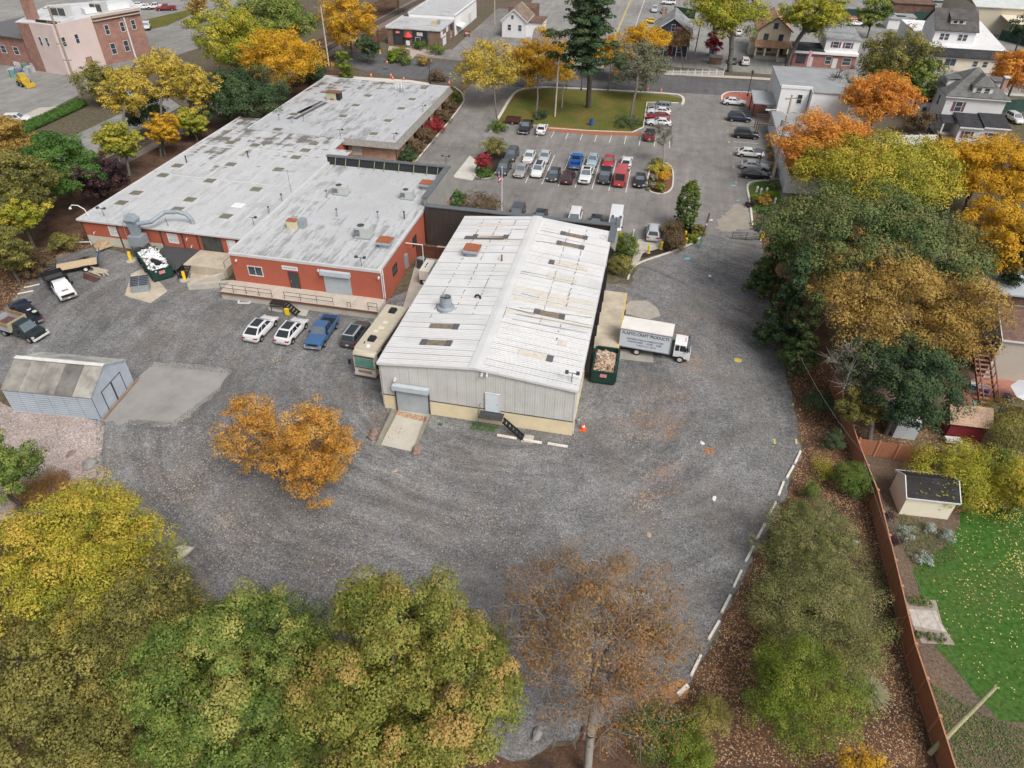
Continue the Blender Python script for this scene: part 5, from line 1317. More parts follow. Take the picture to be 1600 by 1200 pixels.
# ---- motorhome
rv = thing('motorhome','beige and brown motorhome with rooftop units between the dark car and the warehouse','motorhome',(-25.55,57.4,.012),-93)
RVB = M('rv_beige',(.50,.45,.36),rough=.4,var=.06); RVD = M('rv_brown',(.10,.075,.055),rough=.4,var=.1); RVR = M('rv_roof_tan',(.47,.42,.33),rough=.6,var=.12,scale=.7)
hl = 4.45
mb = MB(); mb.box(-hl,hl-.35,-1.25,1.25,.45,3.3)
loft(mb,[[(x,y,z) for y,z in((1.22*f,.45),(1.25*f,1.2),(1.25*f,zt-.15),(1.1*f,zt),(-1.1*f,zt),(-1.25*f,zt-.15),(-1.25*f,1.2),(-1.22*f,.45))] for x,f,zt in((hl-.351,1,3.3),(hl+.05,.985,3.22),(hl+.28,.94,2.95))])
mb.build('body',RVB,rv,local=True,smooth=35)
mb = MB(); mb.box(-hl+.05,hl-.3,-1.18,1.18,3.301,3.36); mb.build('roof',RVR,rv,local=True)
mb = MB(); mb.slab([(hl+.30,-1.02,1.5),(hl+.30,1.02,1.5),(hl+.30,1.02,2.6),(hl+.30,-1.02,2.6)],.1); mb.build('windscreen',M('teal_windscreen',(.10,.26,.22),rough=.15,var=.3,spec=.8),rv,local=True)
mb = MB(); mb.slab([(hl+.295,-1.12,1.32),(hl+.295,1.12,1.32),(hl+.295,1.12,1.44),(hl+.295,-1.12,1.44)],.1); mb.slab([(hl+.295,-1.12,2.66),(hl+.295,1.12,2.66),(hl+.295,1.05,2.86),(hl+.295,-1.05,2.86)],.1); mb.build('front_band',RVD,rv,local=True)
mb = MB(); mb.box(hl+.2,hl+.33,-.75,.75,.75,1.05); mb.build('grille',M('rv_grille',(.22,.2,.2),var=.2),rv,local=True)
mb = MB(); mb.box(hl+.1,hl+.42,-1.18,1.18,.42,.68); mb.build('bumper',M('rv_bumper',(.52,.44,.37),var=.05),rv,local=True)
for s in(-1,1):
 mb = MB(); mb.box(hl+.2,hl+.33,s*.95-.16,s*.95+.16,.74,1.04); mb.build('headlight',LAMPL,rv,local=True)
 mb = MB(); mb.tube([(hl+.2,s*1.18,2.2),(hl+.45,s*1.5,2.2)],.03,5); mb.box(hl+.38,hl+.52,s*1.55-.13,s*1.55+.13,1.75,2.3); mb.build('mirror',BLACK,rv,local=True)
 for x in(hl-1.5,-hl+3.2):wheel(rv,x,s*1.1,.48,.3)
 mb = MB(); mb.box(-hl,hl-.3,s*1.252-.02,s*1.252+.02,1.7,2.0); mb.box(-hl,hl-1.4,s*1.252-.02,s*1.252+.02,.6,.78); mb.build('side_stripe',RVD,rv,local=True)
 for x in(-3.6,-1.3,1.0,3.6):
  mb = MB(); mb.box(x-.55,x+.55,s*1.262-.025,s*1.262+.025,2.05,2.85); mb.build('side_window',GLASS,rv,local=True)
mb = MB(); mb.box(-hl+.4,hl-1.6,1.27,1.75,1.0,3.0); mb.build('slide_out',M('slide_brown',(.17,.14,.11),var=.15),rv,local=True)
mb = MB(); mb.tube([(-hl+.6,1.42,3.12),(hl-1.2,1.42,3.12)],.09,8); mb.build('awning_roll',BLACK,rv,local=True)
for x in(2.35,-3.2):
 mb = MB(); mb.add([(x-.45,-.38,3.361),(x+.45,-.38,3.361),(x+.45,.38,3.361),(x-.45,.38,3.361),(x-.36,-.3,3.66),(x+.36,-.3,3.66),(x+.36,.3,3.66),(x-.36,.3,3.66)],[(4,5,6,7),(0,1,5,4),(1,2,6,5),(2,3,7,6),(3,0,4,7)]); mb.build('roof_air_conditioner',BLACK,rv,local=True)
for x,y,s_ in((.2,.1,.28),(-.9,.1,.25),(.9,-.2,.22)):
 mb = MB(); mb.box(x-s_,x+s_,y-s_,y+s_,3.361,3.44); mb.build('roof_vent',M('vent_cream',(.62,.58,.47),var=.08),rv,local=True)
mb = MB(); mb.lathe([(.26,3.361),(.26,3.42),(.15,3.56),(.02,3.6)],12,(3.6,.1,0)); mb.build('satellite_dome',WHITE,rv,local=True)
mb = MB(); mb.tube([(3.3,-.5,3.37),(3.0,-.5,3.5)],.05,5); mb.build('antenna',BLACK,rv,local=True)
# ---- dump trucks
def dump(name,label,pos,hd,cabp,bedm,wood=False):
 t = thing(name,label,'dump truck',(pos[0],pos[1],.012),hd,YARD)
 mb = MB(); w = 2.0
 rg = [hull_ring(x,w*f,.5,z) for x,z,f in((.25,1.2,1),(1.6,1.22,1),(2.0,1.22,.99),(2.85,1.12,.96),(3.05,1.0,.92),(3.12,.7,.88))]
 loft(mb,rg)
 B = [(.3,-.89,1.2),(2.0,-.89,1.2),(2.0,.89,1.2),(.3,.89,1.2)]; T = [(.36,-.74,1.96),(1.35,-.74,1.95),(1.35,.74,1.95),(.36,.74,1.96)]
 mb.add(B+T,[(0,1,5,4),(1,2,6,5),(2,3,7,6),(3,0,4,7),(4,5,6,7)]); mb.build('cab',cabp,t,local=True,smooth=38)
 pane_part(t,'windscreen',(B[1],B[2],T[2],T[1]),.05,.95,.06,.94,GLASS_B)
 pane_part(t,'side_window',(B[0],B[1],T[1],T[0]),.2,.85,.12,.88,GLASS); pane_part(t,'side_window',(B[2],B[3],T[3],T[2]),.15,.8,.12,.88,GLASS)
 mb = MB(); mb.box(2.95,3.13,-.72,.72,.62,.98); mb.build('grille',BLACK,t,local=True)
 mb = MB(); mb.box(3.02,3.22,-.98,.98,.45,.66); mb.build('bumper',CHROME if not wood else TRIMW,t,local=True)
 mb = MB(); mb.box(3.221,3.24,-.16,.16,.5,.62); mb.build('licence_plate',PLATE,t,local=True)
 mb = MB(); mb.box(2.35,2.5,-.35,.35,1.2,1.24); mb.build('hood_scoop',BLACK,t,local=True)
 for s in(-1,1):
  mb = MB(); mb.box(2.9,3.1,s*.84-.12,s*.84+.12,.72,.95); mb.build('headlight',LAMPL,t,local=True)
  mb = MB(); mb.box(1.45,1.6,s*1.14-.12,s*1.14+.12,1.25,1.6); mb.build('mirror',BLACK,t,local=True)
  wheel(t,2.3,s*.88,.41,.25); wheel(t,-1.3,s*.86,.41,.42)
 mb = MB(); mb.box(-2.9,2.2,-.4,.4,.45,.8); mb.build('chassis',STEEL_D,t,local=True)
 # dump bed: floor, sides, headboard with cab shield, tailgate
 mb = MB(); mb.box(-2.9,.1,-1.1,1.1,.95,1.05); mb.build('bed_floor',STEEL_D if not wood else M('rust_floor',(.12,.06,.05),var=.4,scale=3),t,local=True)
 for s in(-1,1):
  mb = MB(); y = s*1.12
  mb.box(-2.9,.1,y-.04,y+.04,.95,1.5); mb.build('bed_side',M('bed_grey',(.33,.37,.42),var=.15,rough=.5) if wood else BLACK,t,local=True)
  mb = MB(); mb.box(-2.9,.08,y-.035,y+.035,1.501,2.05 if wood else 1.62); mb.build('side_board',M('plywood_side',(.32,.20,.10),var=.3,scale=2,rough=.8) if wood else BLACK,t,local=True)
 mb = MB(); mb.box(.101,.17,-1.16,1.16,.95,2.08 if wood else 2.0); mb.build('headboard',M('headboard_tan',(.36,.33,.22),var=.2) if wood else BLACK,t,local=True)
 if not wood:
  mb = MB(); mb.slab([(.18,-1.1,2.0),(.75,-1.05,2.12),(.75,1.05,2.12),(.18,1.1,2.0)],.05); mb.build('cab_shield',BLACK,t,local=True)
 mb = MB(); mb.box(-2.99,-2.92,-1.1,1.1,.97,1.6); mb.build('tailgate',BLACK if not wood else M('bed_grey',(.33,.37,.42)),t,local=True)
 return t
dump('dump_truck','white-cabbed dump truck with a black dump bed by the flatbed trailer',G(93,445,.9),-35,P_WHITE,None)
dump('dump_truck','dark green dump truck with plywood-sided bed at the left edge',G(30,512,.9),-10,P_DGREEN,None,wood=True)
gp = G(38,483,.9)
for dx,dy,m_,nm,la in((-.6,-.5,M('lid_white',(.65,.62,.66),var=.05),'bucket','bucket with a pale lid in the navy pickup bed'),(-1.2,-.9,M('lid_green',(.45,.55,.47),var=.05),'bucket','bucket with a greenish lid in the navy pickup bed')):
 b_ = thing(nm,la,'bucket',(gp.x-dx*1.6,gp.y+dy*.6,.78)); mb = MB(); mb.lathe([(.2,0),(.24,.42)],12); mb.build('bucket_body',BLACK,b_,local=True); mb = MB(); mb.lathe([(.26,.421),(.26,.47)],12); mb.build('lid',m_,b_,local=True)
 # ---- flatbed trailer
tr = thing('flatbed_trailer','flatbed trailer with raw plank deck and raised blue ramp','trailer',tuple(G(123,420)),38)
for k in range(9):
 y = -1.0+k*.222; mb = MB(); mb.box(-2.3,2.3,y+.006,y+.214,.64,.70+.004*(k%2)); mb.build('deck_plank',PLY,tr,local=True)
mb = MB(); mb.box(-2.4,2.4,-1.1,-1.005,.5,.68); mb.box(-2.4,2.4,1.005,1.1,.5,.68); mb.box(-2.4,-2.31,-1.0,1.0,.5,.68); mb.box(2.31,2.4,-1.0,1.0,.5,.68)
mb.bar((-2.4,.6,.55),(-3.7,0,.5),.09,.09); mb.bar((-2.4,-.6,.55),(-3.7,0,.5),.09,.09); mb.build('frame',BLACK,tr,local=True)
for s in(-1,1):
 wheel(tr,.9,s*1.25,.36,.22,rim=WHITE)
 mb = MB(); mb.box(.35,1.45,s*1.26-.13,s*1.26+.13,.75,.80); mb.build('mudguard',BLACK,tr,local=True)
mb = MB()
for y in(-.95,-.5,0,.5,.95):mb.bar((2.4,y,.62),(3.0,y,2.0),.06,.06)
mb.bar((3.0,-1,2.0),(3.0,1,2.0),.06,.06); mb.bar((2.72,-1,1.35),(2.72,1,1.35),.05,.05); mb.build('ramp_gate',M('blue_steel',(.05,.09,.22),var=.2),tr,local=True)
# small dark red trailer on the lot
p = G(802,193); tr2 = thing('utility_trailer','small dark red utility trailer at the lawn corner','trailer',(p.x,p.y,0),0)
mb = MB(); mb.box(-1.4,1.4,-.8,.8,.5,.58); mb.box(-1.4,1.4,-.8,-.72,.581,1.2); mb.box(-1.4,1.4,.72,.8,.581,1.2); mb.box(-1.4,-1.32,-.719,.719,.581,1.2); mb.box(1.32,1.4,-.719,.719,.581,1.2)
mb.build('trailer_box',M('oxblood',(.08,.03,.025),var=.3),tr2,local=True)
for s in(-1,1):wheel(tr2,0,s*.92,.32,.2)
mb = MB(); mb.bar((1.4,0,.5),(2.4,0,.45),.08,.08); mb.build('drawbar',STEEL_D,tr2,local=True)
# ------------------------------------------------------------------ houses and shops round the site
SID_W = rib_mat('white_clapboard',(.66,.66,.675),.2,'z',var=.05,streak=.08)
SID_C = rib_mat('cream_clapboard',(.66,.60,.48),.2,'z',var=.05,streak=.08)
SID_N = rib_mat('navy_clapboard',(.04,.055,.09),.2,'z',var=.08,streak=.05)
SID_T = rib_mat('taupe_clapboard',(.46,.44,.38),.18,'z',var=.05,streak=.08)
STUC_W = M('white_stucco',(.72,.725,.735),rough=.8,var=.06,scale=.5)
SH_GREY = shingle_mat('grey_shingle',(.24,.25,.255)); SH_DARK = shingle_mat('dark_shingle',(.095,.09,.088)); SH_TAN = shingle_mat('tan_shingle',(.36,.22,.14))
SH_BRN = shingle_mat('brown_shingle',(.15,.095,.075)); SH_MIX = shingle_mat('streaked_grey_shingle',(.14,.14,.138),.4); SH_BLK = shingle_mat('black_shingle',(.045,.045,.05)); SH_PALE = shingle_mat('pale_brown_shingle',(.36,.25,.18))
SHUT = M('burgundy_shutter',(.17,.06,.09),rough=.6,var=.1)
CHIM = brick_mat('chimney_brick',(.32,.13,.09),(.40,.2,.14),(.4,.37,.33))
# navy gabled house
h = House('house','navy gabled house with a grey roof and white trimmed attic window','house',(-3.7,195.0),9.0,12)
h.wall_gable('wall',0,9.0,0,12,0,5.5,8.6,SID_N); h.roof_gable(0,9.0,0,12,5.5,8.6,SH_GREY,trim=TRIMW,ov=.5)
h.win('S',4.1,5.6,.8,1.5,frame=TRIMW); h.win('S',1.4,3.3,.9,1.4); h.win('S',6.4,3.3,.9,1.4)
h.block('porch_roof',-.1,9.1,-2.2,-.01,2.75,2.95,SH_DARK)
for x in(.2,2.9,6.0,8.7):h.block('porch_post',x-.09,x+.09,-2.1,-1.92,0,2.749,TRIMW)
h.door('S',4.0,.3,1.0,2.1,M('maroon_door',(.18,.05,.05)),frame=TRIMW); h.win('S',6.2,1.0,1.0,1.3); h.win('S',1.4,1.0,1.0,1.3)
h.block('chimney',1.2,1.9,9.5,10.2,6.0,9.4,CHIM)
fl = MB(); q = [h.P(5.3,-.12,6.2),h.P(6.4,-.12,6.2),h.P(6.4,-.12,6.75),h.P(5.3,-.12,6.75)]
fg = thing('flag','red and white flag beside the attic window of the navy house','flag',tuple(q[0])); fl.slab(q,.03); fl.build('flag_cloth',M('flag_cloth_pink',(.55,.2,.22),var=.4,scale=4),fg)
# tan house
h = House('house','tan gabled house with an orange-brown roof and porch','house',(21.8,200.2),7.9,12)
h.wall_gable('wall',0,7.9,0,12,0,6.2,9.1,SID_C); h.roof_gable(0,7.9,0,12,6.2,9.1,SH_TAN,trim=M('brown_trim',(.1,.06,.045)),ov=.45)
for u,z,w_,hh in((3.5,6.6,.9,1.2),(1.6,3.7,1.0,1.6),(5.2,3.7,1.0,1.6)):h.win('S',u,z,w_,hh,frame=M('navy_frame',(.1,.12,.18)))
h.block('porch_base',-.2,8.3,-3.2,-.01,0,.9,M('porch_base',(.3,.27,.24)))
mb = MB(); mb.slab([h.P(-.5,-3.6,3.0),h.P(8.6,-3.6,3.0),h.P(8.6,-.0,3.9),h.P(-.5,0,3.9)],.15); mb.build('porch_roof',SH_TAN,h.t)
for x in(0,2.2,5.4,8.0):h.block('porch_post',x-.2,x+.2,-3.1,-2.7,.901,2.98,SID_C)
for x in(.6,2.8):h.win('S',x,1.4,1.2,1.2)
h.door('S',6.0,.95,1.0,2.0,SH_DARK)
for k in range(4):h.block('porch_step',5.2,7.4,-3.5-.35*k,-3.2-.35*k,0,.8-.2*k,CONC)
h.block('chimney',5.4,6.1,8.5,9.2,7.5,10.4,CHIM)
h.block('bay',-1.3,-.01,1.0,4.0,0,3.2,SID_C); h.block('bay_roof',-1.5,-.02,.8,4.2,3.201,3.5,SH_TAN)
# white brick shop
h = House('shop','low brick shop with white fascia and a white upper storey','shop',(30.4,193.2),14.5,9)
h.block('wall',0,14.5,0,9,0,3.0,brick_mat('shop_brick',(.28,.08,.06),(.34,.12,.09),(.35,.3,.28)))
h.block('fascia',-.3,14.8,-.5,9.2,3.001,3.5,STUC_W)
h.block('roof',-.1,7.0,-.3,9,3.501,3.6,SH_BLK)
h.block('upper_wall',7.0,14.8,1.8,13.5,3.502,6.0,SID_W)
mb = MB(); mb.slab([h.P(6.7,1.5,6.0),h.P(15.1,1.5,6.0),h.P(15.1,13.8,6.35),h.P(6.7,13.8,6.35)],.15); mb.v = [v+Vector((0,0,.16)) for v in mb.v]; mb.build('upper_roof',SH_GREY,h.t)
for u in(1.8,4.6):
 h.win('S',7.0+u,4.2,1.2,1.3,y0=1.8); h.shutters('S',7.0+u,4.2,1.2,1.3,SHUT,y0=1.8)
for v in(1.5,4.5,7.5):h.win('W',v,4.4,1.0,1.2,x0=7.0,y1=13.5)
h.win('S',.9,.8,2.0,1.7,frame=BLACK,sash=False); h.door('S',3.6,.05,1.1,2.2,TRIMW); h.win('S',7.6,.9,1.3,1.6); h.door('S',9.3,.05,1.1,2.2,TRIMW); h.win('S',11.6,.9,1.8,1.5)
bn = thing('feather_banner','tall pink feather banner in front of the brick shop','banner',tuple(h.P(3.2,-1.6,0)))
mb = MB(); mb.tube([h.P(3.2,-1.6,0),h.P(3.2,-1.6,4.0)],.03,6); mb.build('banner_pole',STEEL_D,bn)
mb = MB(); mb.slab([h.P(3.22,-1.6,.7),h.P(3.8,-1.6,.7),h.P(3.9,-1.6,3.7),h.P(3.5,-1.6,4.0),h.P(3.22,-1.6,4.0)],.02); mb.build('banner_cloth',M('pink_cloth',(.62,.38,.45),var=.25,scale=2),bn)
# white two-storey commercial building
h = House('commercial_building','white two-storey commercial building with grey flat roof','building',(22.3,145.9),12.6,15.5)
mb = MB(); mb.prism([h.P(x,y,0) for x,y in((0,0),(5.5,0),(5.5,-1.6),(12.4,-1.6),(13.0,15.5),(-.3,15.5))],0,7.0); mb.build('wall',STUC_W,h.t)
mb = MB(); mb.prism([h.P(x,y,0) for x,y in((-.2,.35),(5.7,.35),(5.7,-1.8),(12.6,-1.8),(13.2,15.7),(-.5,15.7))],7.001,7.12); mb.build('roof',M('grey_roll_roof',(.27,.28,.29),rough=.85,var=.2,scale=.5),h.t)
h.block('parapet',-.1,5.6,-.12,.3,7.001,7.5,STUC_W)
h.win('S',3.3,4.4,.8,1.6,frame=TRIMW,pane=GLASS); h.win('S',2.9,1.2,.8,1.6,frame=TRIMW,pane=GLB)
for v in(2,5,8.5,12):h.win('W',v,4.4,.9,1.6,frame=TRIMW)
for v in(3,9):h.win('W',v,1.2,1.2,1.6,frame=TRIMW)
mb = MB(); mb.tube([h.P(5.3,-.12,7.2),h.P(5.3,-.12,.5),h.P(4.5,-.12,.3)],.07,6); mb.build('downpipe',BLACK,h.t)
mb = MB(); mb.slab([h.P(-4.3,1.5,3.5),h.P(-.02,1.5,3.5),h.P(-.02,9.5,3.7),h.P(-4.3,9.5,3.7)],.2); mb.build('canopy',M('canopy_grey',(.32,.34,.35),var=.15),h.t)
for y in(2.0,9.0):
 mb = MB(); mb.box(h.o.x-4.1,h.o.x-3.9,h.o.y+y-.1,h.o.y+y+.1,0,3.29); mb.build('canopy_post',BLACK,h.t)
 # long low shed
h = House('storage_shed','long low white-walled shed with a grey and brown roof beside the right bays','shed',(21.2,112.6),6.2,31.5)
h.block('wall',0,6.2,0,31.5,0,3.0,STUC_W)
h.block('rear_roof',.0,6.6,17.0,31.8,3.001,3.12,M('grey_roll_roof',(.27,.28,.29)))
h.block('roof',.25,6.4,-.2,16.99,3.001,3.09,shingle_mat('brown_grey_shingle',(.16,.12,.105)))
h.block('roof_edge',-.08,.24,-.2,16.99,2.9,3.16,STUC_W)
# barrels along the shed wall
for k,(px,py) in enumerate([(1205,234),(1207,246),(1211,262),(1217,270)]):
 p = G(px,py,.5); b_ = thing('planter','%s round planter of dry brown plants from the far end of the shed wall'%['first','second','third','fourth'][k],'planter',(20.4,p.y,0),group='planters along the shed wall')
 mb = MB(); mb.lathe([(.42,0),(.52,.4),(.5,.75),(.40,.75),(.38,.68)],14); mb.build('tub',WOOD,b_,local=True)
 c = clumps('ball',20,.5,.5,np.random.default_rng(k)); n = 260; kk = RNG.integers(0,20,n); off = RNG.normal(size=(n,3))*.14
 nr = RNG.normal(size=(n,3))+np.array([0,0,1.0]); nr/=np.linalg.norm(nr,axis=1,keepdims=True)
 put('plant',leaf_mesh('plant',c[kk,:3]+off+np.array([0,0,.85]),nr,RNG.uniform(.07,.13,n),RNG.random(n),L_TAN),b_)
 # big white hip-roofed house
h = House('house','large white hip-roofed house with dormers, burgundy shutters and a tall chimney','house',(52.6,149.2),10.2,10.6,0)
h.block('wall',0,10.2,0,10.6,0,6.9,SID_W)
mb = MB(); o_ = .5
e = [h.P(-o_,-o_,6.95),h.P(10.2+o_,-o_,6.95),h.P(10.2+o_,10.6+o_,6.95),h.P(-o_,10.6+o_,6.95)]; a1,a2 = h.P(4.9,5.0,10.9),h.P(5.3,5.6,10.9)
for nm,q in(('roof_slope',[e[0],e[1],a1]),('roof_slope',[e[1],e[2],a2,a1]),('roof_slope',[e[2],e[3],a2]),('roof_slope',[e[3],e[0],a1,a2])):
 mb = MB(); mb.slab(q,.12); mb.build(nm,SH_MIX,h.t)
mb = MB(); mb.add([p-Vector((0,0,.005)) for p in e]+[p-Vector((0,0,.17)) for p in e],[(0,1,2,3),(7,6,5,4),(0,4,5,1),(1,5,6,2),(2,6,7,3),(3,7,4,0)]); mb.v = [v-Vector((0,0,.13)) for v in mb.v]; mb.build('eaves',TRIMW,h.t)
# south dormer (hipped) and west dormer
h.block('dormer_wall',4.0,7.4,.45,4.6,7.0,8.75,SID_W)
mb = MB(); d0,d1,y0 = 3.7,7.7,.15
for q in([h.P(d0,y0,8.75),h.P(d1,y0,8.75),h.P(5.7,2.0,10.3)],[h.P(d1,y0,8.75),h.P(d1,4.6,8.75),h.P(5.7,5.0,10.3),h.P(5.7,2.0,10.3)],[h.P(5.7,2.0,10.3),h.P(5.7,5.0,10.3),h.P(d0,4.6,8.75),h.P(d0,y0,8.75)]):
 mb.slab(q,.1)
mb.build('dormer_roof',SH_MIX,h.t)
h.win('S',4.55,7.35,.85,1.1,y0=.45); h.win('S',5.95,7.35,.85,1.1,y0=.45)
h.block('dormer_wall',.4,4.2,3.9,6.7,7.0,8.7,SID_W)
mb = MB(); mb.slab([h.P(.1,3.6,8.75),h.P(4.4,3.6,9.3),h.P(4.4,7.0,9.3),h.P(.1,7.0,8.75)],.12); mb.v = [v+Vector((0,0,.13)) for v in mb.v]; mb.build('dormer_roof',SH_MIX,h.t)
for v in(4.2,5.2):h.win('W',v,7.3,.7,1.1,x0=.4)
h.block('chimney',8.9,9.6,1.4,2.2,6.5,10.2,CHIM); h.block('chimney_cap',8.75,9.75,1.25,2.35,10.201,10.4,TRIMW)
h.block('east_dormer',8.4,10.0,3.6,6.4,7.0,9.0,SID_W); h.block('dormer_roof',8.0,10.3,3.3,6.7,9.001,9.15,SH_MIX)
h.win('S',1.9,4.2,1.1,1.7); h.shutters('S',1.9,4.2,1.1,1.7,SHUT)
for u in(2.0,6.2):h.win('W',u,4.2,.9,1.7)
h.win('W',8.2,1.2,1.0,1.7); h.win('W',3.0,1.2,.9,1.6)
h.block('porch_bay',-1.6,-.01,7.2,9.8,0,3.6,SID_W); h.block('bay_roof',-1.9,-.02,6.9,10.1,3.601,3.9,SH_BLK); window(h.t,h.P(-1.2,7.2,1.0),h.ux,-h.uy,.8,1.6)
# front wing in three bays with their own roofs
h.block('wing_wall',2.3,10.4,-5.0,-.02,0,2.9,SID_W)
for x0,x1,dz in((2.1,6.2,0),(6.21,10.7,.25)):
 mb = MB(); mb.slab([h.P(x0,-5.4,2.92+dz),h.P(x1,-5.4,2.92+dz),h.P(x1,-.03,3.9+dz),h.P(x0,-.03,3.9+dz)],.14); mb.v = [v+Vector((0,0,.14)) for v in mb.v]; mb.build('wing_roof',SH_BLK,h.t)
 h.block('wing_trim',x0,x1,-5.5,-5.41,2.78+dz,3.04+dz,TRIMW)
mb = MB(); mb.slab([h.P(-.3,-3.2,2.95),h.P(2.09,-3.2,2.95),h.P(2.09,-.03,3.5),h.P(-.3,-.03,3.5)],.14); mb.build('porch_roof',SH_BLK,h.t)
h.block('porch_post',-.1,.15,-3.1,-2.85,0,2.8,TRIMW); h.block('porch_deck',-.2,2.29,-3.1,-.02,0,.9,CONC)
for k in range(5):h.block('porch_step',.3,2.1,-3.45-.32*k,-3.12-.32*k,0,.78-.15*k,WOOD)
h.win('S',3.4,1.0,1.0,1.2,y0=-5.0); h.shutters('S',3.4,1.0,1.0,1.2,SHUT,y0=-5.0); h.win('S',7.4,1.0,1.4,1.2,y0=-5.0); h.shutters('S',7.4,1.0,1.4,1.2,SHUT,y0=-5.0)
h.door('W',10.6-(-2.2)-1.0 if False else 5.2,.9,.9,2.0,TRIMW)
# white fence beside it
f = thing('white_fence','white vinyl fence behind the orange trees beside the big white house','fence',tuple(G(1360,222)))
A = G(1352,228); B = G(1458,226)
for k in range(8):
 a = A.lerp(B,k/8); b = A.lerp(B,(k+1)/8-.004); mb = MB(); mb.bar((a.x,a.y,.95),(b.x,b.y,.95),.07,1.8); mb.build('fence_panel',WHITE,f)
 mb = MB(); mb.box(a.x-.09,a.x+.09,a.y-.09,a.y+.09,0,2.0); mb.build('fence_post',TRIMW,f)
 # white house behind with white low roof
h = House('house','white house with a dark gambrel block rising over a low white roof','house',(63.5,198.6),17.0,22)
h.block('wall',0,16.5,0,9.5,0,3.0,SID_C)
mb = MB(); mb.slab([h.P(-.5,-.6,3.0),h.P(17,-.6,3.0),h.P(17.0,3.6,4.1),h.P(.2,3.6,4.1)],.15); mb.v = [v+Vector((0,0,.16)) for v in mb.v]; mb.build('front_roof',SH_BLK,h.t)
mb = MB(); mb.prism([h.P(x,y,0) for x,y in((0,3.7),(17.2,3.7),(21.5,40),(9,40),(0,30))],3.9,4.15); mb.build('low_roof',roof_mat('white_low_roof',(.72,.72,.72),(.4,.4,.4),.5),h.t)
h.block('low_wall',.2,17.0,9.51,38,0,3.89,STUC_W)
h.block('upper_wall',1.2,10.6,9.0,19.8,4.151,7.0,SID_W)
for x in(2.6,6.8):h.win('S',x,4.9,.9,1.4,y0=9.0); h.win('S',x+1.15,4.9,.9,1.4,y0=9.0)
mb = MB(); mb.slab([h.P(.8,8.4,6.9),h.P(11.0,8.4,6.9),h.P(11.0,14.6,10.9),h.P(.8,14.6,10.9)],.15); mb.slab([h.P(.8,14.61,10.9),h.P(11.0,14.61,10.9),h.P(11.0,20.6,6.9),h.P(.8,20.6,6.9)],.15); mb.v = [v+Vector((0,0,.15)) for v in mb.v]; mb.build('upper_roof',SH_DARK,h.t)
mb = MB(); mb.add([h.P(1.2,9.0,7.0),h.P(1.2,19.8,7.0),h.P(1.2,14.6,10.6),h.P(1.4,9.0,7.0),h.P(1.4,19.8,7.0),h.P(1.4,14.6,10.6)],[(0,2,1),(3,4,5),(0,3,5,2),(1,2,5,4),(0,1,4,3)]); mb.build('gable_wall',SID_W,h.t)
h.block('dormer_wall',4.4,7.8,10.4,13.0,8.2,9.3,SID_W); mb = MB(); mb.slab([h.P(4.1,9.9,9.4),h.P(8.1,9.9,9.4),h.P(8.1,14.4,10.7),h.P(4.1,14.4,10.7)],.12); mb.build('dormer_roof',SH_DARK,h.t)
for x in(5.0,6.3):h.win('S',x,8.45,.8,.6,y0=10.4,sash=False)
h.door('S',1.0,.05,1.3,2.2,GLASS,frame=TRIMW); h.win('S',2.9,1.1,2.4,1.5,sash=False,mull=1); h.win('S',9.2,1.2,1.0,1.2); h.win('S',11.4,1.2,1.0,1.2)
# cream metal hall at the top right
h = House('metal_hall','cream metal hall with a pale ribbed roof at the top right corner','building',(84.5,244),40,30)
h.block('wall',0,40,0,30,0,6.8,M('hall_cream',(.50,.45,.35),rough=.7,var=.06,scale=.3))
mb = MB(); mb.slab([h.P(-.4,-.5,7.0),h.P(40.4,-.5,7.0),h.P(40.4,15,9.4),h.P(-.4,15,9.4)],.2); mb.build('roof',rib_mat('hall_roof',(.52,.55,.53),.6,'x',streak=.1),h.t)
mb = MB(); mb.slab([h.P(7,-9,4.6),h.P(30,-9,4.6),h.P(30,-.02,5.2),h.P(7,-.02,5.2)],.2); mb.build('canopy',M('canopy_cream',(.66,.58,.45),var=.08),h.t)
for x in(8,18,28):h.block('canopy_post',x-.12,x+.12,-8.7,-8.46,0,4.39,TRIMW)
# container-like white stacks and green screens at the top
for k,(px,py,w_,la) in enumerate([(1305,6,8,'white parked box trailer at the top, left one'),(1400,2,9,'white parked box trailer at the top, middle one'),(1470,4,10,'white parked box trailer at the top, right one'),(1120,2,8,'white parked box trailer behind the big street tree')]):
 p = G(px,py); t = thing('box_trailer',la,'trailer',(p.x,p.y,0),4,'box trailers at the top edge')
 mb = MB(); mb.box(-w_/2,w_/2,-1.25,1.25,.9,3.6); mb.build('box',WHITE,t,local=True); mb = MB()
 for x in(-w_/2+1,w_/2-1.5):mb.box(x-.5,x+.5,-1.1,1.1,0,.899)
 mb.build('running_gear',BLACK,t,local=True)
 mb = MB()
 for k2 in range(5):mb.box(-w_/2+.2+k2*(w_-.4)/4-.04,-w_/2+.2+k2*(w_-.4)/4+.04,-1.29,-1.251,.9,3.6)
 mb.build('side_rib',STEEL_D,t,local=True)
GRNF = M('green_screen_mesh',(.03,.07,.06),rough=.9,var=.2)
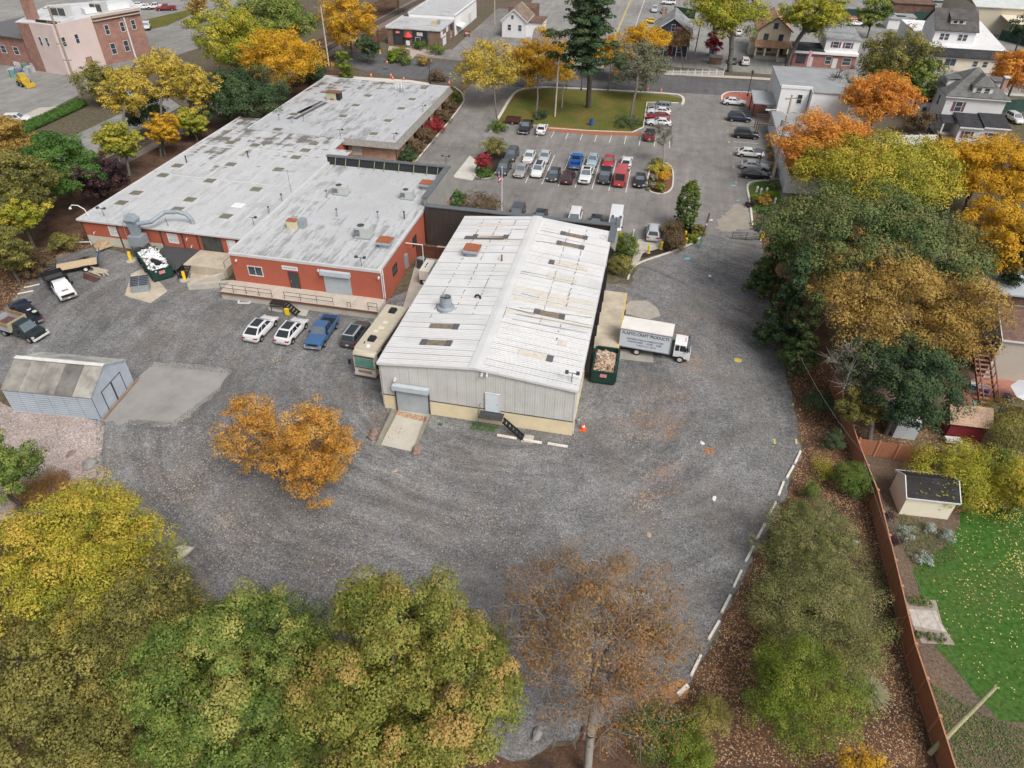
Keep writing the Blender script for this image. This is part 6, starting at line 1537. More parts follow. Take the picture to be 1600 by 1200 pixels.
for a,b,la in[((1300,26),(1420,36),'green mesh screen fence behind the shops'),((1425,32),(1462,34),'green mesh screen fence beside the white house'),((1560,62),(1700,100),'green mesh screen fence under the cream hall'),((1052,24),(1085,30),'green mesh screen fence behind the navy house'),((1558,176),(1680,172),'green mesh screen fence behind the big white house')]:
 A,B = G(*a),G(*b); f = thing('screen_fence',la,'fence',tuple(A)); mb = MB(); mb.bar((A.x,A.y,1.3),(B.x,B.y,1.3),.08,2.5); mb.build('screen',GRNF,f)
 mb = MB()
 for k in range(6):p = A.lerp(B,k/5); mb.bar((p.x,p.y,0),(p.x,p.y,2.7),.1,.1)
 mb.build('fence_posts',STEEL_D,f)
for px,py,la in[(1398,42,'small grey flat-roofed shed behind the brownish tree, left one'),(1385,45,'small pale flat-roofed shed behind the brownish tree')]:
 p = G(px,py); h2 = House('shed',la,'shed',(p.x,p.y),5,5); h2.block('wall',0,5,0,5,0,2.6,STUC_W); h2.block('roof',-.3,5.3,-.3,5.3,2.601,2.8,M('grey_roll_roof',(.3,.3,.3)))
p = G(1425,22); h2 = House('shed','dark brown-roofed shed beyond the green screen','shed',(p.x-6,p.y),12,8); h2.block('wall',0,12,0,8,0,2.8,SH_BRN); h2.block('roof',-.3,12.3,-.3,8.3,2.801,3.0,SH_BRN)
# gabled house at top centre and bungalow by the pine
h = House('house','white gabled house with a brown roof at the top centre','house',(-44.6,203),6.6,10)
h.wall_gable('wall',0,6.6,0,10,0,4.2,6.9,SID_W); h.roof_gable(0,6.6,0,10,4.2,6.9,shingle_mat('taupe_shingle',(.2,.155,.125)),trim=TRIMW)
h.win('S',2.5,4.6,.7,.9); h.win('S',1.6,1.8,.9,1.4); h.win('S',4.5,1.8,.9,1.4)
h.block('side_wing',6.61,10.5,2,10,0,3.6,SID_W); h.block('side_roof',6.4,10.8,1.7,10.3,3.601,3.8,SH_BRN); h.block('rear_block',-.5,7,10.5,18,0,5.5,SH_BRN)
h = House('house','low bungalow with a grey-brown roof between the yellow trees','house',(-33,184.5),13,9)
h.wall_gable('wall',0,13,0,9,0,2.7,5.2,SID_W,axis='x'); h.roof_gable(0,13,0,9,2.7,5.2,shingle_mat('mauve_shingle',(.2,.17,.165)),axis='x',trim=TRIMW)
for u in(1.5,5,9.5):h.win('S',u,.9,1.3,1.2)
# ---- service shop
h = House('service_shop','brick-fronted service shop with a red awning and flat grey roof','shop',(-71.6,187.2),14.3,13.5)
SBR = brick_mat('dark_shop_brick',(.15,.085,.065),(.20,.12,.09),(.22,.18,.15))
h.block('wall',0,14.3,0,13.5,0,3.85,SBR)
h.block('roof',-.3,14.5,-.3,13.5,3.851,4.1,roof_mat('grey_shop_roof',(.46,.47,.48),(.22,.2,.19),.6,'x'))
h.block('roof_edge',-.35,-.0,-.2,13.5,4.101,4.35,COPE)
DKG = M('dark_green_cladding',(.03,.04,.042),rough=.5,var=.15)
h.block('shopfront',1.6,4.6,-.08,-.001,.0,3.8,DKG); h.block('shopfront',6.8,10.9,-.08,-.001,0,3.8,DKG)
h.win('S',7.6,.9,1.3,1.2,y0=-.08,sash=False); h.win('S',9.2,.5,1.2,1.8,y0=-.08,sash=False,frame=BLACK); h.block('shutter_door',1.9,4.3,-.14,-.081,0,2.1,M('shutter_dark',(.045,.045,.045),var=.2))
mb = MB()
for k in range(6):
 a0,a1 = math.pi*k/6,math.pi*(k+1)/6; cx = 5.7
 mb.add([h.P(cx+1.25*math.cos(a0),-1.2*math.sin(a0)-.02,2.2),h.P(cx+1.25*math.cos(a1),-1.2*math.sin(a1)-.02,2.2),h.P(cx+.1*math.cos(a1),-.05,3.4),h.P(cx+.1*math.cos(a0),-.05,3.4)],[(0,1,2,3),(3,2,1,0)] if False else[(0,1,2,3)])
mb.build('awning',REDT,h.t)
for x0,x1,z0,z1,m_,la in((2.3,3.5,2.75,3.35,REDT,'red sign'),(8.1,9.6,2.5,3.3,WHITE,'white sign')):
 s_ = h.block('sign_board',x0,x1,-.16,-.085,z0,z1,m_); s_['label'] = la+' on the dark shop front'
 k2 = MB(); k2.box(h.o.x+x0+.15,h.o.x+x1-.15,h.o.y-.175,h.o.y-.161,z0+.2,z0+.28); k2.box(h.o.x+x0+.2,h.o.x+x1-.2,h.o.y-.175,h.o.y-.161,z1-.25,z1-.15); k2.v = [v-h.t.location for v in k2.v]
 k2.build('lettering',REDT if m_ is WHITE else WHITE,s_,local=True)
d = h.door('E',2.0,0,3.0,2.6,WHITE,name='garage_door')
for y in(2.5,3.2,3.9):
 mb = MB(); mb.box(h.o.x+14.36,h.o.x+14.4,h.o.y+y,h.o.y+y+.4,1.75,2.05); mb.v = [v-h.t.location for v in mb.v]; mb.build('pane',GLASS,d,local=True)
for y0,z0,z1,m_ in((.3,2.2,3.6,WHITE),(5.4,2.6,3.8,WHITE),(9.6,2.2,3.9,DKG)):
 h.block('sign_board',14.31,14.45,y0,y0+1.6,z0,z1,m_)
h.win('E',9.5,.6,.8,1.6)
h.block('roof_unit',10.3,11.6,6.0,7.2,4.101,4.9,M('unit_yellow',(.5,.42,.26))); h.block('roof_unit',11.61,12.3,6.2,7.4,4.101,5.1,GALV)
h.block('annex_wall',1.5,14.3,13.501,38,0,4.7,STUC_W); h.block('annex_roof',1.3,14.5,13.501,38.2,4.701,4.9,roof_mat('grey_shop_roof',(.46,.47,.48),(.2,.2,.2)))
h.block('annex_edge',14.2,14.55,13.5,38.2,4.901,5.15,STUC_W); h.block('annex_edge',1.2,1.6,13.5,38.2,4.901,5.2,COPE)
d = h.door('E',28.0,0,3.4,2.8,TRIMW,x1=14.3,name='garage_door'); h.door('E',17.0,0,3.0,2.6,TRIMW,x1=14.3,name='garage_door')
aw = MB(); aw.slab([h.P(14.32,15,2.4),h.P(16,15,1.9),h.P(16,20,1.9),h.P(14.32,20,2.4)],.06); aw.build('awning',WHITE,h.t)
# ---- brick works with pink gable at top left
PINK = M('faded_pink_render',(.56,.46,.44),rough=.85,var=.1,scale=.25)
OLDB = brick_mat('old_red_brick',(.24,.10,.08),(.31,.15,.12),(.33,.26,.22))
bw = thing('brick_works','old three-storey brick building with a faded pink end wall','building',(-130,141,0))
mb = MB(); mb.prism([(-140.3,143),(-136.7,142.4),(-136.7,142.9),(-130.1,141.8),(-127.7,150.7),(-123.3,161.8),(-133,172),(-146,160)],0,9.9); mb.build('wall',OLDB,bw)
mb = MB(); mb.prism([(-136.7,142.3),(-130.05,141.15),(-130.05,141.78),(-136.7,142.88)],0,10.25); mb.prism([(-130.04,141.15),(-127.55,150.6),(-127.69,150.72),(-130.04,141.9)],0,10.25); mb.build('pink_wall',PINK,bw)
mb = MB(); mb.prism([(-140.5,142.9),(-136.6,142.9),(-130.0,142.2),(-127.6,150.8),(-123.0,161.9),(-133,172.4),(-146.4,160)],9.901,10.05); mb.build('roof',roof_mat('brickworks_roof',(.58,.59,.6),(.2,.2,.2),.6),bw)
mb = MB(); mb.bar((-127.5,150.7,10.15),(-122.9,161.8,10.15),.4,.5); mb.bar((-127.4,150.65,9.35),(-122.85,161.8,9.35),.3,.18); mb.build('cornice',M('stone_band',(.42,.36,.31),var=.1),bw)
def wall_win(p0,p1,ts,zs,w_,h_,nrm):
 p0,p1 = Vector(p0),Vector(p1); u = (p1-p0).normalized()
 for z in zs:
  for t_ in ts:
   q = p0+(p1-p0)*t_; window(bw,(q.x,q.y,z),u,nrm,w_,h_,frame=TRIMW)
wall_win((-136.7,142.3,0),(-130.05,141.15,0),(.22,.52),(5.8,),.7,1.7,(-.17,-.985,0))
wall_win((-130.05,141.15,0),(-127.55,150.6,0),(.12,.45),(5.8,),.8,1.8,(.967,-.256,0))
wall_win((-127.69,150.7,0),(-123.3,161.8,0),(.2,.52,.76),(6.2,),.9,1.9,(.93,-.368,0))
wall_win((-127.69,150.7,0),(-123.3,161.8,0),(.2,.48),(2.0,),1.1,2.2,(.93,-.368,0))
door(bw,(-128.7,146.3,0),(.256,.967,0),(.967,-.256,0),1.3,2.6,M('tan_door',(.3,.2,.14)),frame=M('dark_red_frame',(.16,.03,.02)))
mb = MB(); mb.box(-139.5,-137.7,145.2,147.0,9.0,16.0); mb.build('chimney',OLDB,bw)
for x,y,s_ in((-134.5,150.5,1.7),(-129.5,156.5,1.4)):
 mb = MB(); mb.box(x-s_,x+s_,y-1.2,y+1.2,10.06,12.2); u_ = mb.build('roof_unit',M('unit_grey',(.45,.46,.45),var=.1),bw)
 mb = MB(); mb.box(x-s_-.03,x-.1,y-1.23,y-1.2,10.4,11.9); mb.box(x+.1,x+s_+.03,y-1.23,y-1.2,10.4,11.9); mb.v = [v-bw.location for v in mb.v]; mb.build('louver',STEEL_D,u_,local=True)
mb = MB(); mb.bar((-131.5,153.5,10.7),(-126.5,162.5,10.7),2.0,1.1); mb.build('roof_duct',M('duct_white',(.62,.64,.64),var=.1),bw)
mb = MB(); mb.bar((-136,144,10.3),(-130.4,143.2,10.3),.5,.5); mb.build('roof_upstand',BLACK,bw)
for o_,w_,d_,hh,la in(((-158,146),17,16,6.5,'brick building with white-framed windows at the top left edge'),((G(50,92).x-20.8,G(50,92).y+2.9),21,6,3.2,'low dark-roofed brick shed at the left edge')):
 h2 = House('brick_shed' if hh<5 else 'brick_building',la,'building',o_,w_,d_,-8); h2.block('wall',0,w_,0,d_,0,hh,OLDB); h2.block('roof',-.4,w_+.4,-.6,d_+.4,hh+.001,hh+.25,BITU if hh<5 else M('roof_dark_grey',(.12,.12,.125),var=.2))
 for k in range(4):h2.win('S',1.5+k*w_/4.4,hh*.45,1.4,1.5)
mb = None
# recycling heaps
p = G(22,108)
for k in range(14):
 q = G(14+RND.uniform(0,46),98+RND.uniform(0,22)); t = thing('scrap_bale','bale of pale scrap in the recycling heap by the pink wall','scrap bale',(q.x,q.y,0),RND.uniform(0,90),'scrap bales by the brick building')
 mb = MB(); s_ = RND.uniform(.5,.9)
 mb.add([(x*s_*RND.uniform(.7,1.1),y*s_*RND.uniform(.7,1.1),z*RND.uniform(.7,1.2)) for x,y,z in((-1,-1,0),(1,-1,0),(1,1,0),(-1,1,0),(-1,-1,1.2),(1,-1,1.2),(1,1,1.2),(-1,1,1.2))],[(0,3,2,1),(4,5,6,7),(0,1,5,4),(1,2,6,5),(2,3,7,6),(3,0,4,7)])
 mb.build('bale',M('scrap_%d'%(k%4),[(.35,.36,.37),(.30,.33,.36),(.1,.22,.16),(.12,.14,.3)][k%4],var=.4,scale=3),t,local=True)
q = G(40,134); lo = thing('loader','yellow compact loader parked on the recycling lot','loader',(q.x,q.y,0),-25)
mb = MB(); mb.box(-1.6,1.0,-.8,.8,.5,1.5); mb.build('body',M('loader_yellow',(.5,.33,.04),var=.2),lo,local=True); mb = MB(); mb.box(-.8,.5,-.65,.65,1.501,2.5); mb.build('cab',M('loader_cab',(.45,.33,.05),var=.2),lo,local=True)
mb = MB(); mb.bar((.6,.5,1.2),(2.2,.5,.5),.15,.2); mb.bar((.6,-.5,1.2),(2.2,-.5,.5),.15,.2); mb.box(2.0,2.8,-.95,.95,.1,.9); mb.build('bucket_arm',MATS['loader_yellow'],lo,local=True)
for x in(-1.0,.6):
 for s in(-1,1):wheel(lo,x,s*.9,.5,.35)
 # ---- garden side: garage house, sheds
h = House('house','taupe house with a dark brown roof and an outside stair at the right edge','house',(37.7,67.4),14,6.9,0)
h.wall_gable('wall',0,14,0,6.9,0,5.0,6.6,SID_T,axis='x'); h.roof_gable(0,14,0,6.9,5.0,6.6,SH_BRN,axis='x',trim=TRIMW,ov=.3)
window(h.t,h.P(0,5.6,2.7),-h.uy,-h.ux,2.0,2.0,frame=TRIMW,pane=GLASS,sash=False,mull=1); window(h.t,h.P(0,2.0,3.2),-h.uy,-h.ux,.8,1.0)
h.block('corner_trim',-.02,.12,-.03,.1,0,5.0,TRIMW)
mb = MB(); mb.lathe([(.14,0),(.14,.3),(.05,.32)],8,h.P(4.5,1.5,5.7)); mb.build('roof_vent',STEEL_D,h.t)
WB = M('stained_deck_wood',(.20,.09,.06),rough=.8,var=.25,scale=3)
st = thing('outdoor_stair','brown wooden stair climbing the side of the taupe house','stair',(36.5,62.5,0))
for s in(-.75,.75):
 mb = MB(); mb.bar((36.6+s,62.3,.1),(36.6+s,68.0,2.6),.07,.3); mb.build('stringer',WB,st)
 mb = MB(); mb.bar((36.6+s,62.3,1.05),(36.6+s,68.0,3.55),.1,.1)
 for k in range(7):mb.bar((36.6+s,62.4+k*.93,.2+k*.41),(36.6+s,62.4+k*.93,1.1+k*.41),.07,.07)
 mb.build('handrail',WB,st)
for k in range(11):mb = MB(); y = 62.5+k*.52; z = .2+k*.228; mb.box(35.9,37.3,y-.15,y+.15,z,z+.05); mb.build('tread',M('tread_wood',(.30,.16,.11),var=.2,scale=3),st)
mb = MB(); mb.box(35.6,37.6,68.05,70.5,2.5,2.62); mb.build('landing',WB,st)
mb = MB()
for x in(35.7,37.5):
 for y in(68.2,70.3):mb.box(x-.08,x+.08,y-.08,y+.08,0,2.499)
mb.build('landing_post',WB,st)
um = thing('patio_umbrella','large white patio canopy at the right edge below the taupe house','umbrella',(40.2,62.3,0))
mb = MB(); mb.lathe([(.05,0),(.04,2.9)],8); mb.build('pole',CHROME,um,local=True)
mb = MB(); n = 8; mb.add([(2.3*math.cos(6.283*k/n+.4),2.3*math.sin(6.283*k/n+.4),2.25) for k in range(n)]+[(0,0,3.0)],[(k,(k+1)%n,n) for k in range(n)]); mb.build('canopy',M('canopy_white',(.66,.67,.70),rough=.7,var=.04),um,local=True)
GC = M('grill_black',(.03,.03,.032),var=.1)
BLU = M('royal_blue_plastic',(.015,.035,.28),rough=.5,var=.15)
p = G(1537,617); ch = thing('deck_chair','blue reclining deck chair on the brick patio','chair',(p.x,p.y,0),60)
mb = MB(); mb.slab([(-.3,-.3,.38),(.7,-.3,.34),(.7,.3,.34),(-.3,.3,.38)],.06); mb.build('seat',BLU,ch,local=True); mb = MB(); mb.slab([(-.3,-.3,.38),(-.3,.3,.38),(-.8,.3,1.05),(-.8,-.3,1.05)],.06); mb.build('backrest',BLU,ch,local=True)
for x in(-.25,.6):
 for y in(-.27,.27):mb = MB(); mb.box(x-.03,x+.03,y-.03,y+.03,0,.33); mb.build('leg',WHITE,ch,local=True)
p = G(1526,608); t = thing('storage_bench','white lidded storage bench behind the blue deck chair','bench',(p.x,p.y,0),-12)
mb = MB(); mb.box(-.7,.7,-.35,.35,0,.55); mb.build('bench_box',BLU,t,local=True); mb = MB(); mb.box(-.75,.75,-.4,.4,.551,.62); mb.build('lid',WHITE,t,local=True)
p = G(1586,640); t = thing('patio_table','long white table top at the right edge of the patio','table',(p.x+.5,p.y,0),-4)
mb = MB(); mb.box(-1.4,1.6,-.5,.5,.72,.80); mb.build('table_top',WHITE,t,local=True)
for x in(-1.2,1.4):
 for y in(-.4,.4):mb = MB(); mb.box(x-.04,x+.04,y-.04,y+.04,0,.719); mb.build('leg',CHROME,t,local=True)
for px,py,la in((1573,622,'small blue stool above the white table'),(1560,643,'long low blue seat left of the white table')):
 p = G(px,py); t = thing('stool' if px>1565 else 'bench',la,'seat',(p.x,p.y,0),0); w_ = .3 if px>1565 else.8
 mb = MB(); mb.box(-w_,w_,-.28,.28,.36,.45); mb.build('seat',BLU,t,local=True)
 for x in(-w_+.06,w_-.06):mb = MB(); mb.box(x-.04,x+.04,-.24,.24,0,.359); mb.build('leg',BLU,t,local=True)
p = G(1527,630); t = thing('folded_float','turquoise folded mat lying on the patio','mat',(p.x,p.y,.02),20); mb = MB(); mb.slab([(-.5,-.2,.06),(.4,-.35,.08),(.6,.1,.1),(-.3,.3,.06)],.05); mb.build('mat_body',M('turquoise',(.12,.5,.46),var=.1),t,local=True)
# cream garden shed
h = House('garden_shed','cream garden shed with a dark mossy roof on the backyard lawn','shed',(24.65,45.2),3.9,2.9,3.5)
h.wall_gable('wall',0,3.9,0,2.9,0,2.2,3.1,M('cream_vinyl',(.72,.68,.55),rough=.5,var=.05,scale=1),axis='x')
rs = h.roof_gable(0,3.9,0,2.9,2.2,3.1,shingle_mat('moss_black_shingle',(.035,.033,.034)),axis='x',trim=TRIMW,ov=.18,th=.08)
mb = MB()
for k in range(26):
 u,v = RND.uniform(.3,3.6),RND.uniform(.1,.9)
 if RND.random()<.3:u = RND.uniform(2.9,3.6)
 y = 1.45-1.5*(1-v); z = 3.1-.62*(1.45-y)+.115; s_ = RND.uniform(.05,.13)
 p = h.P(u,y,z); mb.lathe([(s_,0),(s_*.6,.03)],6,p)
o = mb.build('moss',M('moss_yellow',(.16,.17,.02),var=.3,scale=5),h.t); o['kind'] = 'stuff'
# red shed
h = House('garden_shed','dark red shed with a tan shingle roof behind the olive shrub','shed',(31.0,56.2),3.2,2.6,2)
h.wall_gable('wall',0,3.2,0,2.6,0,2.1,3.1,M('barn_red',(.17,.018,.022),rough=.7,var=.15),axis='x'); h.roof_gable(0,3.2,0,2.6,2.1,3.1,SH_PALE,axis='x',ov=.3)
p = G(1402,668); h = House('lean_to','pale panelled lean-to half hidden by the dense blue-green tree','shed',(p.x-.8,p.y-1.6),2.0,3.6); h.block('wall',0,2,0,3.6,0,1.8,M('pale_panel',(.5,.54,.58),var=.1)); h.block('roof',-.1,2.1,-.1,3.7,1.801,1.9,M('pale_panel',(.5,.54,.58)))
p = G(1495,690); t = thing('garden_cart','white garden cart in front of the dark red shed','cart',(p.x-.6,p.y-.4,0),5)
mb = MB(); mb.box(-.7,.7,-.35,.35,.35,.6); mb.build('tray',WHITE,t,local=True)
for s in(-1,1):wheel(t,.3,s*.42,.25,.1)
mb = MB(); mb.bar((-.7,.2,.55),(-1.3,.2,.8),.05,.05); mb.bar((-.7,-.2,.55),(-1.3,-.2,.8),.05,.05); mb.box(-.6,-.5,-.3,.3,0,.349); mb.build('cart_handle',STEEL_D,t,local=True)
p = G(1545,446,2.5); h = House('house','grey-roofed outbuilding behind the tan-gold tree','house',(p.x-2,p.y-2),16,5); h.block('wall',0,16,0,5,0,2.6,SH_BRN); h.block('roof',-.3,16.3,-.3,5.3,2.601,2.8,M('pale_grey_roof',(.42,.46,.5),var=.1))
# metal barn at the left
sh = thing('metal_shed','weathered corrugated metal shed with blue-grey sides and a stained roof','shed',(-48.3,41.1,0))
C0,C1,C2,C3 = Vector((-57.2,40.35,0)),Vector((-48.2,41.1,0)),Vector((-48.75,46.9,0)),Vector((-57.7,46.2,0))
BLUC = M('blue_grey_metal',(.40,.455,.52),rough=.5,var=.14,scale=.8,metal=.2); STW = M('stained_shed_roof',(.30,.29,.26),rough=.8,var=.45,scale=.35)
ze_,zr_ = 2.75,4.25
def corr(mb,a,b,z0f,z1f,period=.26,d=.045,out=(0,-1)):
 """horizontal corrugation: stacked ribs between a and b"""
 a,b = Vector(a),Vector(b); n = Vector((out[0],out[1],0)).normalized()
 zs = []; z = 0.02
 while z<max(z1f(0),z1f(.5),z1f(1)):
  zs.append(z); z+=period/2
 for i in range(len(zs)-1):
  za,zb = zs[i],zs[i+1]
  for j in range(6):
   t0,t1 = j/6,(j+1)/6
   ta,tb = min(zb,z1f(t0)),min(zb,z1f(t1))
   if ta<=za and tb<=za:continue
   d0,d1 = (d,0) if i%2==0 else(0,d)
   p = a.lerp(b,t0); q = a.lerp(b,t1)
   mb.add([p+n*d0+Vector((0,0,za)),q+n*d0+Vector((0,0,za)),q+n*d1+Vector((0,0,max(tb,za))),p+n*d1+Vector((0,0,max(ta,za)))],[(0,1,2,3)])
k_ = 6
for k in range(k_):
 a = C0.lerp(C1,k/k_); b = C0.lerp(C1,(k+1)/k_-.003); mb = MB(); corr(mb,a,b,None,lambda t:ze_,out=(.08,-1)); mb.build('side_panel',BLUC,sh)
gz = lambda t:ze_+(zr_-ze_)*(1-abs(2*t-1))
mb = MB(); corr(mb,C1,C2,None,gz,out=(1,.1)); mb.build('gable_panel',BLUC,sh)
mb = MB(); core_in = [C0.lerp(C2,.02),C1.lerp(C3,.02),C2.lerp(C0,.02),C3.lerp(C1,.02)]; mb.prism(core_in,0,ze_-.02); mb.build('inner_wall',STEEL_D,sh)
mb = MB(); m1,m2 = (C1+C2)/2,(C0+C3)/2; n1 = Vector((1,.1,0)).normalized()
mb.add([C1+Vector((0,0,ze_))-n1*.05,C2+Vector((0,0,ze_))-n1*.05,m1+Vector((0,0,zr_))-n1*.05,C0+Vector((0,0,ze_)),C3+Vector((0,0,ze_)),m2+Vector((0,0,zr_))],[(0,1,2),(3,5,4)]); mb.build('gable_wall',BLUC,sh)
ov = Vector((.12,.0,0)); Z = lambda z:Vector((0,0,z))
yv = (C2-C1).normalized()
k_ = 5
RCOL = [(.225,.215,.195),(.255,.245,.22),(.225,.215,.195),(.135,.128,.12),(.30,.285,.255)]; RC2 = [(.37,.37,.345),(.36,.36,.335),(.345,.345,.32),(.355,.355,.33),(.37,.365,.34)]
for k in range(k_):
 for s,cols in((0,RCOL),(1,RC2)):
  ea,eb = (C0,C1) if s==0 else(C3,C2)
  a = ea.lerp(eb,k/k_)+(yv*(-.15 if s==0 else.15)); b = ea.lerp(eb,(k+1)/k_-.004)+(yv*(-.15 if s==0 else.15))
  ra,rb = m2.lerp(m1,k/k_),m2.lerp(m1,(k+1)/k_-.004)
  q = [a+Z(ze_-.05),b+Z(ze_-.05),rb+Z(zr_+.03),ra+Z(zr_+.03)]
  if k==k_-1:q[1]+=ov; q[2]+=ov
  if s:q = q[::-1]
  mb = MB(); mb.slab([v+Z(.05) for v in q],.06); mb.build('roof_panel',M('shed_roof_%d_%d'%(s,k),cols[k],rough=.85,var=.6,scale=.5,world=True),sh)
mb = MB(); mb.bar(m2+Z(zr_+.12),m1+ov+Z(zr_+.12),.45,.05); mb.build('ridge_cap',M('ridge_white',(.62,.61,.58),var=.2),sh)
for t0,t1,zt in((.22,.48,2.35),(.50,.76,2.35)):
 a = C1.lerp(C2,t0)+n1*.05; b = C1.lerp(C2,t1)+n1*.05; mb = MB(); corr(mb,a,b,None,lambda t:zt,out=(1,.1)); dd = mb.build('door',BLUC,sh)
 fb = MB(); fb.bar(a+n1*.05+Z(.03),a+n1*.05+Z(zt),.06,.05); fb.bar(b+n1*.05+Z(.03),b+n1*.05+Z(zt),.06,.05); fb.bar(a+n1*.05+Z(zt),b+n1*.05+Z(zt),.05,.06); fb.v = [v-sh.location for v in fb.v]; fb.build('door_edge',STEEL_D,dd,local=True)
mb = MB(); mb.bar(C1+n1*.25+Z(.1),C2+n1*.25+yv*.3+Z(.1),.2,.18); mb.build('door_track',M('rusty_timber',(.24,.17,.12),var=.3,world=True),sh)
# ------------------------------------------------------------------ fences, kerb stops, dock, small things
FENB = M('brown_stained_fence',(.36,.155,.085),rough=.75,var=.10,scale=1.2)
FENP = M('brown_fence_post',(.42,.2,.12),rough=.75,var=.12)
base_px = [(1296,606),(1308,640),(1332,716),(1360,790),(1386,900),(1415,1030),(1450,1142),(1475,1225)]
P = [G(*p) for p in base_px]
fen = thing('timber_fence','long reddish-brown board fence between the leaf bed and the backyards','fence',tuple(P[0]))
pts = []
for a,b in zip(P[:-1],P[1:]):
 k = max(1,round((b-a).length/2.45))
 for i in range(k):pts.append(a.lerp(b,i/k))
pts.append(P[-1])
FH = 1.85
for a,b in zip(pts[:-1],pts[1:]):
 d = (b-a).normalized(); nb = 8
 for i in range(nb):
  p = a.lerp(b,i/nb+.003 if i else.03); q = a.lerp(b,(i+1)/nb if i<nb-1 else.97)
  off = Vector((0,0,RND.uniform(-.006,.006)))
  mb = MB(); mb.bar(p+Vector((0,0,FH/2+.05))+off,q+Vector((0,0,FH/2+.05))+off,.03,FH); mb.build('fence_board',FENB,fen)
 mb = MB(); mb.bar(a.lerp(b,.03)+Vector((0,0,FH+.03)),a.lerp(b,.97)+Vector((0,0,FH+.03)),.09,.05); mb.build('fence_rail',FENP,fen)
for p in pts:
 mb = MB(); mb.box(p.x-.075,p.x+.075,p.y-.075,p.y+.075,0,FH+.12); mb.box(p.x-.11,p.x+.11,p.y-.11,p.y+.11,FH+.121,FH+.17); mb.build('fence_post',FENP,fen)
A,B = G(1334,708),G(1458,728); f2 = thing('timber_fence','short brown board fence branching off behind the garden shed','fence',tuple(A))
pts2 = [A.lerp(B,k/4) for k in range(5)]
for a,b in zip(pts2[:-1],pts2[1:]):
 for i in range(8):
  p = a.lerp(b,i/8+.012 if i else.03); q = a.lerp(b,(i+1)/8 if i<7 else.97); mb = MB(); mb.bar(p+Vector((0,0,.95)),q+Vector((0,0,.95)),.03,1.8); mb.build('fence_board',FENB,f2)
for p in pts2:
 mb = MB(); mb.box(p.x-.075,p.x+.075,p.y-.075,p.y+.075,0,1.95); mb.build('fence_post',FENP,f2)
STOPM = M('wheel_stop_concrete',(.66,.62,.55),rough=.85,var=.2,scale=2.5)
mb = MB(); L_ = .95
mb.add([(-L_,-.11,0),(L_,-.11,0),(L_,.11,0),(-L_,.11,0),(-L_+.02,-.07,.15),(L_-.02,-.07,.15),(L_-.02,.07,.15),(-L_+.02,.07,.15)],[(0,3,2,1),(4,5,6,7),(0,1,5,4),(1,2,6,5),(2,3,7,6),(3,0,4,7)])
stop_me = mb.mesh('wheel_stop',STOPM)
row = [(1246,715),(1234,738),(1220,764),(1206,796),(1189,830),(1171,866),(1152,905),(1134,944),(1115,985),(1087,1040)]
ORD = ['first','second','third','fourth','fifth','sixth','seventh','eighth','ninth','tenth']
for(px,py),nx,od in zip(row,row[1:]+[(1062,1090)],ORD):
 a,b = G(px,py),G(*nx); d = b-a
 o = put('wheel_stop',stop_me,None,(a.x,a.y,.012),(0,0,math.atan2(d.y,d.x)+RND.uniform(-.04,.04)))
 tag(o,'%s pale wheel stop from the top in the row along the leaf bed'%od,'wheel stop','wheel stops along the right edge of the gravel')
p = G(1066,1079); o = put('wheel_stop',stop_me,None,(p.x,p.y,.02),(.1,0,.9)); o.scale = (.55,1.6,1.3); tag(o,'short broken block end of the wheel stop row under the oak','wheel stop')
for(px,py),la in zip([(792,683),(831,690),(871,696)],['wheel stop before the warehouse steps, nearest the stair','middle wheel stop of the three before the warehouse','wheel stop before the warehouse nearest the orange cone']):
 p = G(px,py); o = put('wheel_stop',stop_me,None,(p.x,p.y,.012),(0,0,-.02)); tag(o,la,'wheel stop','wheel stops before the warehouse')
for(px,py,an),la in zip([(50,447,.75),(40,457,.7)],['half-buried kerb bar behind the white dump truck','half-buried kerb bar by the navy pickup']):
 p = G(px,py); o = put('wheel_stop',stop_me,None,(p.x,p.y,.0),(0,0,an)); o.scale = (.9,.6,.6); tag(o,la,'wheel stop')
 # warehouse side dock
dk2 = thing('loading_dock','tan concrete loading dock along the right wall of the warehouse','loading dock',(-3.7,58,0))
A = G(980,458,1.15); B = G(966,546,1.15); Y1 = A.y; Y0 = 61.7
x1 = (A.x+B.x)/2
mb = MB(); mb.box(WX1+.125,x1,Y0,Y1,0,1.12); mb.build('dock_base',CONC,dk2)
for k in range(8):
 y = Y0+k*(Y1-Y0)/8; mb = MB(); mb.box(WX1+.13,x1-.16,y+.008,y+(Y1-Y0)/8-.008,1.121,1.155+.003*(k%3)); mb.build('deck_slab',CONC_T,dk2)
mb = MB(); mb.box(x1-.158,x1+.03,Y0,Y1,1.0,1.165); mb.build('yellow_edge',M('worn_yellow_edge',(.55,.42,.14),var=.3,scale=3),dk2)
mb = MB()
for y in(62.5,66.5,70):mb.box(x1+.03,x1+.18,y,y+.5,.6,1.0)
mb.build('dock_bumper',RUBBER,dk2)
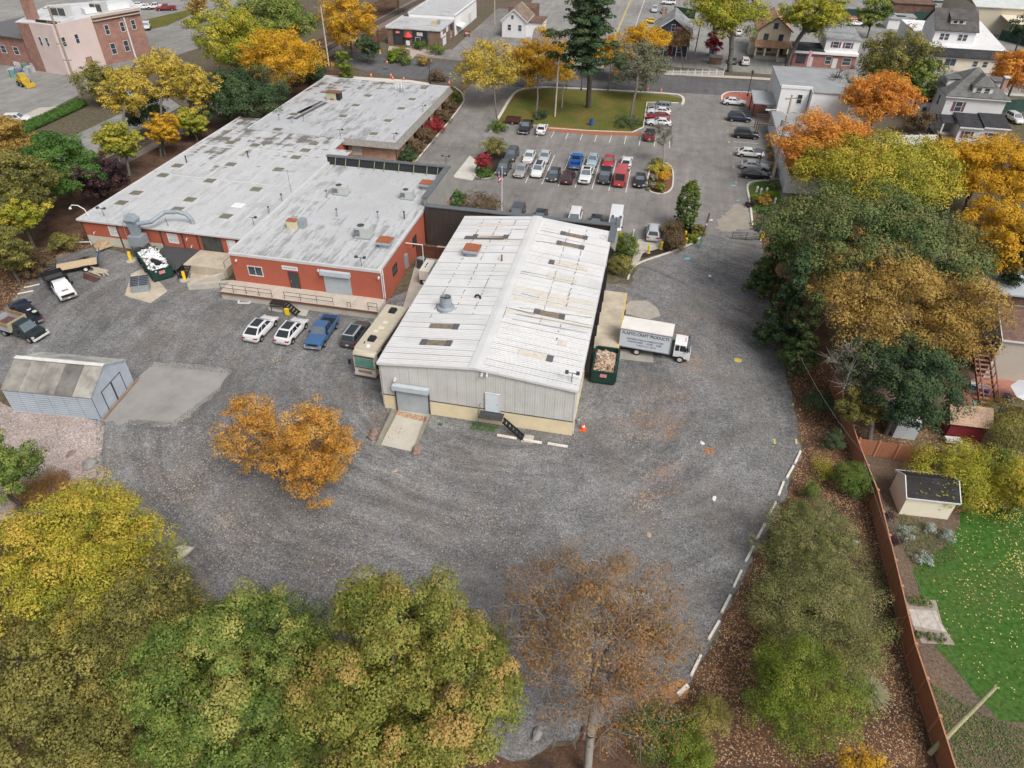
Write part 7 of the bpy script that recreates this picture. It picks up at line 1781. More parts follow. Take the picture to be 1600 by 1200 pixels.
# front ramp with side walls
rp = thing('ramp','concrete ramp with low side walls at the warehouse roller door','ramp',(-19.4,45,0))
mb = MB(); mb.add([(-20.9,43.6,.03),(-17.75,43.4,.03),(-17.75,WY0-.12,.03),(-20.9,WY0-.12,.03),(-20.9,43.6,0),(-17.75,43.4,0),(-17.75,WY0-.12,0),(-20.9,WY0-.12,0)],[(0,1,2,3),(7,6,5,4),(0,4,5,1),(1,5,6,2),(2,6,7,3),(3,7,4,0)]); mb.build('ramp_slab',M('ramp_concrete',(.47,.44,.38),var=.13,scale=.9,world=True,bmp=.1),rp)
for x,nm in((-21.25,.42),(-17.6,.22)):
 mb = MB(); w_ = nm
 mb.add([(x-.1,43.3,0),(x+w_-.1,43.3,0),(x+w_-.1,WY0-.64,0),(x-.1,WY0-.64,0),(x-.1,43.3,.12),(x+w_-.1,43.3,.12),(x+w_-.1,WY0-.64,.62),(x-.1,WY0-.64,.62)],[(0,3,2,1),(4,5,6,7),(0,1,5,4),(1,2,6,5),(2,3,7,6),(3,0,4,7)])
 mb.build('side_wall',M('mossy_concrete',(.24,.22,.18),var=.3,scale=2,world=True),rp)
def rock(name,label,cat,p,s,mat,seed,group=None,flat=.6):
 rr = np.random.default_rng(seed); t = bpy.data.meshes.new(name)
 import bmesh
 bm = bmesh.new(); bmesh.ops.create_icosphere(bm,subdivisions=3,radius=1)
 ph = rr.uniform(0,6,9)
 for v in bm.verts:
  c = v.co; k = 1+.16*math.sin(3*c.x+ph[0])+.13*math.sin(4*c.y+ph[1]+c.z*2)+.12*math.sin(5*c.z+ph[2]+2*c.x)+.05*math.sin(11*c.x+ph[3])*math.sin(9*c.y+ph[4])
  v.co = Vector((c.x*k*s[0],c.y*k*s[1],c.z*k*s[2]))
 bm.to_mesh(t); bm.free(); t.materials.append(mat)
 o = put(name,t,None,(p.x,p.y,s[2]*.55),(0,0,rr.uniform(0,3))); return tag(o,label,cat,group)
RK = M('grey_boulder',(.24,.235,.225),rough=.95,var=.35,scale=2.5,bmp=.5,bscale=6); RKB = M('brown_boulder',(.24,.17,.14),rough=.95,var=.35,scale=2.5,bmp=.5,bscale=6); RKL = M('pale_lichen_boulder',(.42,.42,.33),rough=.95,var=.4,scale=2.0,bmp=.5,bscale=5)
for px,py,s,m_,la in[(143,727,(.7,.55,.4),RK,'grey boulder at the edge of the stone bed'),(153,719,(.35,.3,.25),RK,'small dark boulder behind the grey one'),(142,757,(.5,.35,.25),RKB,'dark flat boulder in the stone bed below the grey one'),(582,684,(.5,.4,.35),RKB,'brown boulder at the left foot of the ramp, front one'),(585,677,(.42,.35,.3),RKB,'pinkish boulder at the left foot of the ramp, behind'),(651,706,(.62,.4,.3),RKB,'flat boulder at the right foot of the ramp'),(268,880,(1.5,.55,.6),RKL,'large pale lichen-covered boulder behind the green trees'),(252,888,(.8,.4,.45),RKL,'smaller pale boulder left of the lichen-covered one'),(918,1148,(.4,.35,.3),RKB,'round boulder leaning on the oak trunk'),(1335,848,(.32,.25,.18),RK,'pale ring-shaped stone in the shrubs by the fence'),(110,710,(.4,.3,.12),RKB,'dark low stone in the middle of the stone bed'),(838,1150,(.4,.3,.22),RK,'grey boulder left of the oak trunk')]:
 rock('boulder',la,'boulder',G(px,py),s,m_,px)
for px,py in[(70,755),(92,762)]:pass
TC('bush','rust-brown low bush in the stone bed, upper one','shrub',80,760,26,.6,.7,L_RUST,4500,.06,60,shape='ball',cr=.3,stem=False)
TC('bush','rust-brown low bush in the stone bed, lower left one','shrub',46,778,22,.5,.6,L_RUST,3500,.06,50,shape='ball',cr=.3,stem=False)
# open-top dumpster by the dock
DG = M('dumpster_green',(.012,.042,.034),rough=.5,var=.2,scale=2)
def skip(name,label,pos,hd,L_,W_,H_,fillcols,seed,fill_h,sign=True):
 t = thing(name,label,'dumpster',(pos[0],pos[1],.012),hd); hl_,hw = L_/2,W_/2
 mb = MB(); mb.box(-hl_,hl_,-hw,hw,.18,.3); mb.build('floor',DG,t,local=True)
 for s in(-1,1):
  mb = MB(); mb.box(-hl_,hl_,s*hw-.05,s*hw+.05,.301,H_); mb.box(-hl_,hl_,s*hw-.09,s*hw+.09,H_+.001,H_+.1)
  for k in range(8):x = -hl_+.3+k*(L_-.6)/7; mb.box(x-.06,x+.06,s*(hw+.10)-.05,s*(hw+.10)+.05,.3,H_)
  mb.build('side',DG,t,local=True)
 for s in(-1,1):
  mb = MB(); x = s*(hl_+.001); mb.box(x-.05,x+.05,-hw+.06,hw-.06,.301,H_); mb.box(x-.09,x+.09,-hw+.1,hw-.1,H_+.001,H_+.1); mb.build('end',DG,t,local=True)
 if sign:
  mb = MB(); mb.box(hl_+.1,hl_+.13,-.35,.35,H_-.55,H_-.15); mb.build('label_plate',M('red_white_label',(.55,.22,.22),var=.5,scale=8),t,local=True)
 for s in(-1,1):
  for y in(-hw+.2,hw-.2):mb = MB(); mb.lathe([(.14,0),(.14,.17)],8,(s*(hl_-.3),y,0)); mb.build('roller',STEEL_D,t,local=True)
  # mixed waste: many loose chunks, one heap
 rr = random.Random(seed); hp = MB(); mats = [M('waste_%d_%d'%(seed,i),c,var=.25,scale=5) for i,c in enumerate(fillcols)]
 hp.box(-hl_+.06,hl_-.06,-hw+.06,hw-.06,.31,fill_h-.35,0)
 for k in range(420):
  x,y = rr.uniform(-hl_+.25,hl_-.25),rr.uniform(-hw+.22,hw-.22); z = fill_h-.25+.3*(1-abs(x/hl_)**2)*(1-(y/hw)**2)+rr.uniform(-.08,.1)
  a,b,c = rr.uniform(.05,.42),rr.uniform(.05,.22),rr.uniform(.02,.12)
  hp.xf = Matrix.Translation((x,y,z))@Matrix.Rotation(rr.uniform(0,6),4,'Z')@Matrix.Rotation(rr.uniform(-.7,.7),4,'X')@Matrix.Rotation(rr.uniform(-.6,.6),4,'Y')
  hp.box(-a,a,-b,b,-c,c,rr.choices(range(len(mats)),[4,3,2,1,1][:len(mats)])[0])
 hp.xf = None
 o = hp.build('waste',mats,t,local=True); o['kind'] = 'stuff'
 return t
p = (G(925,598)+G(968,598))/2; skip('dumpster','green open dumpster full of cardboard scraps at the end of the dock',(-1.75,59.3,0),-90,4.4,2.4,1.6,[(.34,.22,.14),(.5,.47,.45),(.45,.3,.18),(.1,.1,.1),(.62,.6,.58)],5,1.35)
skip('dumpster','dark green roll-off dumpster heaped with white plastic scrap under the dust collector',tuple(G(245,422)),-40,6.4,2.4,1.55,[(.74,.75,.78),(.66,.67,.70),(.55,.56,.58),(.06,.07,.09),(.35,.2,.12)],9,1.7)
for dx,dy,la in((.9,-1.3,'black bag lying on the white scrap, near end'),(.2,-.9,'black bag lying on the white scrap beside the other bag')):
 p = G(258,428); t = rock('rubbish_bag',la,'bag',Vector((p.x+dx-.8,p.y+dy+.6,0)),(.45,.35,.3),BLACK,int(dx*10)+3); t.location.z = 1.95
 # front-load bin with louvred lid
p = G(222,453); t = thing('waste_bin','galvanised waste bin with a dark ribbed lid on the tan pad','bin',(p.x,p.y,.02),28)
mb = MB(); mb.add([(-.95,-.6,0),(.95,-.6,0),(.95,.7,0),(-.95,.7,0),(-1.0,-.75,1.0),(1.0,-.75,1.0),(1.0,.8,1.45),(-1.0,.8,1.45)],[(0,3,2,1),(4,5,6,7),(0,1,5,4),(1,2,6,5),(2,3,7,6),(3,0,4,7)]); mb.build('bin_body',GALV,t,local=True)
for s in(-1,1):
 for k in range(6):
  y0 = -.8+k*.28; z0 = 1.02+k*.083; mb = MB(); mb.bar((s*.52-.48,y0+.13,z0+.05),(s*.52+.48,y0+.13,z0+.05),.22,.05); mb.build('lid_slat',M('lid_charcoal',(.05,.055,.07),var=.1,rough=.4),t,local=True)
p = G(222,447); a,b = G(196,462),G(236,473)
mb = MB(); mb.bar((a.x,a.y,.1),(G(205,456).x,G(205,456).y,.1),.2,.2)
o = mb.build('timber_kerb',PLY); tag(o,'pale timber beam at the edge of the tan pad','beam')
for px,py,h_,an,la in[(205,408,1.3,.25,'yellow guard board leaning left of the roll-off dumpster'),(289,438,1.2,.3,'yellow guard board at the right end of the roll-off dumpster')]:
 p = G(px,py); o = thing('guard_post',la,'bollard',(p.x,p.y,0),-35); mb = MB(); mb.bar((0,0,0),(-.15,.1,h_),.34,.12); mb.build('board',YEL,o,local=True); mb = MB(); mb.lathe([(.6,0),(.6,.06)],14); mb.build('base_slab',CONC,o,local=True)
 # timber pile
p = G(155,428); t = thing('log_pile','untidy pile of pale logs and rusty bars beside the flatbed trailer','log pile',(p.x,p.y,0),-18)
for k in range(11):
 x,y,z = RND.uniform(-.5,.5),RND.uniform(-.7,.7),.14+.12*(k%3); l_ = RND.uniform(.7,1.5); a = RND.uniform(-.3,.3)
 mb = MB(); mb.tube([(x-l_*math.cos(a),y-l_*math.sin(a),z),(x+l_*math.cos(a),y+l_*math.sin(a),z+.05)],RND.uniform(.08,.15),8); mb.build('log',M('pale_log',(.42,.36,.28),var=.3,scale=4),t,local=True)
for k in range(4):
 mb = MB(); y = -1.0-.22*k; mb.bar((-1.6+.3*k,y,.1),(1.4,y+.1,.12),.14,.14); mb.build('rusty_bar',M('rusty_brown_bar',(.12,.055,.04),var=.3),t,local=True)
p = G(163,385); o = rock('sand_heap','tan sand heap against the factory corner','sand heap',p,(1.9,1.2,.5),M('tan_sand',(.36,.27,.17),var=.25,scale=2,bmp=.3),44)
mb = MB(); a,b = G(112,384),G(143,383); mb.bar((a.x,a.y,.5),(b.x,b.y,.5),.12,.12); mb.bar((a.x,a.y,0),(a.x,a.y,.5),.1,.1); mb.bar((b.x,b.y,0),(b.x,b.y,.5),.1,.1); o = mb.build('guard_rail',TRIMW); tag(o,'white guard rail behind the flatbed trailer','rail')
# pallets
p = G(594,610); t = thing('pallet','wooden pallet leaning at the left corner of the warehouse','pallet',(-22.9,51.0,.02),80)
for k in range(5):mb = MB(); mb.box(-.6,.6,-.5+k*.23,-.38+k*.23,.12,.15); mb.build('slat',PLY,t,local=True)
for x in(-.55,0,.55):mb = MB(); mb.box(x-.05,x+.05,-.5,.54,0,.119); mb.build('bearer',PLY,t,local=True)
p = G(383,471); t = thing('timber_box','small open timber frame on the gravel by the dock','frame',(p.x,p.y,0),10)
for a,b in(((-.7,-.5),(.7,-.5)),((-.7,.5),(.7,.5)),((-.7,-.4),(-.7,.4)),((.7,-.4),(.7,.4))):mb = MB(); mb.bar((a[0],a[1],.08),(b[0],b[1],.08),.12,.16); mb.build('frame_side',TRIMW,t,local=True)
# cones
cm = MB(); cm.lathe([(.19,.03),(.17,.04),(.03,.72),(.01,.72)],12); cm.box(-.24,.24,-.24,.24,0,.03); cone_me = cm.mesh('traffic_cone',ORANGE)
cb = MB(); cb.lathe([(.135,.26),(.093,.44)],12); band_me = cb.mesh('reflective_band',WHITE)
CG = 'traffic cones along the side street'
for px,py,la in[(580,119.5,'leftmost orange cone behind the brick building roof'),(611,119.5,'rear orange cone of the pair behind the brick building roof'),(614,124,'front orange cone of the pair behind the brick building roof'),(631,125,'orange cone behind the roof vent pipes of the brick building'),(675,125,'orange cone beside the black street lamp and brown bush'),(605,99,'orange cone at the kerb of the service shop bed'),(702,131,'orange cone at the far corner of the brick building bed'),(1012,141,'orange cone at the kerb behind the half-bare tree'),(1033,143,'orange cone at the lot entrance kerb'),(1157,149,'orange cone on the red pavers above the white sedan')]:
 p = G(px,py); o = put('traffic_cone',cone_me,None,(p.x,p.y,.02)); o.scale = (1.15,1.15,1.15); tag(o,la,'cone',CG); put('reflective_band',band_me,o)
p = G(911,671); o = put('traffic_cone',cone_me,None,(p.x,p.y,.02)); o.scale = (1.3,1.3,1.3); tag(o,'orange traffic cone at the right front corner of the warehouse','cone'); put('reflective_band',band_me,o)
p = G(897,660); t = thing('water_can','small blue-grey canister at the warehouse corner','canister',(-3.4,p.y,0)); mb = MB(); mb.lathe([(.16,0),(.16,.5),(.06,.58),(.06,.64)],10); mb.build('can_body',GALV,t,local=True); mb = MB(); mb.lathe([(.07,.641),(.07,.68)],8); mb.build('cap',BLACK,t,local=True)
# blue litter bin, dark bin by gate
p = G(924,196); t = thing('litter_barrel','blue litter barrel at the edge of the lawn','bin',(p.x,p.y,.02)); mb = MB(); mb.lathe([(.42,0),(.42,1.15),(.44,1.16),(.44,1.22)],16); mb.build('barrel',M('barrel_blue',(.03,.09,.26),var=.12,rough=.5),t,local=True); mb = MB(); mb.lathe([(.38,1.221),(.1,1.3)],16); mb.build('barrel_lid',M('barrel_blue_dark',(.02,.05,.14),rough=.5),t,local=True)
p = G(1184,361); t = thing('litter_barrel','dark barrel behind the steel gate','bin',(p.x,p.y,.02)); mb = MB(); mb.lathe([(.33,0),(.35,.5),(.33,1.0)],14); mb.build('barrel',M('barrel_dark',(.04,.06,.075),var=.1),t,local=True); mb = MB(); mb.lathe([(.36,1.001),(.36,1.05)],14); mb.build('barrel_lid',BLACK,t,local=True)
# gate and posts
A,B = G(1143,374),G(1187,376); t = thing('steel_gate','low dark steel swing gate across the end of the gravel drive','gate',tuple(A))
mb = MB()
for z in(.15,.4,.65,.9,1.1):mb.bar((A.x,A.y,z),(B.x,B.y,z),.045,.045)
mb.build('gate_bars',STEEL_D,t)
for k in range(3):p = A.lerp(B,k/2); mb = MB(); mb.bar((p.x,p.y,0),(p.x,p.y,1.2),.07,.07); mb.build('gate_upright',STEEL_D,t)
for px,py,la in[(1187,375,'yellow gate post at the right end of the steel gate'),(1191,372,'second yellow gate post behind the first'),(1070,372,'yellow bollard at the entry bed nearest the arborvitae'),(1071,383,'yellow bollard in front of the brown-topped bushes'),(993,388,'yellow bollard by the tall clipped bush'),(1013,395,'yellow bollard in the middle of the entry bed'),(1033,389,'yellow bollard right of the entry path'),(634,256,'yellow bollard at the brick wall corner'),(646,256,'second yellow bollard at the brick wall corner'),(725,150,'yellow bollard at the curve of the bed kerb'),(594,84,'yellow bollard by the lamp at the railway')]:
 p = G(px,py); t = thing('bollard',la,'bollard',(p.x,p.y,0),0); mb = MB(); mb.lathe([(.17,0),(.17,1.0),(.11,1.1),(.02,1.12)],10); mb.build('post',YEL,t,local=True); mb = MB(); mb.lathe([(.3,0),(.28,.04)],10); mb.build('collar',CONC,t,local=True)
p = G(1093,388); t = thing('gate_post','tall brown timber post with a teal lower half at the drive entrance','post',(p.x,p.y,0))
mb = MB(); mb.tube([(0,0,0),(.15,.05,1.9)],.14,8); mb.build('lower_post',M('teal_post',(.14,.30,.25),var=.2),t,local=True); mb = MB(); mb.tube([(.15,.05,1.901),(.4,.1,5.2)],.13,8); mb.build('upper_post',M('brown_post',(.17,.1,.08),var=.25),t,local=True); mb = MB(); mb.box(.18,.4,-.12,.0,3.5,3.75); mb.build('lamp_box',WHITE,t,local=True)
# poles
def upole(label,base,top,r=.15,arms=(),name='utility_pole',mat=None):
 b = Vector(base); t = thing(name,label,'utility pole',tuple(b)); tp = Vector(top)
 mb = MB(); mb.tube([b,b.lerp(tp,.5),tp],[r,r*.85,r*.65],10); mb.build('pole',mat or POLEW,t)
 for f,w_,ang in arms:
  c = b.lerp(tp,f); d = Vector((math.cos(ang),math.sin(ang),0))*w_/2; mb = MB(); mb.bar(c-d,c+d,.1,.12); ca = mb.build('crossarm',WOOD,t)
  for s in(-.8,.8):mb = MB(); q = c+d*s; mb.lathe([(.06,.061),(.09,.12),(.05,.22)],8,q); mb.v = [v-t.location for v in mb.v]; mb.build('insulator',GALV,ca,local=True)
 return t
p = G(128,158); upole('tall brown utility pole in front of the pink wall',p,p+Vector((0,0,17.3)),.26,((.98,2.2,.3),(.84,2.6,.3),(.62,2.0,.3),(.45,1.6,.3)))
p = G(217,106); upole('pale utility pole in front of the brick windows',p,p+Vector((0,0,10.5)),.2,((.97,1.6,.6),),mat=TRIMW)
p = G(514,103); upole('pale utility mast with a cross arm behind the brick building roof',p,p+Vector((0,0,12.6)),.22,((.98,3.2,.2),(.93,1.6,.2)),mat=M('pale_pole',(.44,.40,.33),var=.15))
p = G(867,182); upole('pale lamp mast on the park lawn',p,p+Vector((.2,0,10.5)),.18,(),mat=M('pale_pole',(.44,.40,.33)))
p = G(878,168); upole('thin second mast on the park lawn',p,p+Vector((.1,0,6.5)),.12,(),mat=M('pale_pole',(.44,.40,.33)))
p = G(773,38); upole('slim utility pole beside the service shop lot at the top',p,p+Vector((0,0,9.5)),.16,((.97,1.8,.1),),mat=M('pale_pole',(.44,.40,.33)))
p = G(1086,82); upole('utility pole beside the crimson maple',p,p+Vector((.3,0,10)),.17,((.95,2.0,.1),))
p = G(1204,290); up = upole('grey utility pole with a transformer beside the white shed wall',p,p+Vector((.2,2.5,13.5)),.24,((.96,2.2,.5),),mat=M('grey_pole',(.36,.33,.29),var=.2))
c = up.location+Vector((.15,1.6,9.5)); mb = MB(); mb.lathe([(.3,-.5),(.32,.45),(.1,.55)],10,c-Vector((.45,0,0))); mb.build('transformer',GALV,up)
mb = MB(); mb.tube([c+Vector((0,0,1.2)),c+Vector((-1.5,-.6,2.1)),c+Vector((-3.0,-1.0,2.1))],.06,6); mb.box(c.x-3.6,c.x-2.8,c.y-1.15,c.y-.85,c.z+2.0,c.z+2.15); mb.build('lamp_arm',TRIMW,up)
# bottom-right leaning pole and its wires
b = G(1452,1178); tp = G(1556,1073,5.0)
up2 = upole('weathered leaning utility pole at the bottom right by the fence',b,tp,.17,(),mat=M('lichen_pole',(.36,.34,.20),var=.25,scale=3))
mb = MB(); mb.tube([b+Vector((.6,.1,0)),b.lerp(tp,.45),b.lerp(tp,.8)],.035,6); mb.build('conduit',GALV,up2)
WIREM = M('wire_grey',(.22,.23,.24),rough=.5,var=0)
for(q1,z1),(q2,z2),r_,la in[(((1528,1100),4.6),((1352,712),4.0),.011,'right overhead wire running along the brown fence'),(((1500,1125),3.6),((1350,720),3.4),.010,'left overhead wire running along the brown fence'),(((1352,712),4.0),((1252,560),6.5),.010,'overhead wire passing the bare grey tree')]:
 a,b_ = G(*q1,z1),G(*q2,z2); mb = MB(); mb.tube([a.lerp(b_,k/10)-Vector((0,0,.5*(1-(2*k/10-1)**2))) for k in range(11)],r_,5); o = mb.build('overhead_wire',WIREM); tag(o,la,'wire')
 # street lamps and roof lamps
for px,py,h_,la in[(672,131,4.6,'black street lamp at the kerb behind the white roof'),(1168,150,4.6,'black street lamp on the red pavers corner'),(593,82,5.0,'black street lamp by the railway bank'),(1008,143,4.4,'black street lamp behind the grey half-bare tree'),(908,141,4.4,'black street lamp at the lawn kerb right of the low sapling')]:
 p = G(px,py); t = thing('street_lamp',la,'street lamp',(p.x,p.y,0)); mb = MB(); mb.lathe([(.2,0),(.16,.5),(.08,.6),(.06,h_)],8); mb.build('lamp_post',BLACK,t,local=True); mb = MB(); mb.lathe([(.1,h_+.001),(.25,h_+.2),(.27,h_+.5),(.05,h_+.75)],8); mb.build('lamp_head',STEEL_D,t,local=True)
def flood(label,px,py,z,h_=1.1,two=True):
 p = G(px,py,z); t = thing('floodlight',label,'floodlight',(p.x,p.y,z)); mb = MB(); mb.tube([(0,0,0),(0,0,h_)],.035,6); mb.bar((-.45,0,h_),(.45,0,h_),.05,.05); mb.build('bracket',STEEL_D,t,local=True)
 for s in((-1,1) if two else(1,)):mb = MB(); mb.add([(s*.5-.17,-.25,h_+.02),(s*.5+.17,-.25,h_+.02),(s*.5+.17,.1,h_+.02),(s*.5-.17,.1,h_+.02),(s*.5-.14,-.18,h_+.26),(s*.5+.14,-.18,h_+.26),(s*.5+.14,.08,h_+.22),(s*.5-.14,.08,h_+.22)],[(0,3,2,1),(4,5,6,7),(0,1,5,4),(1,2,6,5),(2,3,7,6),(3,0,4,7)]); mb.build('lamp',STEEL_D,t,local=True)
flood('twin floodlight over the grey roller door of the orange-red building',565,416,MZ)
flood('twin floodlight on the mansard corner',697,256,MZ+1.2)
flood('twin floodlight at the right front eave of the warehouse',893,598,WZE+.1)
flood('twin floodlight at the far corner of the warehouse roof',962,352,5.6)
flood('single floodlight above the skylight nearest the brick fascia',661,175,BZ,two=False); flood('single floodlight at the brick fascia corner',616,219,BZ,two=False); flood('single floodlight at the inner corner of the white roofs',532,213,BZ,two=False)
flood('twin floodlight at the left front corner of the factory roof',163,338,LZ); flood('single floodlight by the parapet of the orange-red building',397,352,LZ,two=False)
p = G(137,338,LZ); t = thing('gooseneck_lamp','white gooseneck lamp arching over the left corner of the factory','lamp',(p.x,p.y,LZ)); mb = MB(); mb.tube([(.2,0,0),(-.1,0,1.0),(-.8,-.1,1.5),(-1.6,-.2,1.5),(-2.0,-.2,1.2)],.07,8); mb.build('arm',TRIMW,t,local=True); mb = MB(); mb.lathe([(.2,.95),(.12,1.15),(.04,1.2)],10,(-2.05,-.2,0)); mb.build('lamp_shade',TRIMW,t,local=True)
# rooftop machines
def hood(label,px,py,z,s=1.0,rust=True):
 p = G(px,py,z+.6); t = thing('exhaust_hood',label,'vent',(p.x,p.y,z)); mb = MB(); mb.box(-.6*s,.6*s,-.6*s,.6*s,0,.55*s); mb.build('curb',GALV,t,local=True)
 mb = MB(); mb.add([(-.85*s,-.8*s,.551*s),(.85*s,-.8*s,.551*s),(.85*s,.8*s,.551*s),(-.85*s,.8*s,.551*s),(-.95*s,-.85*s,.95*s),(.95*s,-.85*s,.95*s),(.95*s,.85*s,.95*s),(-.95*s,.85*s,.95*s)],[(0,3,2,1),(0,1,5,4),(1,2,6,5),(2,3,7,6),(3,0,4,7)]); mb.build('skirt',M('hood_blue_grey',(.38,.43,.46),rough=.5,var=.15),t,local=True)
 mb = MB()
 for k in range(3):x = -.95*s+k*.637*s; mb.box(x+.006,x+.63*s,-.87*s,.87*s,.951*s,1.0*s+.02*(k%2))
 mb.build('lid',RUST if rust else GALV,t,local=True)
 return t
hood('rusty-lidded exhaust hood on the warehouse roof',738,391,WZR-.55,1.0); hood('rusty-lidded exhaust hood near the right front of the orange-red building roof',602,378,MZ-.14,.95); hood('rusty-lidded exhaust hood at the mansard side of the roof',667,288,MZ-.14,.95)
def acunit(label,px,py,w,d,h_,z,rz=0,mat=None):
 p = G(px,py,z+h_/2); t = thing('air_conditioner',label,'air conditioner',(p.x,p.y,z),rz); mb = MB(); mb.box(-w/2,w/2,-d/2,d/2,.15,h_); mb.build('cabinet',mat or M('unit_pale_grey',(.43,.45,.44),rough=.5,var=.08),t,local=True)
 mb = MB(); mb.box(-w/2-.1,w/2+.1,-d/2-.1,d/2+.1,0,.149); mb.build('curb',GALV,t,local=True)
 mb = MB(); mb.lathe([(min(w,d)*.30,h_+.001),(min(w,d)*.30,h_+.07),(min(w,d)*.24,h_+.07),(min(w,d)*.22,h_+.02),(.05,h_+.03)],14,(-w*.15,0,0)); mb.build('fan',STEEL_D,t,local=True)
 mb = MB()
 for k in range(5):z0 = .35+k*(h_-.55)/5; mb.box(-w/2-.02,-w*.12,-d/2-.02,-d/2-.001,z0,z0+(h_-.55)/9)
 mb.build('louver',STEEL_D,t,local=True)
acunit('large grey air conditioner on the front half of the orange-red building roof',568,361,1.9,1.5,1.45,MZ-.14); acunit('air conditioner towards the parapet of the orange-red building',533,296,1.9,1.4,1.2,MZ-.14); acunit('air conditioner beside the mansard hood',637,303,1.6,1.3,1.2,MZ-.14)
p = G(462,349,MZ+.4); t = thing('roof_blower','cream and rust blower box with a grey hood on the left of the roof','blower',(p.x,p.y,MZ-.14)); mb = MB(); mb.box(-1.0,.35,-.6,.3,0,1.0); mb.build('housing',M('unit_cream',(.55,.5,.33),var=.15),t,local=True); mb = MB(); mb.box(-1.02,.37,-.62,.32,1.001,1.06); mb.build('lid',RUST,t,local=True); mb = MB(); mb.box(.36,1.2,-.3,.8,0,1.1); mb.build('hood',GALV,t,local=True)
p = G(522,151,BZ+.5); t = thing('roof_blower','green and rusty blower box on the brick building roof','blower',(p.x,p.y,BZ)); mb = MB(); mb.box(-1.3,.7,-.7,.7,0,1.35); mb.build('housing',M('unit_greenish',(.34,.40,.26),var=.25),t,local=True); mb = MB(); mb.box(-1.4,1.5,-.8,.8,1.351,1.5); mb.build('lid',M('rust_brown_lid',(.2,.09,.06),var=.4,scale=3),t,local=True); mb = MB(); mb.box(.701,1.4,-.65,.65,.2,1.3); mb.build('intake',BLACK,t,local=True); mb = MB(); mb.box(-.5,.2,-.78,-.701,.05,.35); mb.build('red_panel',REDT,t,local=True)
p = G(625,138,BZ+.3); t = thing('roof_vent_set','cluster of white vent pipes at the far end of the brick building roof','vent',(p.x,p.y,BZ)); mb = MB(); mb.box(-.6,.9,-.7,.6,0,.25); mb.build('curb',GALV,t,local=True)
for x,h_ in((-.9,1.1),(-.4,1.3),(.3,1.5),(.8,.9)):mb = MB(); mb.tube([(x,0,.0),(x,0,h_)],.14,8); mb.build('pipe',TRIMW,t,local=True)
# cylinder fan, gooseneck and pipe on the warehouse
p = on_roof(697,482); t = thing('roof_fan','galvanised upright cylinder fan on the warehouse roof','vent',(p.x,p.y,p.z-.1)); mb = MB(); mb.lathe([(.95,0),(.9,.35),(.62,.45),(.6,1.5),(.55,1.5),(.53,1.15),(.02,1.1)],20); mb.build('stack',GALV,t,local=True); mb = MB(); mb.bar((0,-.52,1.4),(0,.52,1.4),.05,.12); mb.bar((-.52,0,1.38),(.52,0,1.38),.05,.12); mb.build('spider',STEEL_D,t,local=True)
p = on_roof(747,466); t = thing('gooseneck_vent','small black gooseneck vent on the warehouse roof','vent',(p.x,p.y,p.z-.1)); mb = MB(); mb.tube([(.25,0,0),(.22,0,.35),(0,0,.5),(-.25,0,.42),(-.3,0,.2)],.11,8); mb.build('pipe',BLACK,t,local=True)
mb = MB(); mb.lathe([(.2,0),(.18,.06)],10,(.25,0,0)); mb.build('flashing',BITU,t,local=True)
p = on_roof(784,408); t = thing('vent_pipe','thin rusty vent pipe near the warehouse ridge','vent',(p.x,p.y,p.z-.1)); mb = MB(); mb.tube([(0,0,0),(0,0,.9)],.09,8); mb.build('pipe',M('rust_pipe',(.16,.08,.06),var=.3),t,local=True); mb = MB(); mb.lathe([(.25,0),(.12,.1)],8); mb.build('flashing',STRIP_L,t,local=True)
p = on_roof(948,372); t = thing('roof_ring','pale ring lid at the far right of the warehouse roof','vent',(p.x-.4,p.y,p.z-.05)); mb = MB(); mb.lathe([(.5,0),(.5,.18),(.4,.18),(.38,.08),(.02,.07)],16); mb.build('ring',COPE,t,local=True)
for px,py,z,la in[(421,334,LZ,'vent pipe on the factory roof beside the parapet'),(441,314,LZ,'second vent pipe on the factory roof towards the back'),(511,309,MZ-.14,'vent pipe in the middle of the orange-red building roof'),(527,338,MZ-.14,'vent pipe left of the large grey air conditioner'),(591,342,MZ-.14,'vent pipe right of the large grey air conditioner'),(632,342,MZ-.14,'vent pipe near the right edge of the orange-red building roof'),(388,246,LZ,'lamp-topped pipe on the factory roof joint'),(292,254,LZ,'twin vent pipes at the left of the factory roof'),(437,188,BZ,'vent pipe on the brick roof edge, left one'),(457,192,BZ,'vent pipe on the brick roof edge, middle one'),(475,190,BZ,'vent pipe on the brick roof edge, right one'),(455,300,LZ,'antenna mast on the factory roof')]:
 p = G(px,py,z); t = thing('vent_pipe' if 'antenna' not in la else 'antenna',la,'vent' if 'antenna' not in la else 'antenna',(p.x,p.y,z)); h_ = .95 if 'antenna' not in la else 3.2
 mb = MB(); mb.tube([(0,0,0),(0,0,h_)],.09 if h_<2 else.035,8); mb.build('pipe',GALV if px%2 else STEEL_D,t,local=True)
 if h_>2:mb = MB(); [mb.bar((-1.3+.2*k,0,h_-.1*k),(1.3-.2*k,0,h_-.1*k),.03,.03) for k in range(3)]; mb.build('antenna_rod',GALV,t,local=True)
 else:mb = MB(); mb.lathe([(.15,h_+.001),(.15,h_+.1),(.03,h_+.14)],8); mb.build('cap',STEEL_D,t,local=True)
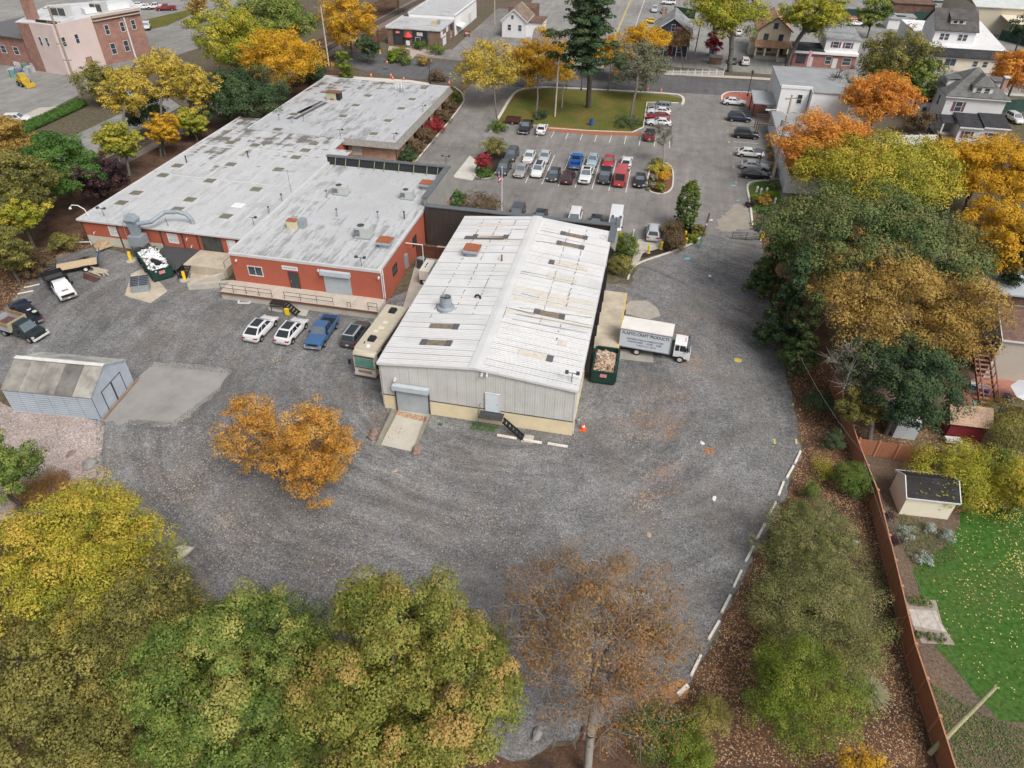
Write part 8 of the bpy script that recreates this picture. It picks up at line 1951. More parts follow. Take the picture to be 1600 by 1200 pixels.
 # dust collector with its duct
p = G(222,382,.2); X,Y = -63.9,71.0
DCB = M('collector_blue_grey',(.27,.32,.36),rough=.5,var=.14,metal=.2)
t = thing('dust_collector','blue-grey dust collector tower with a bent duct onto the factory roof','dust collector',(X,Y,0))
mb = MB()
for x in(-.9,.9):
 for y in(-.7,.7):mb.bar((x,y,0),(x*.9,y*.9,1.69),.09,.09)
for z in(.6,1.3):mb.bar((-.9,-.65,z),(.9,-.65,z),.07,.07); mb.bar((-.9,.65,z),(.9,.65,z),.07,.07)
mb.bar((-1.2,-1.2,1.4),(1.2,-1.2,1.4),.06,.06)
mb.build('stand',STEEL_D,t,local=True)
mb = MB(); mb.box(-.9,.9,-.75,.75,1.7,2.99); mb.build('filter_box',GALV,t,local=True)
mb = MB(); mb.add([(-.45,-.4,3.0),(.45,-.4,3.0),(.45,.4,3.0),(-.45,.4,3.0),(-.6,-.5,4.7),(.6,-.5,4.7),(.6,.5,4.7),(-.6,.5,4.7)],[(0,3,2,1),(4,5,6,7),(0,1,5,4),(1,2,6,5),(2,3,7,6),(3,0,4,7)]); mb.build('cone',DCB,t,local=True)
mb = MB()
mb.add([(-.65,-.5,4.701),(.65,-.5,4.701),(.65,.5,4.701),(-.65,.5,4.701),(-.75,-.7,5.2),(.75,-.7,5.2),(.75,.65,5.2),(-.75,.65,5.2),(-.4,-.35,5.8),(.4,-.35,5.8),(.4,.4,5.8),(-.4,.4,5.8)],[(0,3,2,1),(0,1,5,4),(1,2,6,5),(2,3,7,6),(3,0,4,7),(4,5,9,8),(5,6,10,9),(6,7,11,10),(7,4,8,11),(8,9,10,11)]); mb.build('cyclone_head',DCB,t,local=True)
E_ = G(300,343,LZ+.6)-Vector((X,Y,0))
mb = MB(); mb.tube([(.5,.1,4.5),(2.2,.6,4.75),(E_.x-3.2,E_.y-.8,5.2),(E_.x-1.6,E_.y-.3,5.25),(E_.x-.6,E_.y-.1,4.95),(E_.x-.1,E_.y,4.3),(E_.x,E_.y,LZ)],.27,12); mb.build('duct',DCB,t,local=True)
mb = MB(); q = Vector((E_.x*.55,E_.y*.55,0)); mb.bar(q+Vector((0,.2,LZ)),q+Vector((0,.1,4.8)),.05,.05); mb.build('duct_strut',STEEL_D,t,local=True)
mb = MB(); mb.tube([(-1.4,-.2,.5),(-1.4,-.2,4.5),(-.7,-.1,5.2)],.04,6); mb.bar((-1.1,.2,4.6),(-1.4,.5,5.9),.4,.05); mb.build('ladder',GALV,t,local=True)
# generator and condenser
p = G(654,428); t = thing('generator','white standby generator on a black base beside the warehouse','generator',(-25.6,73.6,.02),90)
mb = MB(); mb.box(-1.45,1.45,-.6,.6,.02,.7); mb.build('base',BLACK,t,local=True); mb = MB(); mb.box(-1.5,1.5,-.62,.62,.701,1.95); mb.build('enclosure',M('generator_cream',(.62,.60,.55),rough=.45,var=.05),t,local=True)
for x in(-.4,.1,.5):mb = MB(); mb.lathe([(.09,1.951),(.09,2.05),(.02,2.06)],8,(x,.1,0)); mb.build('stub',STEEL_D,t,local=True)
mb = MB(); mb.box(-1.53,-1.501,-.2,.2,.3,.6); mb.build('plate',WHITE,t,local=True)
t = thing('condenser','dark round-topped condenser beside the generator','air conditioner',(-27.3,76.4,.02)); mb = MB(); mb.box(-.5,.5,-.5,.5,0,1.25); mb.build('cabinet',M('condenser_dark',(.05,.06,.065),rough=.5,var=.1),t,local=True); mb = MB(); mb.lathe([(.45,1.251),(.45,1.35),(.3,1.36),(.1,1.3)],14); mb.build('fan',GALV,t,local=True)
t = thing('courtyard_fence','dark red-brown timber fence closing the courtyard','fence',(-28.8,79.0,0))
for k in range(13):x = -28.8+k*.49; mb = MB(); mb.box(x+.006,x+.484,78.9,78.97,0,1.75+.02*(k%3)); mb.build('fence_board',M('dark_red_timber',(.11,.045,.03),var=.25,scale=2),t)
mb = MB(); mb.bar((-28.8,78.86,1.5),(-22.4,78.86,1.5),.05,.09); mb.build('fence_rail',M('dark_red_timber',(.11,.045,.03)),t)
# flagpole
p = G(784,336); t = thing('flagpole','white flagpole with a striped flag behind the screen wall','flagpole',(p.x,p.y,0)); mb = MB(); mb.tube([(0,0,0),(0,0,7.2)],[.09,.05],8); mb.lathe([(.08,7.2),(.1,7.28),(.02,7.36)],8); mb.build('pole',TRIMW,t,local=True)
fm = MB(); n = 6
for k in range(n):
 for r_ in range(6):
  z0,z1 = 5.2+r_*.27,5.2+(r_+1)*.27; x0,x1 = -.08-k*.09,-.08-(k+1)*.09; y = lambda kk:.12*math.sin(kk*1.3)
  fm.add([(x0,y(k),z0-.06*k),(x1,y(k+1),z0-.06*(k+1)),(x1,y(k+1),z1-.06*(k+1)),(x0,y(k),z1-.06*k)],[(0,1,2,3)],(2 if(k<3 and r_>2) else r_%2))
fm.build('flag_cloth',[M('flag_red',(.5,.05,.07),var=.1),WHITE,M('flag_blue',(.05,.06,.2),var=.1)],t,local=True)
# grey sign near right bays, a-frame, mailbox etc
p = G(1186,256); t = thing('sign','grey sign on a dark post beside the right-hand bays','sign',(p.x,p.y,0)); mb = MB(); mb.tube([(0,0,0),(0,0,2.4)],.07,6); mb.build('post',BLACK,t,local=True); mb = MB(); mb.box(-1.3,.1,-.06,.06,1.9,2.7); mb.build('board',M('sign_grey',(.20,.21,.22),var=.2),t,local=True)
for px,py,la,m_ in[(576,95,'white notice board by the side street',WHITE),(638,74,'small white sandwich board before the shop door',WHITE)]:
 p = G(px,py); t = thing('sign',la,'sign',(p.x,p.y,0)); mb = MB(); mb.box(-.5,.5,-.05,.05,.5,1.6); mb.build('board',m_,t,local=True); mb = MB(); mb.box(-.45,-.38,-.04,.04,0,.499); mb.box(.38,.45,-.04,.04,0,.499); mb.build('legs',STEEL_D,t,local=True)
p = G(730,57); t = thing('road_barrier','red and white work barrier on the service shop drive','barrier',(p.x,p.y,0));
for k in range(3):mb = MB(); mb.box(-.8,.8,-.05,.05,.3+k*.4,.55+k*.4); mb.build('board',REDT if k%2==0 else WHITE,t,local=True)
mb = MB(); mb.box(-.7,-.6,-.3,.3,0,1.4); mb.box(.6,.7,-.3,.3,0,1.4); mb.build('leg_frame',STEEL_D,t,local=True)
# white picket fence
A,B = G(1040,118),G(1130,118); t = thing('picket_fence','white picket fence along the street before the navy house garden','fence',tuple(A))
for k in range(9):p = A.lerp(B,k/8); mb = MB(); mb.box(p.x-.08,p.x+.08,p.y-.08,p.y+.08,0,1.35); mb.build('fence_post',TRIMW,t)
for k in range(48):
 p = A.lerp(B,(k+.5)/48); mb = MB(); mb.box(p.x-.06,p.x+.06,p.y-.14,p.y-.1,.1,1.15); mb.build('picket',WHITE,t)
mb = MB(); mb.bar(A+Vector((0,0,.9)),B+Vector((0,0,.9)),.05,.1); mb.bar(A+Vector((0,0,.35)),B+Vector((0,0,.35)),.05,.1); mb.build('fence_rail',TRIMW,t)
for px,py,w_,la,cols in[(1117,101,3.0,'dark garden shed box beside the forked street tree',(SH_GREY,SH_BRN)),(1113,88,1.8,'small blue-roofed garden box behind the dark garden shed',(BLU,GALV))]:
 p = G(px,py); h = House('garden_shed',la,'shed',(p.x-w_/2,p.y),w_,2.2); h.block('wall',0,w_,0,2.2,0,1.6,cols[1]); h.block('roof',-.15,w_+.15,-.15,2.35,1.601,1.75,cols[0])
 # steel pergola frames and spool planters by the white building
p = G(1192,165); t = thing('sculpture_wheel','rusty iron wagon wheel and frame beside the white building','sculpture',(p.x,p.y,0),90)
mb = MB(); mb.tube([(1.5*math.cos(k*.524),0,1.6+1.5*math.sin(k*.524)) for k in range(13)],.07,6); mb.build('rim',M('old_iron',(.09,.055,.04),var=.3),t,local=True)
for k in range(6):mb = MB(); mb.bar((0,0,1.6),(1.5*math.cos(k*1.047),0,1.6+1.5*math.sin(k*1.047)),.05,.05); mb.build('spoke',M('old_iron',(.09,.055,.04)),t,local=True)
h = House('pergola','dark timber pergola beside the white building canopy','pergola',(18.6,137.5),3.0,6.5)
for x in(0,2.8):
 for y in(0,3,6):h.block('post',x,x+.15,y,y+.15,0,2.5,M('old_iron',(.09,.055,.04)))
for y in(0,1.2,2.4,3.6,4.8,6):h.block('rafter',-.2,3.15,y,y+.12,2.501,2.65,M('old_iron',(.09,.055,.04)))
for k,(px,py) in enumerate([(1182,300),(1188,303),(1197,302),(1210,318)]):
 p = G(px,py); t = thing('garden_statue',['white figure stone at the kerb end of the flower garden','second white figure stone from the kerb in the flower garden','white figure stone beside the dark bush of the flower garden','white figure stone alone at the lower right of the flower garden'][k],'ornament',(p.x,p.y,.02),0,'white stones in the flower garden'); mb = MB(); mb.lathe([(.16,0),(.14,.4),(.2,.7),(.1,.95),(.02,1.0)],8); mb.build('stone',WHITE,t,local=True); mb = MB(); mb.box(-.22,.22,-.22,.22,-.02,-.001); mb.build('foot',CONC,t,local=True)
for px,py,m_,la in[(1191,312,L_ORANGE,'orange flower clump in the garden by the drive, upper one'),(1194,318,L_TAN,'orange flower clump in the garden by the drive, lower one'),(1174,318,L_PURP,'dark red plant at the corner of the flower garden'),(1200,305,L_ARBY,'leafy green plant in the flower garden'),(1180,310,L_ARBY,'leafy green plant at the kerb of the flower garden'),(1196,330,L_DEEP,'low green edge hedge of the flower garden'),(1209,290,L_SPRUCE,'dark shrub at the right of the flower garden')]:
 TC('flower_bush',la,'plant',px,py,7,.4,.5,m_,700,.09,20,shape='ball',cr=.4,stem=False)
 # railway
A,B = G(292,190),G(650,5); dirr = (B-A).normalized(); sd = Vector((-dirr.y,dirr.x,0)); A = A-dirr*40
t = thing('railway_track','railway track passing behind the trees at the top left','railway',tuple(A))
for s in(-.72,.72):mb = MB(); mb.bar(A+sd*s+Vector((0,0,.27)),B+dirr*30+sd*s+Vector((0,0,.27)),.1,.14); mb.build('rail',M('rail_steel',(.13,.09,.07),rough=.5,var=.2),t)
mb = MB(); n = int(((B-A).length+30)/.75)
for k in range(n):p = A+dirr*(.75*k); mb.bar(p-sd*1.25+Vector((0,0,.12)),p+sd*1.25+Vector((0,0,.12)),.24,.14)
o = mb.build('sleepers',M('sleeper_wood',(.13,.10,.08),var=.3),t); o['kind'] = 'stuff'
# ------------------------------------------------------------------ fallen leaves and loose bits
def scatter(name,label,polys,size,mat,cat_kind='stuff',zoff=.02):
 C_,T_ = [],[]
 for poly,n in polys:
  Q = [G(*p) for p in poly]; xs = [p.x for p in Q]; ys = [p.y for p in Q]; got = 0; tries = 0
  cl = [(RND.uniform(min(xs),max(xs)),RND.uniform(min(ys),max(ys)),RND.uniform(.6,2.5)) for _ in range(max(4,n//120))]
  while got<n and tries<n*12:
   tries+=1
   if RND.random()<.55:c = RND.choice(cl); x,y = RND.gauss(c[0],c[2]),RND.gauss(c[1],c[2])
   else:x,y = RND.uniform(min(xs),max(xs)),RND.uniform(min(ys),max(ys))
   ins = False; j = len(Q)-1
   for i in range(len(Q)):
    if(Q[i].y>y)!=(Q[j].y>y) and x<(Q[j].x-Q[i].x)*(y-Q[i].y)/(Q[j].y-Q[i].y)+Q[i].x:ins = not ins
    j = i
   if ins:C_.append((x,y,zoff+RND.random()*.02)); got+=1
 C_ = np.array(C_); n = len(C_); nr = RNG.normal(size=(n,3))*.22+np.array([0,0,1.0]); nr/=np.linalg.norm(nr,axis=1,keepdims=True)
 o = put(name,leaf_mesh(name,C_,nr,size*RNG.uniform(.6,1.4,n),RNG.random(n),mat),None); o['kind'] = 'stuff'; o['label'] = label; return o
BED = [(1192,370),(1214,520),(1240,618),(1255,704),(1218,800),(1165,900),(1107,1020),(1062,1092),(1040,1198),(1450,1198),(1405,900),(1355,725),(1296,606),(1230,400)]
scatter('fallen_leaves','carpet of fallen leaves in the bed along the brown fence',[(BED,26000)],.062,leaf_mat('litter_leaves',[(.14,.07,.035),(.29,.15,.07),(.41,.25,.13),(.52,.39,.26)],.05))
scatter('fallen_leaves','pale fallen leaves scattered over the dark gravel at the lower left',[([(165,690),(330,640),(470,760),(600,830),(560,940),(420,980),(260,880),(160,760)],2600),([(480,880),(780,780),(800,900),(720,900),(560,940)],350),([(600,690),(900,690),(1230,640),(1230,780),(1000,1000),(800,900)],700),([(210,480),(560,560),(520,650),(330,640)],400)],.06,leaf_mat('litter_pale',[(.42,.37,.30),(.50,.43,.34),(.45,.33,.20),(.34,.2,.1)],.05))
scatter('fallen_leaves','orange fallen leaves drifting across the gravel drive',[([(1000,590),(1090,590),(1080,640),(1060,680),(980,675)],420),([(950,650),(1070,640),(1060,690),(990,690)],380),([(1000,720),(1070,720),(1060,780),(1000,780)],260),([(1050,490),(1150,490),(1140,600),(1060,600)],350),([(1150,385),(1195,385),(1215,560),(1160,540)],500),([(1066,555),(1095,555),(1100,580),(1070,580)],160),([(1098,704),(1104,699),(1114,700),(1118,706),(1112,712),(1102,711)],160),([(618,641),(668,652),(664,660),(616,648)],700),([(560,610),(600,640),(640,680),(600,690)],120),([(1030,1075),(1070,1060),(1075,1090),(1020,1110)],900),([(820,1000),(1060,1000),(1050,1100),(860,1120)],700)],.065,leaf_mat('litter_orange',[(.26,.10,.04),(.42,.17,.06),(.48,.25,.10),(.5,.34,.2)],.05))
scatter('fallen_leaves','yellow leaves fallen on the green backyard lawn',[([(1495,790),(1600,780),(1600,960),(1540,960),(1480,900)],520),([(1450,900),(1600,960),(1600,1110),(1500,1040)],130)],.065,leaf_mat('litter_yellow',[(.5,.42,.08),(.6,.5,.18),(.62,.55,.3)],.05))
scatter('fallen_leaves','leaf litter under the trees at the bottom left',[([(0,960),(230,880),(480,1010),(780,1180),(780,1200),(0,1200)],5000)],.07,leaf_mat('litter_leaves',[(.10,.05,.03)],.05))
scatter('fallen_leaves','brown leaves under the wood at the left edge',[([(0,400),(60,395),(140,352),(146,384),(90,402),(30,470),(0,500)],2600),([(1300,620),(1345,700),(1460,715),(1500,690),(1440,640)],2500),([(1470,800),(1600,760),(1600,790),(1500,800)],900)],.09,leaf_mat('litter_leaves',[(.10,.05,.03)],.05))
scatter('grass_tufts','patch of green weeds by the warehouse steps',[([(738,660),(778,668),(770,676),(735,670)],500),([(684,660),(692,661),(690,666),(683,664)],40)],.06,L_DEEP)
scatter('ground_cover','green ground cover around the sprawling evergreen',[([(1200,830),(1300,780),(1390,900),(1400,1000),(1300,1010),(1180,960)],9000),([(1440,1060),(1540,1120),(1600,1140),(1600,1200),(1480,1200)],2500),([(1400,800),(1480,830),(1500,870),(1440,900),(1410,860)],1500)],.06,L_SPRUCE,zoff=.06)
# gravel stones big enough to see near the front
scatter('loose_stones','pale loose stones of the pinkish stone bed',[([(0,640),(158,657),(160,750),(110,790),(0,780)],5000)],.07,leaf_mat('stone_chips',[(.22,.18,.17),(.34,.29,.27),(.44,.4,.38),(.5,.46,.45)],.0))
scatter('loose_stones','dark gravel spilled over the edges of the pale concrete apron',[([(200,655),(268,660),(345,605),(362,572),(372,580),(352,616),(292,664),(268,676),(200,670)],2600),([(240,560),(362,572),(360,584),(240,572)],900),([(150,652),(166,660),(166,750),(150,760)],900)],.05,leaf_mat('gravel_chips',[(.09,.09,.09),(.15,.15,.15),(.2,.2,.2)],.0))
for px,py,la in[(1153,563,'yellow round cover set in the gravel drive')]:
 p = G(px,py); mb = MB(); mb.lathe([(.42,.02),(.40,.035),(.02,.035)],18,p); o = mb.build('manhole_cover',M('yellow_cover',(.55,.42,.08),var=.2)); tag(o,la,'manhole cover')
for px,py,r_,la in[(602,108,.8,'round iron manhole cover in the side street'),(1104,142,.5,'dark manhole cover near the lot entrance')]:
 p = G(px,py); mb = MB(); mb.lathe([(r_,.018),(r_*.95,.03),(.02,.03)],18,p); o = mb.build('manhole_cover',STEEL_D); tag(o,la,'manhole cover')
for px,py,la in[(1111,344,'white flat lid lying on the drive'),(1109,431,'small white scrap lying on the gravel drive'),(1097,692,'white plank scrap beside the leaf heap on the gravel'),(1116,779,'tiny white scrap on the gravel near the wheel stops'),(617,736,'tan stone patch in the gravel before the ramp'),(1014,836,'pale reddish scrap on the gravel')]:
 p = G(px,py); o = rock('scrap',la,'scrap',p,(.28,.16,.05),WHITE if 'white' in la else M('tan_scrap',(.42,.3,.22),var=.2),px)
 # ------------------------------------------------------------------ trees and shrubs
DT = 'deciduous_tree'
# foreground row
TC(DT,'broad yellow and green tree at the lower left beside the boulders','tree',108,886,140,7.2,3.8,L_YGB,55000,.085,220,cr=.17,tr=.28)
TC(DT,'grey-green thin-leaved tree between the yellow tree and the round maple','tree',232,965,95,6.5,3.4,L_OLIVE,22000,.085,130,cr=.2,tr=.2,shape='open',twigs=2)
TC(DT,'large round green maple, second from the left along the bottom','tree',362,1070,150,9.4,5.2,L_GREEN,75000,.085,200,cr=.17,tr=.32)
TC(DT,'big yellow-green maple at the bottom, left of the rusty oak','tree',642,1075,166,10.0,5.9,L_MAPLE,85000,.09,230,cr=.165,tr=.36)
TC(DT,'rusty brown oak with bare pale branches at the bottom centre','tree',928,990,158,8.4,4.2,L_RUST,17000,.08,180,base=(918,1215),cr=.17,tr=.26,bark=BARK_L,tvar=.2,twigs=9,shape='open',twig_r=.012)
TC(DT,'olive undergrowth tree filling the bottom left corner','tree',70,1075,130,6.0,3.2,L_OLIVE,30000,.10,150,cr=.2,tr=.2)
TC(DT,'dull olive and yellow tree in front of the round green maple','tree',200,1120,105,5.2,2.8,L_OLIVE,22000,.085,120,cr=.22,tr=.18,shape='open')
TC(DT,'low green tree under the big maples at the bottom edge','tree',455,1185,62,3.6,2.2,L_GREEN,9000,.075,60,cr=.22,tr=.18,shape='open')
TC(DT,'small orange sapling behind the yellow-green maple','tree',541,948,16,3.0,1.6,L_ORRED,700,.09,16,cr=.3,tr=.05,shape='open',twigs=3)
TC(DT,'leafy green branch ends of the tree at the left edge by the stone bed','tree',-8,735,58,6.5,2.6,L_GREEN,10000,.11,60,cr=.24,tr=.18,shape='open')
# orange pair in the yard
TC(DT,'left half of the orange tree pair in the gravel yard','tree',398,680,58,5.0,4.4,L_ORANGE,8500,.085,90,base=(432,742),cr=.2,tr=.17,bark=BARK_G,twigs=3,shape='open')
TC(DT,'right half of the orange tree pair in the gravel yard, turning green below','tree',490,708,74,5.3,4.8,L_ORANGE,19000,.09,120,base=(448,748),cr=.2,tr=.18,bark=BARK_G,twigs=3,shape='open')
# right hand belt along the drive
TC('pine_tree','dark pine nearest the gate on the right of the gravel drive','tree',1216,395,30,6.0,5.0,L_SPRUCE,9000,.17,90,shape='cone',cr=.3,tr=.2,up=.2)
TC('pine_tree','dark pine on the right of the drive below the gate pine','tree',1236,468,34,6.5,5.0,L_PINE,9000,.15,90,shape='cone',cr=.3,tr=.2,up=.2)
TC('pine_tree','slim pine with bare lower trunk beside the right drive edge','tree',1262,515,28,5.5,4.0,L_SPRUCE,6000,.13,60,shape='cone',cr=.32,tr=.14,up=.2)
TC(DT,'large dark green broadleaf tree right of the drive','tree',1358,388,152,9.0,5.2,L_SPRUCE,48000,.15,210,cr=.16,tr=.36)
TC(DT,'tan-gold tree with open middle in front of the dark green one','tree',1396,470,138,8.5,5.0,L_TAN,42000,.125,200,cr=.16,tr=.32,shape='open',twigs=3,bark=BARK_G)
TC(DT,'dense blue-green tree with dead grey twigs above the brown fence','tree',1418,602,84,6.0,4.2,L_PINE,30000,.11,140,cr=.2,tr=.24)
TC(DT,'bare grey tree leaning over the brown fence','tree',1352,572,52,6.6,2.8,L_SAGE,1500,.09,60,base=(1358,692),cr=.24,tr=.22,bark=BARK_L,twigs=9,shape='open',twig_r=.022)
TC(DT,'thin olive tree behind the brown fence beside the bare grey tree','tree',1345,640,34,3.6,2.2,L_OLIVE,4000,.09,40,cr=.26,tr=.1,shape='open',twigs=3)
TC(DT,'lemon-green tree in the middle of the right-hand grove','tree',1376,272,122,6.5,3.8,L_YGB,30000,.17,190,cr=.17,tr=.3)
TC(DT,'bright orange tree beside the long low shed','tree',1290,228,76,7.0,4.0,L_ORRED,18000,.17,110,cr=.2,tr=.22)
TC(DT,'tall orange-red tree between the white buildings','tree',1372,158,54,7.5,4.6,L_ORRED,13000,.19,120,cr=.2,tr=.24)
TC(DT,'brownish green tree behind the orange-red tree','tree',1402,100,56,8.0,5.4,L_OLIVE,13000,.21,120,cr=.2,tr=.26)
TC(DT,'dark green tree between the two white houses','tree',1440,132,30,6.0,4.5,L_GREEN,6000,.2,60,cr=.26,tr=.2)
TC(DT,'golden orange tree in front of the white house','tree',1535,262,72,7.0,4.6,L_GOLD,20000,.17,120,cr=.2,tr=.25)
TC(DT,'open amber tree at the right edge above the garage','tree',1558,375,66,7.5,4.8,L_GOLD,15000,.15,110,cr=.2,tr=.25,shape='open',twigs=2)
TC(DT,'dark green tree at the right edge beside the amber tree','tree',1600,400,42,6.5,4.0,L_PINE,8000,.15,70,cr=.24,tr=.2)
TC(DT,'second golden tree at the right edge below the white sport utility','tree',1602,292,42,6.5,3.6,L_GOLD,9000,.16,80,cr=.22,tr=.2)
TC(DT,'orange tree at the right edge beside the house chimney','tree',1592,112,40,8.5,4.2,L_ORRED,9000,.21,80,cr=.24,tr=.22)
TC(DT,'dark evergreen at the top right corner by the cream hall','tree',1600,46,24,6.0,4.0,L_PINE,4000,.23,46,cr=.28,tr=.2)
TC('bush','brown-red bush against the west wall of the big white house','shrub',1436,192,16,1.8,1.8,L_BROWN,2200,.17,36,shape='ball',cr=.35,stem=False)
# garden side, bottom right
TC(DT,'upper part-bare feathery evergreen beside the small bright shrubs','tree',1262,845,78,2.6,1.7,L_FEATH,24000,.055,110,cr=.2,tr=.14,shape='open',twigs=3,bark=BARK_G,flat=.6,twig_r=.01)
TC(DT,'sprawling grey-olive evergreen between the drive and the fence','tree',1278,950,108,2.8,1.8,L_FEATH,40000,.055,150,cr=.2,tr=.16,shape='open',twigs=2,bark=BARK_G,flat=.6,twig_r=.01)
TC(DT,'golden-green bushy evergreen beside the grass tuft','tree',1260,1080,86,3.2,2.0,L_ARBY,26000,.055,120,cr=.22,tr=.14)
TC('bush','clipped round dark green bush against the brown fence','shrub',1331,752,26,1.1,1.5,L_ARB,9000,.055,150,shape='ball',cr=.22,stem=False)
TC('bush','small upright dark shrub near the top of the fence','shrub',1281,632,17,.9,1.2,L_PINE,2600,.07,40,shape='ball',cr=.35,stem=False)
TC('bush','small dark shrub in the leaf bed above the round bush','shrub',1299,690,13,.8,1.0,L_PINE,2000,.06,32,shape='ball',cr=.35,stem=False)
TC('bush','small bright green shrub left of the clipped round bush','shrub',1266,768,13,.7,.8,L_ARB,2000,.05,32,shape='ball',cr=.35,stem=False)
TC('bush','lower small bright green shrub at the edge of the sprawling evergreen','shrub',1246,800,14,.7,.8,L_ARB,2000,.05,32,shape='ball',cr=.35,stem=False)
TC('bush','yellowing low shrub in the leaf bed','shrub',1286,735,16,.5,.6,L_YG,1500,.05,30,shape='ball',cr=.4,stem=False)
TC('bush','green shrub at the bottom with a bright middle, right of the oak trunk','shrub',1104,1122,28,.9,.9,L_OLIVE,5000,.05,60,shape='ball',cr=.3,stem=False)
TC('bush','light green shrub at the bottom edge right of the oak','shrub',1078,1180,30,1.1,1.1,L_ARBY,6000,.05,70,shape='ball',cr=.3,stem=False)
TC('bush','dark green juniper spreading under the oak at the bottom','shrub',1025,1145,44,.8,.8,L_ARB,8000,.05,90,shape='ball',cr=.28,stem=False)
TC(DT,'yellow-leaved sapling at the bottom edge near the fence','tree',1342,1200,34,2.6,1.3,L_GOLD,2600,.065,50,cr=.25,tr=.06,shape='open',twigs=2)
TC(DT,'yellow shrubby tree at the right edge of the backyard lawn','tree',1602,762,44,3.2,2.2,L_YGB,9000,.08,70,cr=.26,tr=.12)
TC('bush','yellow-green hedge of shrubs behind the garden shed','shrub',1500,745,58,1.3,1.6,L_YG,14000,.08,120,shape='ball',cr=.24,stem=False)
TC('bush','olive shrub between the red shed and the patio','shrub',1580,672,44,1.5,1.7,L_OLIVE,9000,.08,80,shape='ball',cr=.28,stem=False)
TC('bush','dark green end of the hedge near the lawn','shrub',1560,735,30,1.2,1.4,L_GREEN,6000,.08,60,shape='ball',cr=.3,stem=False)
for i,(px,py,r,la) in enumerate([(1416,832,10,'silver-leaved plant beside the fence, nearest the shed'),(1440,872,9,'silver-leaved plant at the foot of the flower bed'),(1480,838,10,'silver-leaved plant on the lawn side of the flower bed'),(1452,825,7,'small silver-leaved plant in the middle of the flower bed')]):
 TC('silver_plant',la,'plant',px,py,r,.3,.35,leaf_mat('leaves_silver',[(.22,.27,.22),(.34,.4,.36),(.42,.48,.45)]),500,.05,18,shape='ball',cr=.4,stem=False)
for(px,py),od in zip([(1422,938),(1436,942),(1447,940),(1434,990),(1452,994),(1470,998)],['left of the upper three','middle of the upper three','right of the upper three','left of the lower three','middle of the lower three','right of the lower three']):
 TC('bush','tiny ball bush in the paved seat area, '+od,'shrub',px,py,5.5,.25,.3,L_ARB,260,.05,14,shape='ball',cr=.4,stem=False,group='ball bushes by the paved seat area')
for px,py,la in[(1388,810,'black low plant mat by the fence near the shed'),(1400,845,'black low plant mat by the fence, the lower one')]:
 TC('ground_plant',la,'plant',px,py,10,.15,.2,L_PURP,500,.06,20,shape='ball',cr=.4,stem=False)
 # park lawn and street trees
TC('pine_tree','tall dark pine standing on the park lawn','tree',918,40,70,16.5,7.2,L_PINE,19000,.24,130,base=(920,168),shape='pine',cr=.2,tr=.5,up=.5,flat=.4)
TC(DT,'yellow tree on the lawn left of the lamp mast','tree',842,98,52,6.5,5.6,L_GOLD,9500,.21,100,base=(838,186),cr=.2,tr=.2,bark=BARK_G,twigs=4,shape='open')
TC(DT,'thin yellow tree at the left corner of the lawn','tree',768,112,55,6.5,5.2,L_YELLOW,8500,.2,100,base=(776,196),cr=.2,tr=.16,bark=BARK_G,twigs=5,shape='open')
TC(DT,'small golden tree behind the pine at the kerb','tree',955,88,36,4.8,3.6,L_GOLD,7500,.22,50,base=(950,142),cr=.26,tr=.12,bark=BARK_G,twigs=3)
TC(DT,'grey half-bare tree with a yellow top beside the parked cars','tree',1000,105,46,6.0,5.0,L_SAGE,7000,.18,110,base=(984,196),cr=.2,tr=.24,bark=BARK_G,twigs=6,shape='open')
TC(DT,'yellow tree touching the top of the grey half-bare tree','tree',1008,62,38,8.5,2.6,L_GOLD,6500,.2,60,cr=.24,tr=.14,base=(1003,143),shape='open')
TC(DT,'low yellow sapling at the kerb left of the pine','tree',886,118,16,2.8,1.8,L_GOLD,1400,.17,26,base=(885,141),cr=.3,tr=.08)
TC(DT,'dark orange street tree at the left end of the lawn kerb','tree',826,112,20,3.0,2.0,L_OLIVE,1600,.18,30,base=(827,138),cr=.3,tr=.09)
TC(DT,'big street tree with a forked trunk behind the white fence','tree',1138,22,62,11.5,5.2,L_YG,13000,.25,130,base=(1140,112),cr=.19,tr=.55,bark=BARK_G,shape='open',twigs=2)
TC(DT,'big street tree with leaning trunk in front of the brick shop','tree',1274,24,50,11.5,5.2,L_YG,12000,.25,120,base=(1228,108),cr=.19,tr=.5,bark=BARK_G,shape='open',twigs=2)
TC(DT,'green and yellow tree among the houses at the top','tree',1366,22,24,6.0,4.2,L_GREEN,4500,.24,56,cr=.26,tr=.2)
TC(DT,'crimson maple in the garden of the navy house','tree',1116,67,16,3.4,2.4,L_RED,2600,.2,40,cr=.28,tr=.12)
TC(DT,'purple-red half-bare tree in front of the navy house','tree',1062,62,26,5.5,2.4,L_RUST,1100,.18,40,base=(1066,112),cr=.25,tr=.12,twigs=5,bark=BARK,shape='open')
TC(DT,'bare tree in the flower island of the parking lot','tree',1037,214,19,4.4,2.3,L_SAGE,700,.1,44,base=(1036,268),cr=.26,tr=.12,bark=BARK_L,twigs=8,shape='open',twig_r=.03)
TC(DT,'bare leafless tree leaning behind the white commercial building','tree',1322,132,24,6.5,3.6,L_SAGE,120,.1,40,base=(1308,182),cr=.26,tr=.2,bark=BARK_G,twigs=8,shape='open',twig_r=.03)
